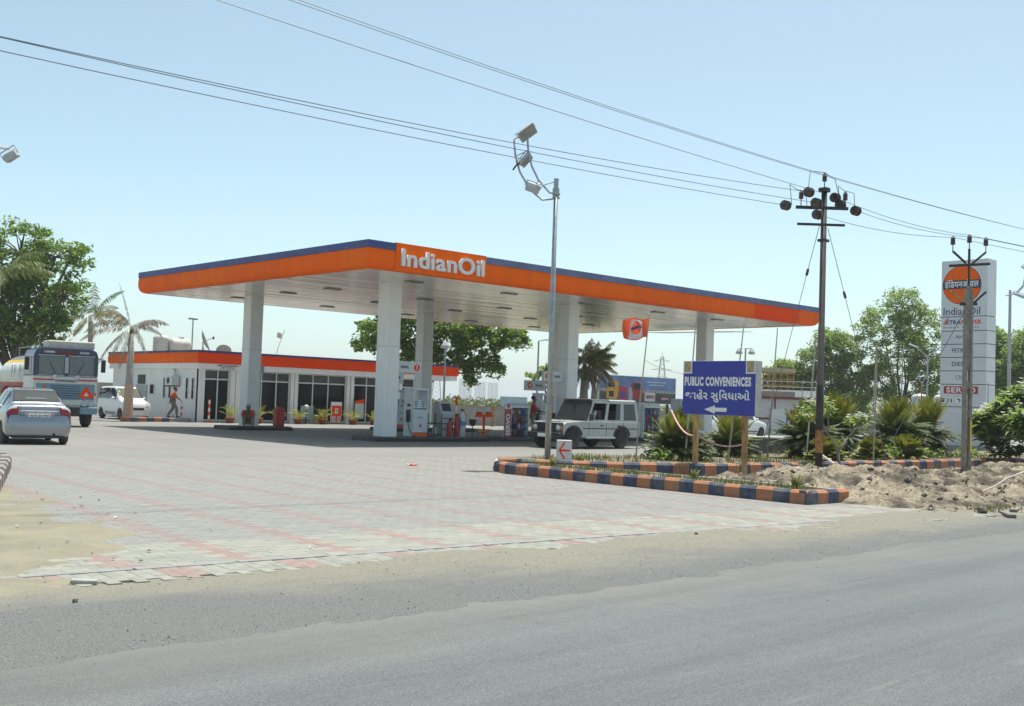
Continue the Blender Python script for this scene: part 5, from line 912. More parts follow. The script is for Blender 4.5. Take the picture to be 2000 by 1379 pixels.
fw_q = [gp(1, .08, 1), gp(1, .08, -1), gp(1, .95, -1), gp(1, .95, 1)]; MB().add([p + Vector((.004, 0, 0)) for p in fw_q] + [p - Vector((.02, 0, 0)) for p in fw_q], [(0, 1, 2, 3), (7, 6, 5, 4), (0, 4, 5, 1), (1, 5, 6, 2), (2, 6, 7, 3), (3, 7, 4, 0)]).build('windscreen', M('screen_glass', (.045, .05, .05), .06, spec=.4), J)
MB().bar(gp(1, .5, 0) + Vector((.01, 0, -.3)), gp(1, .5, 0) + Vector((.0, 0, .3)), .03).build('screen_divider', BLACK, J)
MB().prism([(-hw + .09, zr), (hw - .09, zr), (hw - .16, zr + .055), (-hw + .16, zr + .055)], 'x', .12, 1.55).build('roof_rear', JW, J, bevel=.03)
MB().prism([(-hw + .085, zr - .005), (hw - .085, zr - .005), (hw - .16, zr + .06), (-hw + .16, zr + .06)], 'x', 1.55, 2.5).build('roof_front', M('dark_hood_cloth', (.07, .072, .068), .8), J, bevel=.03)
MB().bx(.1, .14, -.62, .62, zb + .06, zr - .08).build('rear_glass', CGLASS, J); MB().bx(.02, 2.8, -hw + .05, hw - .05, zb - .05, zb - .02).build('interior_floor', BLACK, J)
for x, y in ((1.95, .38), (1.95, -.38), (1.1, 0)): MB().box((x, y, zb + .16), (.14, .46 if y else 1.2, .5)).build('seat', M('seat_grey', (.09, .085, .08), .9), J, bevel=.04)
MB().bx(3.985, 4.012, -.78, .78, .5, .9).build('front_shade_panel', M('jeep_front_shade', (.09, .095, .095), .5), J); MB().bx(4.012, 4.03, -.44, .44, .58, .88).build('grille', BLACK, J)  # dark sheet over the front face: its shade is put into the colour
for i in range(6): MB().bx(4.03, 4.045, -.38 + i * .14, -.34 + i * .14, .6, .86).build('grille_bar', DARK, J)
MB().box((4.1, 0, .46), (.16, 1.62, .2)).build('bumper', BLACK, J, bevel=.04); MB().box((4.19, 0, .46), (.02, .5, .12)).build('number_plate', WHITE2, J); MB().box((-.08, 0, .48), (.14, 1.5, .14)).build('rear_bumper', BLACK, J, bevel=.03); MB().box((3.4, 0, .975 * kz + .02), (.8, .9, .03)).build('bonnet_shade_panel', M('bonnet_shade', (.10, .105, .105), .35, coat=.4), J, bevel=.01)  # dark sheet on the bonnet paints in the canopy's shade and reflection
# tanker truck
hv = Vector((-.147, -.989)); T = thing('tanker_truck', 'tanker truck with dark blue cab top and white and red tank', 'truck', (16.45, 43.3, .02), math.atan2(hv.y, hv.x))
CABB = M('cab_navy', (.016, .027, .085), .35, var=.1, coat=.4, dirt=.1); CABW = M('cab_white', (.68, .68, .64), .45, dirt=.15); CABL = M('cab_light_blue', (.17, .29, .37), .45, var=.12, dirt=.1)
MB().prism([(-1.2, 1.97), (1.2, 1.97), (1.2, 2.75), (1.12, 2.98), (.9, 3.08), (-.9, 3.08), (-1.12, 2.98), (-1.2, 2.75)], 'x', -1.9, 0).build('cab_upper', CABB, T, bevel=.05)
MB().bx(-1.9, .0, -1.2, 1.2, .82, 1.968).build('cab_lower', CABW, T, bevel=.04); MB().bx(.0, .012, -1.08, 1.08, 1.06, 1.68).build('grille_panel', CABL, T)
for i in range(6): MB().bx(.012, .03, -.55, .55, 1.12 + i * .09, 1.15 + i * .09).build('grille_slat', M('slat_dark', (.05, .09, .13), .5), T)
MB().bx(.0, .014, -1.19, -.42, 1.8, 1.855).build('red_stripe', REDP, T); MB().bx(.0, .014, .42, 1.19, 1.8, 1.855).build('red_stripe', REDP, T); MB().bx(.0, .016, -.4, .4, 1.74, 1.84).build('name_plate', M('dull_plate', (.35, .35, .33), .5), T); text('ASHOK LEYLAND', .07, (.02, 0, 1.79), (1, 0, 0), BLACK, T)
for s in (-1, 1):
    f = MB().box((.012, s * .56, 2.38), (.04, .92, .74)).build('windscreen', M('screen_blue', (.10, .135, .15), .06, spec=.9), T, bevel=.05); MB().bx(.0, .02, s * .56 - .5, s * .56 + .5, 1.98, 2.0).build('screen_seal', LGREY, f); MB().bx(.0, .02, s * .56 - .5, s * .56 + .5, 2.76, 2.78).build('screen_seal', LGREY, f)
    MB().tube([(.05, s * .4, 2.02), (.05, s * .62, 2.5)], .012).build('wiper', BLACK, T); MB().lathe([(.02, 0), (.1, .0), (.1, .04), (.03, .06)], 12, (.02, s * .42, 1.93), 'x').build('marker_lamp', LAMPG, T)
    for dy in (.0, .24): MB().lathe([(.13, 0), (.13, .025), (.105, .03), (.1, .015), (.02, .02)], 18, (.005, s * (.72 + dy), .93), 'x').build('headlamp', LAMPG, T, smooth=True)
    tri = MB().prism([(s * .78 - .3, 1.14), (s * .78 + .3, 1.14), (s * .78, 1.62)], 'x', .014, .03).build('warning_triangle', ORANGE2, T); MB().prism([(s * .78 - .1, 1.22), (s * .78 + .1, 1.22), (s * .78, 1.38)], 'x', .03, .034).build('triangle_centre', LGREY, tri)
    MB().box((-.15, s * 1.42, 2.42), (.08, .16, .5)).tube([(-.1, s * 1.2, 2.7), (-.12, s * 1.42, 2.72)], .02).build('mirror', BLACK, T); MB().bx(-1.6, -.5, s * 1.2 - .01, s * 1.2 + .012, 2.05, 2.7).build('door_glass', CGLASS, T)
    MB().box((.01, s * 1.12, 1.3), (.05, .06, .1)).build('indicator', ORANGE2, T)
MB().box((.02, 0, 2.4), (.03, .14, .62)).build('centre_pillar', GREY, T); MB().bx(.02, .05, -.35, .35, 2.83, 2.97).build('route_board', M('dark_red', (.16, .03, .03), .5), T)
for s, w in ((-.65, 'GOODS'), (.65, 'CARRIER')): text(w, .1, (.012, -s, 2.9), (1, 0, 0), PRINTW, T, bold=.003)
MB().box((-.9, .25, 3.22), (1.0, 1.75, .3)).build('roof_air_deflector', M('cream_board', (.6, .58, .5), .6), T, bevel=.05); MB().box((.1, 0, .65), (.25, 2.38, .28)).build('bumper', CABL, T, bevel=.04); MB().box((-.5, 0, .6), (1.6, 1.0, .35)).build('chassis_front', BLACK, T)
MB().box((.24, 0, .66), (.02, .5, .13)).build('number_plate', YEL, T)
wm = wheel_meshes(.5, .28, 0, M('truck_rim', (.2, .08, .06), .6))
for x in (-.85, -5.0, -6.2):
    for s in (-1, 1): wheel(T, x, s * 1.0, .5, wm)
MB().bx(-7.6, -1.5, -.45, .45, .6, .85).build('chassis', BLACK, T)
tb = MB(); n = 40; xs_ = [-2.15, -2.3, -4.0, -5.6, -7.3, -7.45]; sc_ = [.86, 1, 1, 1, 1, .86]
for x, k in zip(xs_, sc_): tb.v += [(x, 1.18 * k * math.cos(2 * math.pi * j / n), 1.98 + .92 * k * math.sin(2 * math.pi * j / n)) for j in range(n)]
for a in range(len(xs_) - 1):
    for j in range(n):
        ang = (j + .5) / n * 360; z = math.sin(R(ang)); tb.f.append((a * n + j, a * n + (j + 1) % n, (a + 1) * n + (j + 1) % n, (a + 1) * n + j)); tb.m.append(2 if z < -.38 else (3 if .62 < z < .76 else (1 if z >= .76 else 0)))
tb.f += [tuple(range(n))[::-1], tuple(range((len(xs_) - 1) * n, len(xs_) * n))]; tb.m += [0, 0]
tb.build('tank', [CABW, M('tank_grey', (.2, .2, .195), .6), RED, YEL], T, sharp=50)
for x in (-3.2, -4.6, -6.0): MB().lathe([(.28, 0), (.28, .16), (.1, .2)], 14, (x, 0, 2.86)).build('hatch', GREY, T)
MB().bx(-6.8, -2.4, -.42, .42, 2.86, 2.9).build('walkway', DARK, T); MB().tube([(-2.4, -.5, 3.2), (-6.8, -.5, 3.2)], .02).tube([(-2.4, -.5, 2.8), (-2.4, -.5, 3.2)], .02).tube([(-6.8, -.5, 2.8), (-6.8, -.5, 3.2)], .02).build('hand_rail', STEEL, T)
for i in range(8): MB().box((-2.8 - i * .55, -1.03, 1.42), (.06, .14, .5), (R(-32), 0, 0)).build('guard_rib', RED, T)
for x in (-2.8, -3.9, -4.5): MB().box((x, -1.17, 2.15), (.05, .02, .5)).build('tank_mark', M('mark_dark', (.12, .06, .06), .6), T)
# auto rickshaw behind the jeep
t = thing('auto_rickshaw', 'yellow and green auto rickshaw behind the tail of the jeep', 'rickshaw', (38.6, 34.3, .02), R(190))
MB().prism([(-1.2, .35), (.3, .35), (.6, .5), (1.15, .6), (1.2, .9), (.75, 1.0), (.7, .95), (-1.2, .95)], 'y', -.6, .6).build('lower_body', GREENP, t, bevel=.04)
MB().prism([(-1.2, .95), (-1.15, .96), (.75, 1.0), (.45, 1.5), (.2, 1.62), (-.9, 1.62), (-1.15, 1.45)], 'y', -.58, .58).build('canopy', YEL, t, bevel=.06)
for s in (-1, 1): MB().prism([(-.4, 1.0), (.5, 1.0), (.35, 1.42), (-.4, 1.42)], 'y', s * .585, s * .59).build('side_opening_shade', BLACK, t)  # black sheets paint the shade inside the open sides
wm = wheel_meshes(.22, .12, 0)
for x, y in ((-.8, .5), (-.8, -.5), (1.0, 0)): wheel(t, x, y, .22, wm)
# ------------------------------------------------------------------ people
def skin_obj(name, joints, edges, mat, parent, root, sub=2):
    names = list(joints); me = bpy.data.meshes.new(name); me.from_pydata([joints[k][0] for k in names], [(names.index(a), names.index(b)) for a, b in edges], [])
    me.materials.append(mat); o = bpy.data.objects.new(name, me); COL.objects.link(o); o.parent = parent; sk = o.modifiers.new('skin', 'SKIN'); sk.use_smooth_shade = True
    lay = me.skin_vertices[0].data if me.skin_vertices else None
    if lay is None:
        bpy.context.view_layer.objects.active = o; lay = me.skin_vertices[0].data
    for i, k in enumerate(names): r = joints[k][1]; lay[i].radius = r if isinstance(r, tuple) else (r, r); lay[i].use_root = (k == root)
    ss = o.modifiers.new('sub', 'SUBSURF'); ss.levels = sub; ss.render_levels = sub
    dg = bpy.context.evaluated_depsgraph_get(); dg.update(); m2 = bpy.data.meshes.new_from_object(o.evaluated_get(dg)); o.modifiers.clear(); m2.name = name; o.data = m2
    if not m2.materials: m2.materials.append(mat)
    for p in m2.polygons: p.use_smooth = True
    return o
SKIN = M('brown_skin', (.16, .085, .055), .6, var=.1, scale=20); HAIR = M('black_hair', (.015, .013, .012), .6)
def person(label, loc, rz, pose, shirt, trousers, cap=None, legs=True, scale=1.):
    # pose: joint positions, y forward, x to the person's right, z up
    t = thing('person', label, 'person', loc, rz); t.scale = (scale,) * 3; P = {k: Vector(v) for k, v in pose.items()}
    hd = P['head']; J_ = {'pelvis': (P['pelvis'], (.14, .11)), 'spine': (P['pelvis'].lerp(P['chest'], .5), (.135, .105)), 'chest': (P['chest'], (.16, .115)), 'neck': (P['chest'].lerp(hd, .5), .055), 'jaw': (hd + Vector((0, .02, -.06)), (.068, .075)), 'head': (hd + Vector((0, 0, .03)), (.078, .092)), 'crown': (hd + Vector((0, -.005, .11)), (.055, .065))}
    E_ = [('pelvis', 'spine'), ('spine', 'chest'), ('chest', 'neck'), ('neck', 'jaw'), ('jaw', 'head'), ('head', 'crown')]
    for s in 'RL':
        sh, el, wr = P['sh' + s], P['el' + s], P['wr' + s]; J_['sh' + s] = (sh, .062); J_['el' + s] = (el, .042); J_['wr' + s] = (wr, .03); E_ += [('chest', 'sh' + s), ('sh' + s, 'el' + s), ('el' + s, 'wr' + s)]
        d = (wr - el).normalized(); pm = wr + d * .07; J_['pm' + s] = (pm, (.036, .02)); E_.append(('wr' + s, 'pm' + s)); side = d.cross(Vector((0, 1, .2))).normalized() if abs(d.y) < .9 else Vector((1, 0, 0)); cu = Vector((0, .3, -.1))
        for i, (o_, ln) in enumerate(((-.03, .055), (-.011, .07), (.009, .066), (.027, .05))):
            a = pm + side * o_ + d * .03; J_['f%d%s' % (i, s)] = (a, .0095); J_['g%d%s' % (i, s)] = (a + (d + cu * .6).normalized() * ln, .008); E_ += [('pm' + s, 'f%d%s' % (i, s)), ('f%d%s' % (i, s), 'g%d%s' % (i, s))]
        th = wr + d * .03 - side * .04; J_['th' + s] = (th, .011); J_['ti' + s] = (th + d * .05 - side * .02, .009); E_ += [('wr' + s, 'th' + s), ('th' + s, 'ti' + s)]
        if legs:
            J_['hp' + s] = (P['hp' + s], .085); J_['kn' + s] = (P['kn' + s], .058); J_['an' + s] = (P['an' + s], .038); J_['to' + s] = (P['an' + s] + Vector((0, .15, -.055)), (.04, .025)); E_ += [('pelvis', 'hp' + s), ('hp' + s, 'kn' + s), ('kn' + s, 'an' + s), ('an' + s, 'to' + s)]
    skin_obj('body', J_, E_, SKIN, t, 'pelvis')
    S_ = {'pelvis': (P['pelvis'] + Vector((0, 0, -.03)), (.172, .142)), 'spine': (J_['spine'][0], (.165, .135)), 'chest': (P['chest'], (.185, .135)), 'col': (P['chest'].lerp(hd, .3), .075)}; SE = [('pelvis', 'spine'), ('spine', 'chest'), ('chest', 'col')]
    for s in 'RL': S_['sh' + s] = (P['sh' + s], .086); S_['sl' + s] = (P['sh' + s].lerp(P['el' + s], .8), .076); SE += [('chest', 'sh' + s), ('sh' + s, 'sl' + s)]
    skin_obj('shirt', S_, SE, shirt, t, 'pelvis')
    if legs:
        Tq = {'pelvis': (P['pelvis'] + Vector((0, 0, -.02)), (.142, .115))}; TE = []
        for s in 'RL': Tq['hp' + s] = (P['hp' + s], .112); Tq['kn' + s] = (P['kn' + s], .088); Tq['an' + s] = (P['an' + s] + (P['kn' + s] - P['an' + s]) * .12, .068); TE += [('pelvis', 'hp' + s), ('hp' + s, 'kn' + s), ('kn' + s, 'an' + s)]
        skin_obj('trousers', Tq, TE, trousers, t, 'pelvis')
        for s in 'RL': a = P['an' + s]; MB().ball(a + Vector((0, .06, -.045)), (.05, .135, .045), 10, 6).build('shoe', BLACK, t, smooth=True)
    MB().ball(hd + Vector((0, -.03, .07)), (.088, .098, .095), 12, 8).build('hair', HAIR, t, smooth=True)
    fz = hd + Vector((0, .085, 0)); MB().ball(fz + Vector((0, .018, -.005)), (.014, .022, .022), 8, 5).build('nose', SKIN, t, smooth=True); MB().bx(fz.x - .022, fz.x + .022, fz.y - .005, fz.y + .008, fz.z - .055, fz.z - .047).build('mouth', M('lip', (.12, .05, .04), .6), t)
    for s in (-1, 1): MB().ball(fz + Vector((s * .032, .0, .03)), (.012, .01, .008), 8, 5).build('eye', BLACK, t); MB().ball(hd + Vector((s * .085, -.005, .01)), (.012, .022, .03), 8, 5).build('ear', SKIN, t)
    if cap: MB().lathe([(.1, 0), (.102, .03), (.08, .09), (.02, .115)], 14, hd + Vector((0, -.01, .055))).box(hd + Vector((0, .12, .065)), (.15, .12, .012)).build('cap', cap, t, smooth=True)
    return t
STAND = dict(pelvis=(0, 0, .95), chest=(0, .0, 1.30), head=(0, .02, 1.56), shR=(.19, 0, 1.38), elR=(.24, -.02, 1.10), wrR=(.25, .08, .86), shL=(-.19, 0, 1.38), elL=(-.24, .0, 1.1), wrL=(-.25, .08, .86), hpR=(.09, 0, .9), knR=(.1, .02, .5), anR=(.1, 0, .09), hpL=(-.09, 0, .9), knL=(-.1, .02, .5), anL=(-.1, 0, .09))
WALK = dict(STAND, chest=(0, .05, 1.29), head=(0, .1, 1.54), shR=(.19, .05, 1.37), elR=(.25, -.12, 1.13), wrR=(.27, -.16, .88), shL=(-.19, .05, 1.37), elL=(-.25, .16, 1.13), wrL=(-.26, .36, .98), knR=(.1, .2, .52), anR=(.1, .22, .12), knL=(-.1, .0, .5), anL=(-.09, -.28, .12))
REACH = dict(STAND, elR=(.26, .14, 1.14), wrR=(.2, .36, 1.1), elL=(-.26, .1, 1.12), wrL=(-.18, .34, 1.02))
SEAT = dict(pelvis=(0, 0, .26), chest=(0, .16, .58), head=(0, .3, .80), shR=(.19, .18, .66), elR=(.25, .36, .46), wrR=(.07, .50, .45), shL=(-.19, .18, .66), elL=(-.25, .36, .46), wrL=(-.06, .5, .43), hpR=(.1, .03, .24), knR=(.17, .42, .44), anR=(.16, .50, .08), hpL=(-.1, .03, .24), knL=(-.19, .42, .42), anL=(-.2, .56, .08))
OSH = M('orange_shirt', (.62, .10, .03), .85, var=.15, scale=15); KHA = M('khaki_cloth', (.24, .20, .15), .9, var=.15, scale=15); GRC = M('grey_cloth', (.16, .15, .14), .9); MAR = M('maroon_cloth', (.20, .03, .05), .9); PALE = M('pale_cloth', (.5, .48, .5), .9)
vr = math.atan2(right0.y, right0.x)
person('person in an orange shirt striding past the building side wall', (25.35, 52.45, .2), vr - math.pi / 2 + .25, WALK, OSH, GRC, scale=.93)
t = thing('step_block', 'small concrete step under the walking person', 'step', (25.35, 52.45, 0)); MB().box((0, 0, .09), (1.6, .9, .2)).build('slab', CONC, t, bevel=.03); MB().box((0, -.02, .195), (1.5, .8, .03)).build('tread', CONC, t)
dirc = Vector((-23.4, -41.2)).normalized()
person('person in a cap and orange shirt sitting on the plinth', (23.5, 41.62, .14), math.atan2(dirc.y, dirc.x) - math.pi / 2, SEAT, OSH, KHA, cap=M('grey_cap', (.25, .24, .24), .9), scale=1.0)
person('person in a red shirt standing by the pump behind the jeep', (31.1, 32.2, .14), vr - math.pi / 2, REACH, RED, KHA)
person('person in a maroon shirt half hidden between column and pump', (25.2, 33.75, .0), vr + math.pi * .6, REACH, MAR, PALE)
DRV = dict(SEAT, pelvis=(0, 0, 0), chest=(0, -.02, .36), head=(0, .04, .62), shR=(.19, 0, .44), elR=(.24, .2, .28), wrR=(.15, .42, .36), shL=(-.19, 0, .44), elL=(-.24, .2, .28), wrL=(-.15, .42, .36))
person('person in a pale shirt at the open side window of the jeep', (28.87, 26.9, .92), math.pi / 2, DRV, PALE, KHA, legs=False, scale=.9); person('person in dark clothes sitting deeper inside the jeep', (28.87, 27.65, .92), math.pi / 2, DRV, GRC, KHA, legs=False, scale=.9)
kerb('palm_planter_kerb', 'short orange and blue kerb around the foot of the dying palm', [(22.3, 51.35), (24.75, 51.5)], .3, .24, .38)
# ------------------------------------------------------------------ blue sign, arrow box, flag, bamboo poles
t = thing('direction_sign', 'blue PUBLIC CONVENIENCES sign box on two rusty posts', 'sign', (20.45, 15.08, 0)); n0 = (-1, 0, 0)
MB().bx(-.1, .14, -1.0, 1.0, 1.43, 2.66).build('sign_box', M('sign_case', (.55, .55, .52), .6, var=.15, dirt=.2), t, bevel=.008); fc_ = MB().bx(-.108, -.1, -.995, .995, 1.435, 2.655).build('sign_face', SIGNB, t)
for y in (.87, -.87): p = MB().bx(-.114, -.108, y - .125, y + .125, 2.37, 2.652).build('corner_sticker', PRINTW, fc_); MB().bx(-.118, -.114, y - .095, y + .095, 2.40, 2.65).build('sticker_print', M('faded_sticker', (.48, .38, .22), .7, var=.3, scale=12), p)
def fit_text(body, wdt, hgt, loc, n_, mt, parent, bold=0., name='lettering'):
    me = text_mesh(body, 1., .0, bold, spacing=1. + bold * 2.2); co = np.array([v.co[:] for v in me.vertices]); mn, mxx = co.min(0), co.max(0); me.transform(Matrix.Translation(loc) @ facing(n_) @ Matrix.Diagonal((wdt / (mxx[0] - mn[0]), hgt / (mxx[1] - mn[1]), 1, 1)) @ Matrix.Translation((-(mn[0] + mxx[0]) / 2, -(mn[1] + mxx[1]) / 2, 0))); me.name = name; me.materials.clear(); me.materials.append(mt); return link(name, me, parent)
fit_text('PUBLIC CONVENIENCES', 1.84, .215, (-.112, .03, 2.19), n0, PRINTW, fc_, .05)
fit_text('જાહેર સુિવધાઓ', 1.78, .29, (-.112, .03, 1.86), n0, PRINTW, fc_, .022)
MB().prism([(.37, 1.555), (.07, 1.65), (.07, 1.6), (-.25, 1.6), (-.25, 1.51), (.07, 1.51), (.07, 1.46)], 'x', -.113, -.109).build('arrow', PRINTW, fc_)
for y in (.68, -.68): MB().bx(-.04, .05, y - .05, y + .05, -.1, 1.43).build('post', RUST, t)
t = thing('arrow_box', 'small grey box with an orange left arrow beside the lamp pole', 'sign', (18.78, 18.35, .2), TR + .1); MB().box((0, 0, .26), (.34, .24, .5)).build('box', LGREY, t, bevel=.012); MB().bar((-.12, -.124, .27), (.12, -.124, .27), .012, .04).bar((-.13, -.124, .27), (.0, -.124, .47), .012, .035).bar((-.13, -.124, .27), (.0, -.124, .07), .012, .035).build('arrow', ORANGE2, t); MB().box((0, 0, .0), (.2, .16, .06)).build('foot', DARK, t)
t = thing('station_flag', 'orange flag with a round emblem on a leaning bamboo pole', 'flag', (21.2, 18.2, .2)); MB().tube([(0, 0, -.2), (.05, -.06, 1.6), (.22, -.14, 3.68)], [.022, .018, .012], 6).build('pole', WOOD, t)
V = []; F = []; nx_, nz_ = 40, 32
for a in range(nx_ + 1):
    for c in range(nz_ + 1): u, v = a / nx_, c / nz_; V.append((.2 - right0.x * u * .62 + .04 * math.sin(u * 9 + v * 3), -.13 - right0.y * u * .62 + .05 * math.sin(u * 8 + v * 2), 3.62 - v * .52 - .06 * u - .03 * math.sin(u * 7 + v * 4)))
def flagmat():
    mt = bpy.data.materials.new('flag_cloth'); mt.use_nodes = True; b = mt.node_tree.nodes['Principled BSDF']; b.inputs['Base Color'].default_value = (.75, .12, .04, 1); b.inputs['Roughness'].default_value = .8; tr_ = mt.node_tree.nodes.new('ShaderNodeBsdfTranslucent'); tr_.inputs[0].default_value = (.75, .12, .04, 1); mx = mt.node_tree.nodes.new('ShaderNodeMixShader'); mx.inputs[0].default_value = .4; l_ = mt.node_tree.links; l_.new(b.outputs[0], mx.inputs[1]); l_.new(tr_.outputs[0], mx.inputs[2]); l_.new(mx.outputs[0], mt.node_tree.nodes['Material Output'].inputs[0]); return mt
idx = []; k = nz_ + 1
for a in range(nx_):
    for c in range(nz_):
        F.append((a * k + c, a * k + c + 1, (a + 1) * k + c + 1, (a + 1) * k + c)); u, v = (a + .5) / nx_, (c + .5) / nz_
        du, dv = (u - .48) * .62, (v - .46) * .52; idx.append(1 if (.22 < u < .74 and .08 < v < .95 and not (du * du + dv * dv < .023)) else (2 if (du * du + dv * dv < .023 and abs(dv) < .035) else 0))
link('cloth', arr_mesh('cloth', V, F, [flagmat(), M('flag_white', (.7, .68, .72), .8), M('flag_navy', (.08, .08, .25), .8)], True, idx), t)
me = fit_text('IndianOil', .26, .06, (0, 0, 0), (0, 0, 1), M('flag_navy', (.08, .08, .25)), t, .01); me.data.transform(Matrix.Translation((.2 - right0.x * .3, -.13 - right0.y * .3 , 3.62 - .47)) @ facing((-.73, -.68, 0))); me.data.transform(Matrix.Translation(Vector((-fwd0.x, -fwd0.y, 0)) * .09))
BM = [(22.8, 17.9, 3.8, 'bamboo pole rising behind the left edge of the blue sign', .2), (24.1, 17.5, 3.75, 'bamboo pole seen between the posts of the blue sign', .35), (28.0, 18.9, 3.95, 'bamboo pole standing behind the concrete block', .22), (27.4, 17.2, 3.7, 'bamboo pole in front of the cycad left of the dark pole', .2), (31.5, 17.5, 3.7, 'pale pole behind the flowering young frangipani', .12), (29.5, 16.3, 3.4, 'brown pole just right of the dark steel pole', .06), (35.0, 18.4, 3.85, 'pale pole before the last two cycads', .08), (36.6, 20.2, 3.9, 'bamboo pole at the back of the bed beyond the dark pole', .02), (44.5, 19.6, 2.9, 'thin pole beyond the base of the totem sign', .0)]
for i, (x, y, z, l, ln) in enumerate(BM):
    t = thing('bamboo_pole', l, 'pole', (x, y, .1), group='bamboo poles along the garden bed'); pts = [(right0.x * ln * q, right0.y * ln * q, z * q) for q in (0, .25, .5, .75, 1)]; MB().tube(pts, [.026, .024, .022, .019, .014], 7).build('cane', WOOD if i % 3 else M('grey_cane', (.5, .48, .43), .8), t)
    b = MB()
    for q in (.2, .42, .65, .85): b.lathe([(.022, -.01), (.03, 0), (.022, .01)], 7, (right0.x * ln * q, right0.y * ln * q, z * q))
    b.build('cane_joints', WOOD, t)
def sagline(p, q, sag, r=.01, n=14): return [tuple(Vector(p).lerp(Vector(q), i / n) - Vector((0, 0, sag * 4 * (i / n) * (1 - i / n)))) for i in range(n + 1)]
TAPE = M('tape_white', (.62, .5, .46), .7, var=.4, scale=25, col2=(.45, .12, .1))
o = MB().tube(sagline((20.3, 15.55, .95), (20.38, 14.42, .8), .12), .018, 5).build('barrier_tape', TAPE); tag(o, 'twisted barrier tape tied between the two rusty sign posts', 'tape')
o = MB().tube(sagline((22.2, 17.9, 1.5), (20.35, 15.72, .95), .18), .02, 5).build('barrier_tape', TAPE); tag(o, 'barrier tape running from the wide cycad to the left sign post', 'tape')
for a, b_, s, l in [((21.3, 18.1, 2.75), (22.95, 17.75, 2.45), .1, 'thin cord from the flag pole to the first bamboo pole'), ((29.55, 16.3, 2.0), (31.6, 17.4, 2.1), .15, 'slack cord between the brown pole and the pale pole'), ((35.05, 18.3, 2.1), (44.5, 19.6, 1.9), .2, 'cord from the pale pole toward the totem sign')]:
    o = MB().tube(sagline(a, b_, s), .006, 4).build('cord', WOOD); tag(o, l, 'cord')
# ------------------------------------------------------------------ lamp pole with curved arms
def floodlight(parent, c, rot, w=.42, h=.32, name='floodlight'):
    hd = bpy.data.objects.new(name, None); COL.objects.link(hd); hd.parent = parent; hd.location = c; hd.rotation_euler = rot
    MB().prism([(-h / 2, 0), (h / 2, 0), (h * .38, .1), (0, .15), (-h * .38, .1)], 'x', -w / 2, w / 2).build('housing', GREY, hd, bevel=.01); MB().bx(-w * .44, w * .44, -h * .44, h * .44, -.012, .0).build('lens', M('flood_lens', (.3, .31, .31), .15), hd); MB().tube([(-w / 2 - .02, 0, .05), (-w / 2 - .03, 0, .2), (w / 2 + .03, 0, .2), (w / 2 + .02, 0, .05)], .012).build('yoke', STEEL, hd); return hd
L = thing('flood_lamp_pole', 'tall grey pole with two curved arms carrying three floodlights', 'lamp pole', (18.5, 18.62, .1), TR)
MB().tube([(0, 0, -.1), (.0, 0, 3), (0, 0, 6.82)], [.075, .062, .05], 12).build('pole', STEEL, L, smooth=True); MB().bx(-.08, .08, -.07, .07, 6.4, 6.62).bx(-.055, .055, -.055, .055, 6.62, 6.86).build('bracket', STEEL, L)
a1 = [(.1, -.1, 6.47), (-.15, -.1, 6.5), (-.42, -.1, 6.78), (-.6, -.1, 7.12), (-.7, -.1, 7.5), (-.73, -.1, 7.88)]; a2 = [(.1, .12, 6.42), (-.32, .12, 6.36), (-.62, .12, 6.6), (-.88, .12, 7.02), (-1.0, .12, 7.4), (-1.05, .12, 7.82)]
for a in (a1, a2): MB().tube(a, .024, 8).build('curved_arm', STEEL, L, smooth=True)
for p, q in ((a1[2], a2[2]), (a1[4], a2[4]), (a1[5], a2[5])): MB().tube([p, q], .014).build('tie_rod', STEEL, L)
MB().tube([(0, 0, 6.8), (-.3, 0, 6.7), (-.5, .0, 6.75)], .014).build('stay', STEEL, L)
floodlight(L, (-.72, 0, 7.95), (R(-35), R(-38), 0), .46, .36); floodlight(L, (-.72, 0, 7.28), (R(-25), R(-50), 0), .34, .26); floodlight(L, (-.58, -.02, 6.6), (R(50), R(15), .2), .34, .3)
MB().tube([(-.75, 0, 7.25), (-.95, .05, 7.2), (-1.05, .05, 7.05)], .022).build('loose_cable', BLACK, L)
L2 = thing('flood_lamp_pole', 'floodlight on an arm reaching in over the entrance from the left', 'lamp pole', (6.22, 21.7, 0), TR); MB().tube([(-.4, 0, 0), (-.4, 0, 5.9)], [.075, .05], 10).build('pole', STEEL, L2); MB().tube([(-.4, 0, 5.9), (.2, 0, 6.0), (.78, 0, 5.93)], .035).build('arm', WHITE2, L2); floodlight(L2, (.86, 0, 5.74), (R(15), R(-35), 0), .25, .22)
L3 = thing('flood_lamp_pole', 'distant curved arm floodlight pole right of the totem sign', 'lamp pole', (60.7, 25.6, 0), TR); MB().tube([(0, 0, 0), (0, 0, 8.6)], [.12, .07], 10).build('pole', STEEL, L3)
for dy in (-.12, .12): MB().tube([(-.2, dy, 8.3), (.3, dy, 8.4), (.75, dy, 8.9), (.9, dy, 9.6)], .03).build('curved_arm', STEEL, L3)
floodlight(L3, (.45, 0, 8.3), (R(20), R(20), 0), .6, .5); floodlight(L3, (.9, 0, 9.75), (R(20), R(20), 0), .6, .5)
def ylamp(x, y, h, w, label, globe=False):
    t = thing('street_lamp', label, 'street lamp', (x, y, 0), TR); MB().tube([(0, 0, 0), (0, 0, h)], [.075, .05], 8).build('pole', STEEL, t)
    for s in (-1, 1):
        MB().tube([(0, 0, h - .04), (s * w, 0, h + (.0 if globe else .5))], .03).build('arm', STEEL, t)
        if globe: MB().lathe([(.05, .1), (.2, -.12), (.24, -.26), (.02, -.3)], 12, (s * w, 0, h - .1)).build('lamp_head', GREY, t)
        else: MB().box((s * (w + .2), 0, h + .62), (.55, .18, .08), (0, -s * .35, 0)).build('lamp_head', WHITE2, t)
    return t
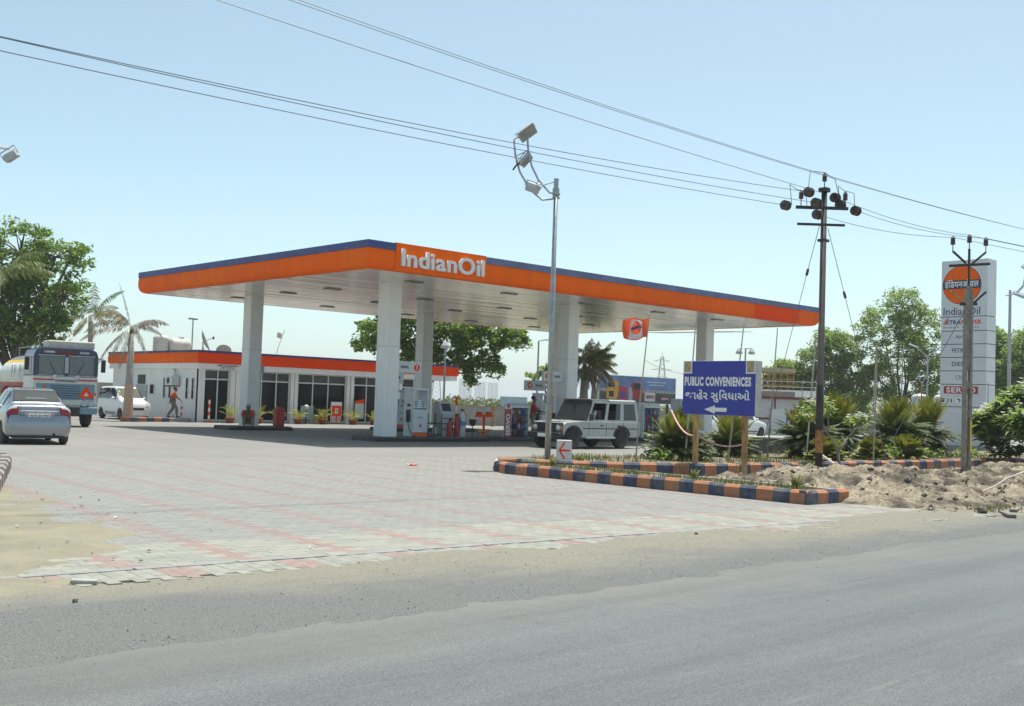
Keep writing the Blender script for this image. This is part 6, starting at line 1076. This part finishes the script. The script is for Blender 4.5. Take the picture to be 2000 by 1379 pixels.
ylamp(67.0, 33.4, 5.4, .7, 'white forked street lamp before the neem trees'); ylamp(58.5, 41.3, 5.5, .4, 'post with two hanging bowl lamps behind the blue sign', True); ylamp(41.3, 50.4, 5.0, .06, 'slim lamp post at the right end of the sales building', True)
t = thing('lamp_post', 'thin pale lamp post behind pump two', 'lamp post', (47.4, 48.8, 0), TR); MB().tube([(0, 0, 0), (0, 0, 5.4)], [.07, .05], 8).build('pole', STEEL, t); MB().tube([(0, 0, 5.4), (.35, 0, 5.48)], .03).build('arm', STEEL, t); MB().box((.5, 0, 5.48), (.4, .15, .07)).build('lamp_head', LGREY, t)
# ------------------------------------------------------------------ power poles, insulators and wires
def pin_ins(parent, c, s=1.): MB().lathe([(.012, -.16), (.012, 0), (.05, .0), (.062, .03), (.045, .04), (.062, .07), (.045, .08), (.062, .11), (.045, .12), (.058, .15), (.03, .18), (.03, .2)], 10, c).build('pin_insulator', PORC, parent)
def disc_ins(parent, c, d, n=2):
    d = Vector(d).normalized(); c = Vector(c); b = MB()
    for i in range(n): p = c + d * (.11 * i); b.tube([p - d * .035, p - d * .03, p + d * .0, p + d * .03], [.03, .115, .12, .045], 14)
    b.tube([c - d * .1, c + d * (.11 * n + .06)], .015, 6); b.build('disc_insulator', PORC, parent)
U = thing('power_pole', 'dark steel power pole with crossarms and porcelain insulators', 'power pole', (23.03, 14.12, 0)); 
MB().tube([(0, 0, -.1), (0, 0, 2.2), (0, 0, 2.21), (0, 0, 6.9)], [.088, .088, .078, .066], 12).build('pole', M('tarred_steel', (.042, .033, .03), .7, var=.3, scale=5, dirt=.15), U, smooth=True); MB().tube([(0, 0, .62), (0, 0, 1.15)], .0895, 12, False).build('rusty_patch', M('pole_rust', (.42, .2, .07), .85, var=.4, scale=8), U)
ay = Vector((-.73, .68, 0)); 
def armx(z, a, b_, w=.07): MB().bar(ay * a + Vector((-.09, 0, z)), ay * b_ + Vector((-.09, 0, z + .06 * (b_ - a) * 0)), w, w).build('crossarm', DARK, U)
armx(6.42, -.62, .62); armx(6.02, -.55, .58, .055); MB().box((0, 0, 6.86), (.2, .2, .1)).build('pole_cap', DARK, U); MB().box((0, 0, 5.65), (.24, .18, .06)).build('clamp', DARK, U)
pin_ins(U, (0, 0, 7.07)); 
for q in (-.55, .5): c = ay * q + Vector((-.09, 0, 6.62)); pin_ins(U, tuple(c))
for q, z in ((.72, 6.42), (.18, 6.75), (.0, 6.5)): disc_ins(U, ay * q + Vector((-.3, 0, z)), (-1, 0, .0))
for q, z in ((-.62, 6.42), (-.12, 6.72), (-.25, 6.55), (.3, 6.3)): disc_ins(U, ay * q + Vector((.22, 0, z)), (1, 0, 0), 2)
for q in (.6, -.55): MB().tube([ay * q + Vector((-.3, 0, 6.45)), ay * q + Vector((-.25, .1, 6.95)), ay * q + Vector((-.05, .05, 6.86)), ay * q + Vector((.3, 0, 6.85)), ay * q + Vector((.35, 0, 6.45))], .008, 5).build('jumper_wire', DARK, U)
MB().tube([(-.4, .2, 6.75), (-.3, .2, 7.3), (0, 0, 7.28), (.3, -.1, 7.15), (.4, -.15, 6.75)], .008, 5).build('jumper_wire', DARK, U)
H = thing('power_pole', 'slotted concrete power pole with three pin insulators before the totem sign', 'power pole', (26.1, 12.0, -.1)); PC = M('pole_concrete', (.30, .275, .235), .9, var=.25, scale=6, bump=.2); dv = right0
for s, nm in ((-1, 'flange'), (1, 'flange')): c = dv * s * .065; MB().add([tuple(Vector((c.x, c.y, z)) + dv * (a * w_) + fwd0 * (b2 * .07)) for z, w_ in ((-.2, .034), (4.75, .024)) for a, b2 in ((-1, -1), (1, -1), (1, 1), (-1, 1))], [(3, 2, 1, 0), (4, 5, 6, 7), (0, 1, 5, 4), (1, 2, 6, 5), (2, 3, 7, 6), (3, 0, 4, 7)]).build('pole_flange', PC, H)
for z, hh in ((.35, .2), (1.05, .16), (1.75, .16), (2.45, .18), (3.25, .9), (4.3, 1.1)): MB().add([tuple(dv * (a * .045) + fwd0 * (b2 * .05) + Vector((0, 0, z + zz * hh / 2))) for zz in (-1, 1) for a, b2 in ((-1, -1), (1, -1), (1, 1), (-1, 1))], [(3, 2, 1, 0), (4, 5, 6, 7), (0, 1, 5, 4), (1, 2, 6, 5), (2, 3, 7, 6), (3, 0, 4, 7)]).build('pole_web', PC, H)
MB().bar(dv * .065 - fwd0 * .095 + Vector((0, 0, .85)), dv * .065 - fwd0 * .095 + Vector((0, 0, 1.6)), .085, .01).build('yellow_band', YEL, H)
MB().tube([(0, 0, 4.7), (0, 0, 5.75)], .03).build('top_rod', DARK, H); MB().bar(dv * -.48 + Vector((0, 0, 5.32)), dv * .5 + Vector((0, 0, 5.4)), .06).build('crossarm', DARK, H)
for s in (-1, 1): MB().bar(dv * s * .08 + Vector((0, 0, 5.4)), dv * s * .4 + Vector((0, 0, 5.68)), .045).build('v_brace', DARK, H); pin_ins(H, tuple(dv * s * .4 + Vector((0, 0, 5.84)))); MB().bar(dv * s * .1 + Vector((0, 0, 4.42)), dv * s * .42 + Vector((0, 0, 4.72)), .045).build('lower_brace', DARK if s > 0 else RUST, H)
pin_ins(H, (0, 0, 5.9)); MB().bar(dv * -.2 + Vector((0, 0, 4.40)), dv * .2 + Vector((0, 0, 4.42)), .07).build('clamp', DARK, H)
WIRE = M('wire_metal', (.17, .18, .19), .5, metal=.2)
def wire(pts, label, r=.0065, sag=0., n=24):
    o = MB().tube(sagline(pts[0], pts[1], sag, n=n), r, 5).build('overhead_wire', WIRE); tag(o, label, 'wire', 'overhead power wires')
up = Vector((23.03, 14.12, 0))
def U_(q, dx, z): v = up + ay * q + Vector((dx, 0, z)); return tuple(v)
for q, dx, z, ye, ze, l in [(.72, -.4, 6.42, 14.9, 6.75, 'lowest power wire running left from the crossarm of the dark pole'), (.18, -.4, 6.75, 14.3, 6.95, 'middle power wire running left from the crossarm of the dark pole'), (.0, -.4, 6.5, 14.15, 7.0, 'third power wire running left just above the lowest one')]: wire((U_(q, dx, z), (-27, ye, ze)), l, sag={.72: .77, .18: 1.02, .0: .92}[q])
wire(((-22, 15.26, 10.17), (55, 12.8, 8.34)), 'upper thick power wire passing over the dark pole', .0065, 2.07, 60); wire(((-22, 15.2, 10.24), (55, 12.72, 8.28)), 'twin of the upper power wire hanging right next to it', .006, 2.07, 60); wire(((-22, 14.3, 9.0), U_(-.12, -.3, 6.75)), 'power wire dropping from the upper left to the dark pole top', .0065, .5)
hp = Vector((26.1, 12.0, -.1))
for q, z, s, l in [(-.62, 6.42, -1, 'left'), (-.12, 6.72, 0, 'centre'), (.3, 6.3, 1, 'right')]:
    e = hp + dv * (.4 * -s if s else 0) + Vector((0, 0, 6.02 if s else 6.08)); wire((U_(q, .45, z), tuple(e)), 'short wire from the dark pole to the %s insulator of the concrete pole' % {'left': 'outer', 'centre': 'middle', 'right': 'inner'}[l], .007, .12); wire((tuple(e), (60, 6 + s * .4, 7.2)), 'wire leaving the concrete pole toward the right from its %s insulator' % {'left': 'outer', 'centre': 'middle', 'right': 'inner'}[l], .007, .5)
def guy(a, b_, k, label):
    t = thing('guy_wire', label, 'guy wire', b_); A = Vector(a) - Vector(b_); MB().tube([(0, 0, 0), A], .008, 5).build('strand', WIRE, t); m_ = A * k; MB().tube([m_ * .985, m_ * 1.015], .035, 8).build('strain_insulator', PORC, t)
guy(U_(.1, 0, 6.0), (24.6, 16.9, .2), .82, 'guy wire with a strain insulator left of the dark pole'); guy(U_(-.1, 0, 5.95), (29.0, 15.6, .2), .75, 'guy wire with a strain insulator right of the dark pole'); guy(tuple(hp + Vector((0, 0, 4.4))), (24.6, 13.6, .1), .55, 'guy wire from the concrete pole crossing the totem face')
# ------------------------------------------------------------------ totem sign
T = thing('totem_sign', 'tall grey IndianOil totem sign with a large orange disc', 'totem sign', (50.2, 23.3, 0)); TG = M('totem_grey', (.68, .71, .73), .4, var=.06, scale=1, dirt=.08); fx = -.001
hs = [(0, 2.05), (2.06, 3.1), (3.11, 3.73), (3.74, 4.36), (4.37, 4.98), (4.99, 5.6), (5.61, 6.27), (6.28, 8.95)]; panels = []
for a, b_ in hs: panels.append(MB().bx(0, .95, -1.1, 1.1, a + .25 if a == 0 else a, b_ - .02).build('panel', TG, T, bevel=.02))
MB().bx(.03, .92, -1.06, 1.06, .2, 8.9).build('core', DARK, T); MB().bx(-.25, 1.2, -1.5, 1.5, -.05, .25).build('base', CONC, T, bevel=.03)
yy = .1
def disc(parent, r, y, z, x, mt, name, cl=None):
    pts = [(y + r * math.cos(2 * math.pi * i / 48), z + r * math.sin(2 * math.pi * i / 48)) for i in range(48)]; return MB().prism(pts, 'x', x - .012, x).build(name, mt, parent)
d0 = disc(panels[-1], .98, yy, 7.75, -.001, PRINTW, 'disc_rim'); disc(d0, .92, yy, 7.75, -.014, NAVY, 'disc_ring'); disc(d0, .895, yy, 7.75, -.027, ORANGE, 'orange_disc')
MB().bx(-.05, -.04, yy - .88, yy + .88, 7.57, 7.97).build('blue_band', NAVY, d0); fit_text('इंिडयनऑयल', 1.62, .42, (-.054, yy, 7.8), n0, PRINTW, d0, .02)
fit_text('IndianOil', 1.75, .36, (-.006, yy, 6.52), n0, NAVY, panels[-1], .004)
fit_text('XTRA', .78, .2, (-.006, yy + .42, 6.0), n0, NAVY, panels[6], .03); fit_text('POWER', .95, .2, (-.006, yy - .47, 6.0), n0, ORANGE2, panels[6], .03); fit_text('FLEET CARD', 1.7, .06, (-.006, yy, 5.76), n0, NAVY, panels[6]); MB().bar((-.01, .95, 5.93), (-.01, .72, 6.2), .012, .05).build('tick_mark', ORANGE2, panels[6])
fit_text('Xp95', .55, .2, (-.006, 0.1, 5.3), n0, PRINTP, panels[5], .008); fit_text('PETROL', .85, .2, (-.006, .1, 4.68), n0, NAVY, panels[4], .008); fit_text('DIESEL', .85, .2, (-.006, .1, 4.05), n0, NAVY, panels[3], .008); fit_text('CNG', .5, .2, (-.006, .1, 3.42), n0, PRINTG, panels[2], .012)
pr = MB().bx(-.008, -.001, -.72, .9, 2.66, 3.0).build('red_plate', RED, panels[1]); fit_text('SERVO', 1.4, .25, (-.012, .08, 2.83), n0, PRINTW, pr, .03)
for y, k in ((.95, 0), (.6, 1), (.2, 2)):
    p = MB().bx(-.007, -.001, y - .14, y + .14, 2.2, 2.5).build('pictogram', WHITE2, panels[1])
    if k == 0: MB().bx(-.01, -.007, y - .07, y + .07, 2.25, 2.36).bx(-.01, -.007, y - .1, y + .1, 2.38, 2.44).build('telephone_mark', NAVY, p)
    if k == 1: MB().bx(-.01, -.007, y - .1, y - .04, 2.24, 2.4).bx(-.01, -.007, y + .04, y + .1, 2.24, 2.4).bx(-.01, -.007, y - .09, y - .05, 2.41, 2.46).bx(-.01, -.007, y + .05, y + .09, 2.41, 2.46).build('people_mark', NAVY, p)
    if k == 2: MB().bx(-.01, -.007, y - .1, y + .04, 2.36, 2.41).bx(-.01, -.007, y - .1, y - .05, 2.26, 2.36).bx(-.01, -.007, y - .02, y + .01, 2.41, 2.46).build('tap_mark', NAVY, p)
# ------------------------------------------------------------------ things beyond the forecourt
WALLM = M('boundary_wall', (.40, .38, .35), .9, var=.2, scale=1.5, dirt=.3)
def wall(name, label, p, q, h, n):
    p, q = Vector(p), Vector(q); t = thing(name, label, 'wall', p, math.atan2(q.y - p.y, q.x - p.x)); Lw = (q - p).length
    for i in range(n): a = Lw * i / n; MB().bx(a + .08, a + Lw / n - .02, -.05, .05, 0, h).build('wall_panel', WALLM, t); MB().bx(a - .08, a + .08, -.1, .1, 0, h + .06).build('wall_post', WALLM, t)
    MB().bx(0, Lw, -.07, .07, h, h + .06).build('coping', CONC, t); return t
wall('boundary_wall', 'low grey panel wall behind the oil rack', (42.9, 53.5, 0), (62, 48.6, 0), 1.2, 9); wall('boundary_wall', 'low cream wall behind the white hatchback', (19, 72, 0), (32, 70, 0), 1.9, 5); wall('boundary_wall', 'long low wall behind the totem sign', (62, 48.5, 0), (92, 33, 0), 1.5, 12)
t = thing('guard_post', 'orange steel post before the grey panel wall', 'post', (45.7, 50.9, 0)); MB().bx(-.07, .07, -.07, .07, 0, 1.25).build('post_body', RUST, t); MB().bx(-.1, .1, -.1, .1, 1.25, 1.3).build('cap', RUST, t)
t = thing('shop_board', 'dark shop signboard on the cream wall behind the hatchback', 'sign', (24.6, 70.9, 1.3)); MB().bx(-1.2, 1.2, -.06, .06, 0, .6).build('board', DARK, t); MB().bx(-1.25, 1.25, -.08, .0, .6, .65).build('top_rail', LGREY, t)
B = thing('billboard', 'wide billboard with a yellow truck and red truck picture behind the jeep', 'billboard', (52.0, 44.6, 0), math.atan2(-.45, 6.6)); BW = 3.35
MB().bx(-BW, BW, -.06, .06, 1.75, 3.42).build('panel', LGREY, B); sky_b = MB().bx(-BW + .03, BW - .03, -.07, -.06, 2.45, 3.39).build('sky_print', M('print_sky', (.16, .25, .48), .5, var=.35, scale=.8), B); MB().bx(-BW + .03, BW - .03, -.071, -.062, 1.78, 2.6).build('road_print', M('print_road', (.10, .10, .105), .5, var=.4, scale=.8), B); MB().bx(-BW + .03, BW - .03, -.072, -.062, 2.42, 2.6).build('haze_print', M('print_haze', (.36, .36, .35), .5, var=.3), B)
yb = M('print_yellow', (.62, .36, .05), .5); rb = M('print_red', (.35, .03, .03), .5)
MB().prism([(-2.75, 2.0), (-1.9, 1.95), (-1.8, 2.1), (-1.72, 3.0), (-1.95, 3.12), (-2.6, 3.1), (-2.75, 2.9)], 'y', -.078, -.072).build('truck_print', yb, B); MB().bx(-2.68, -2.08, -.08, -.078, 2.68, 2.95).build('screen_print', BLACK, B); MB().bx(-2.55, -2.15, -.08, -.078, 2.1, 2.45).build('grille_print', BLACK, B)
MB().prism([(-.75, 2.1), (.3, 1.9), (.35, 2.7), (.1, 3.0), (-.5, 3.05), (-.72, 2.85)], 'y', -.078, -.073).build('truck_print', rb, B); MB().bx(-.45, .12, -.081, -.079, 2.62, 2.95).build('screen_print', BLACK, B)
MB().prism([(-1.75, 1.85), (-1.0, 1.8), (-.98, 2.7), (-1.72, 2.75)], 'y', -.083, -.079).build('can_print', M('print_red2', (.5, .04, .06), .5), B); MB().bx(-1.62, -1.15, -.086, -.083, 2.05, 2.45).build('can_label', M('print_blue', (.08, .08, .3), .5), B); MB().prism([(-.9, 1.85), (-.55, 1.85), (-.55, 2.4), (-.68, 2.75), (-.78, 2.75), (-.9, 2.4)], 'y', -.085, -.081).build('bottle_print', M('print_pale', (.35, .38, .5), .5), B)
for z, w_ in ((3.1, 1.7), (2.92, 1.3)): MB().box((1.6, -.074, z), (w_, .003, .06)).build('print_line', M('print_line', (.55, .58, .65), .5), B)
pr = MB().bx(2.0, 2.7, -.077, -.073, 2.02, 2.17).build('brand_plate', rb, B); fit_text('SERVO', .6, .1, (2.35, -.08, 2.095), (0, -1, 0), PRINTW, pr, .02)
for x in (-2.8, 0, 2.8): MB().bx(x - .06, x + .06, .06, .18, -.1, 3.2).build('leg', DARK, B)
S = thing('cascade_shed', 'small white and maroon shed with a yellow cylinder cage on its roof', 'shed', (62.3, 40.5, 0), TR); MRN = M('maroon_paint', (.19, .05, .045), .7, var=.2)
MB().bx(-2.6, 2.0, 0, 3, 0, 2.35).build('wall', M('shed_white', (.60, .58, .58), .8, dirt=.2), S); MB().bx(-2.8, 2.2, -.25, 3.2, 2.35, 2.5).build('roof', MRN, S); MB().bx(-2.62, 2.02, -.02, .0, 1.0, 1.12).build('band', MRN, S)
for x in (-2.6, -.9, .9, 1.98): MB().bx(x - .05, x + .05, -.03, .0, 0, 2.35).build('wall_strip', MRN, S)
f = MB().bx(-1.2, -.1, -.04, .0, 0, 1.7).build('steel_door', LGREY, S); 
for x in (-1.18, -.12): MB().bx(x - .03, x + .03, -.06, -.03, 0, 1.72).build('door_frame', M('door_blue', (.06, .09, .16), .5), f)
MB().bx(.1, .8, -.03, 0, .0, 1.65).build('maroon_panel', MRN, S); MB().bx(-2.7, 1.9, -.2, -.1, 2.5, 2.95).build('parapet', WHITE, S)
CAGEY = M('cage_yellow', (.42, .25, .05), .7, var=.3, scale=6)
C = thing('cylinder_cage', 'yellow steel cage of gas cylinders on the shed roof', 'cage', (62.0, 41.3, 2.5), TR)
for x in np.linspace(-1.35, 1.0, 7): MB().bx(x - .04, x + .04, -.55, -.47, .35, 1.55).build('cage_bar', CAGEY, C)
for z in (.35, .75, 1.15, 1.55): MB().bx(-1.4, 1.05, -.57, -.5, z - .04, z + .04).build('cage_rail', CAGEY, C)
for x in np.linspace(-1.15, .8, 6): MB().cyl((x, .0, .4), (x, .0, 1.4), .15).build('gas_cylinder', M('cylinder_brown', (.22, .11, .05), .6), C)
MB().prism([(-1.3, 1.6), (1.2, 1.6), (1.0, 1.85), (-1.0, 1.9)], 'y', -.5, .6).build('cage_cover', M('cover_tan', (.5, .42, .28), .8), C); MB().bx(-1.45, 1.1, -.6, .6, .0, .35).build('cage_base', M('cage_base', (.3, .25, .19), .8), C)
for z in (.3, .65): MB().tube([(-1.6, -.9, z + .35), (2.4, -.9, z + .35)], .025).build('hand_rail', STEEL, C)
for x in (1.5, 2.4, -1.6): MB().tube([(x, -.9, 0), (x, -.9, 1.05)], .025).build('rail_post', STEEL, C)
tank(71.4, 36.1, 1.9, .55, 1.15, 'white ribbed water tank left of the totem sign', TANKM); tank(72.5, 35.1, 1.9, .5, 1.15, 'second water tank tucked against the totem edge', TANKM)
t = thing('tank_stand', 'grey blockhouse carrying the two white water tanks', 'blockhouse', (72, 36, 0), TR); MB().bx(-1.6, 1.6, -1, 1, 0, 1.85).build('wall', WHITE, t); MB().bx(-1.75, 1.75, -1.1, 1.1, 1.85, 1.9).build('slab', CONC, t)
t = thing('concrete_block', 'grey sloping concrete block at the back of the cycad bed', 'block', (32.6, 21.9, 0), TR); MB().prism([(-.95, 0), (.95, 0), (.85, .62), (-.75, .62)], 'y', -.3, .3).build('block_body', DCONC, t); MB().bx(-.78, .9, -.34, .34, .62, .67).build('white_cap', KT, t)
t = thing('hoop_sign', 'thin rusty pole with a bent ring at its top before the neem trees', 'pole', (62.5, 31.5, 0), TR); MB().tube([(0, 0, 0), (0, 0, 3.6)], .04).build('pole', RUST, t); MB().tube([(.28 * math.cos(a) * .6, 0, 3.9 + .36 * math.sin(a)) for a in np.linspace(0, 6.283, 20)], .03).build('ring', STEEL, t)
for k, (px, hh, w_, l) in enumerate([(912, 46, 26, 'pale apartment tower with the widest front on the hazy horizon'), (941, 42, 24, 'pale apartment tower in the middle of the hazy skyline'), (966, 42, 22, 'pale apartment tower at the right end of the hazy skyline')]):
    dp = 2300 + 60 * k; lat = (px - 1000) / FPX * dp; t = thing('apartment_tower', l, 'building', (right0.x * lat + fwd0.x * dp, right0.y * lat + fwd0.y * dp, 0), TR + .15); hh *= 1.0
    MB().bx(-w_ / 2, w_ / 2, 0, 14, 0, hh).build('wall', M('tower_wall', (.55, .54, .52), .8), t)
    for x in (-.3, .1, .42): MB().bx(x * w_ - 1.6, x * w_ + 1.6, -1.2, 0, 0, hh + 1.5).build('bay', M('tower_pale', (.66, .66, .65), .8), t)
    b = MB()
    for fl in range(14):
        for x in (-.42, -.18, -.05, .24, .34): b.bx(x * w_ - .8, x * w_ + .8, -.1, 0, 2 + fl * 3.0, 3.6 + fl * 3.0)
    b.build('windows', M('tower_window', (.16, .17, .18), .4), t)['kind'] = 'stuff'
def pylon(px, dp, h, label):
    lat = (px - 1000) / FPX * dp; t = thing('pylon', label, 'pylon', (right0.x * lat + fwd0.x * dp, right0.y * lat + fwd0.y * dp, 0), TR); PY = M('pylon_steel', (.25, .26, .27), .6)
    w0, w1 = h * .11, h * .02; b = MB()
    for sx in (-1, 1):
        for sy in (-1, 1): b.bar((sx * w0, sy * w0, 0), (sx * w1, sy * w1, h * .93), .16)
    k = 10
    for i in range(k):
        z0, z1 = h * .93 * i / k, h * .93 * (i + 1) / k; a, c = w0 + (w1 - w0) * i / k, w0 + (w1 - w0) * (i + 1) / k; b.bar((-a, -a, z0), (c, -c, z1), .1).bar((a, -a, z0), (-c, -c, z1), .1)
    b.bar((0, 0, h * .93), (0, 0, h), .14); b.build('lattice', PY, t)
    for z, w_ in ((.55, .2), (.7, .17), (.85, .13)): MB().bar((-w_ * h, 0, h * z), (0, 0, h * (z + .035)), .13).bar((w_ * h, 0, h * z), (0, 0, h * (z + .035)), .13).bar((-w_ * h, 0, h * z), (w_ * h, 0, h * z), .13).build('crossarm', PY, t)
pylon(1294, 430, 23, 'steel lattice pylon on the horizon above the billboard'); pylon(855, 520, 22, 'faint lattice pylon on the horizon behind pump one')
t = thing('field_board', 'pale blue signboard in front of the apartment towers', 'sign', (88, 94.5, 0), TR); MB().bx(-1.6, 1.6, -.06, .06, 1.0, 2.2).build('board', M('pale_blue', (.4, .52, .62), .6), t); 
for x in (-1.2, 1.2): MB().bx(x - .05, x + .05, 0, .1, -.1, 2).build('leg', STEEL, t)
# small things on the ground
t = thing('flower_garland', 'dropped orange and white flower garland on the paving', 'garland', (15.8, 20.35, .02)); rs = random.Random(2)
for nm, mt in (('marigolds', ORANGE2), ('white_flowers', WHITE2)):
    b = MB()
    for i in range(14): b.ball((rs.gauss(0, .05), rs.gauss(0, .04), .02), .022, 6, 4)
    b.build(nm, mt, t)
o = MB().tube([(19.9, 8.85, .24), (20.5, 8.9, .3), (21.2, 8.95, .44), (22.2, 9.0, .55), (24, 9.1, .62)], .018, 8).build('plastic_pipe', M('pipe_white', (.45, .41, .36), .7, dirt=.5)); tag(o, 'white plastic pipe lying up the right hand mound', 'pipe')
o = MB().tube([(22.2, 13.2, .42), (23.6, 14.4, .55), (24.6, 15.2, .42), (25.6, 15.35, .36)], .03, 8).build('conduit', M('conduit_grey', (.45, .42, .36), .7, dirt=.3)); tag(o, 'grey conduit arching from the mound onto the garden kerb', 'conduit')
for k, (x, y, a, l, lb) in enumerate([(17.9, 7.55, .55, 1.0, 'longer grey plank lying at the road edge by the mound'), (18.9, 7.85, .35, .8, 'shorter grey plank half under the earth at the road edge')]):
    o = MB().box((0, 0, 0), (l, .12, .045)).build('plank', M('old_wood', (.22, .2, .17), .9, var=.3, stretch=(.2, 2, 1)), bevel=.006); o.location = (x, y, .05); o.rotation_euler = (.03, .02, a); tag(o, lb, 'plank')
o = MB().box((0, 0, 0), (.2, .1, .04)).build('broken_slab', CONC, bevel=.01); o.location = (3.55, 8.75, .03); o.rotation_euler = (.03, .03, -.5); tag(o, 'broken concrete slab at the corner of the red pavers', 'slab')
rs = random.Random(8); b = MB()
for i in range(70):
    x, y = (rs.uniform(16.8, 21), rs.uniform(7.5, 8.8)) if i % 2 else (rs.uniform(3, 6.5), rs.uniform(8.2, 18))
    z = float(max(moundf(np.array(x), np.array(y)), shf(np.array(x), np.array(y))) if i % 2 else max(sandf(np.array(x), np.array(y)), .02)) + .012; a = rs.uniform(0, 6); s_ = rs.uniform(.012, .04); b.mat(rs.randrange(3))
    b.add([(x + s_ * math.cos(a), y + s_ * math.sin(a), z), (x - s_ * .7 * math.sin(a), y + s_ * .7 * math.cos(a), z + .012), (x - s_ * math.cos(a), y - s_ * math.sin(a), z + .004), (x + s_ * .6 * math.sin(a), y - s_ * .6 * math.cos(a), z + .018)], [(0, 1, 2), (0, 2, 3)])
struct(b.build('litter', [M('paper_scrap', (.6, .6, .58), .8), M('brown_scrap', (.2, .15, .1), .9), M('grey_scrap', (.35, .35, .34), .8)]), 'stuff', 'small scraps of paper and leaf litter on the sandy edges')
# ------------------------------------------------------------------ haze
hz = MB().bx(-2900, 4200, -2900, 4200, -1.2, 70).build('haze', M('tmp', (1, 1, 1))); hz.data.materials.clear()
hm = bpy.data.materials.new('haze'); hm.use_nodes = True; nt = hm.node_tree; nt.nodes.remove(nt.nodes['Principled BSDF']); pvn = nt.nodes.new('ShaderNodeVolumePrincipled'); pvn.inputs['Color'].default_value = (.9, .96, 1, 1); pvn.inputs['Density'].default_value = .00042; pvn.inputs['Anisotropy'].default_value = .2
nt.links.new(pvn.outputs[0], nt.nodes['Material Output'].inputs['Volume']); hz.data.materials.append(hm); struct(hz, 'stuff')
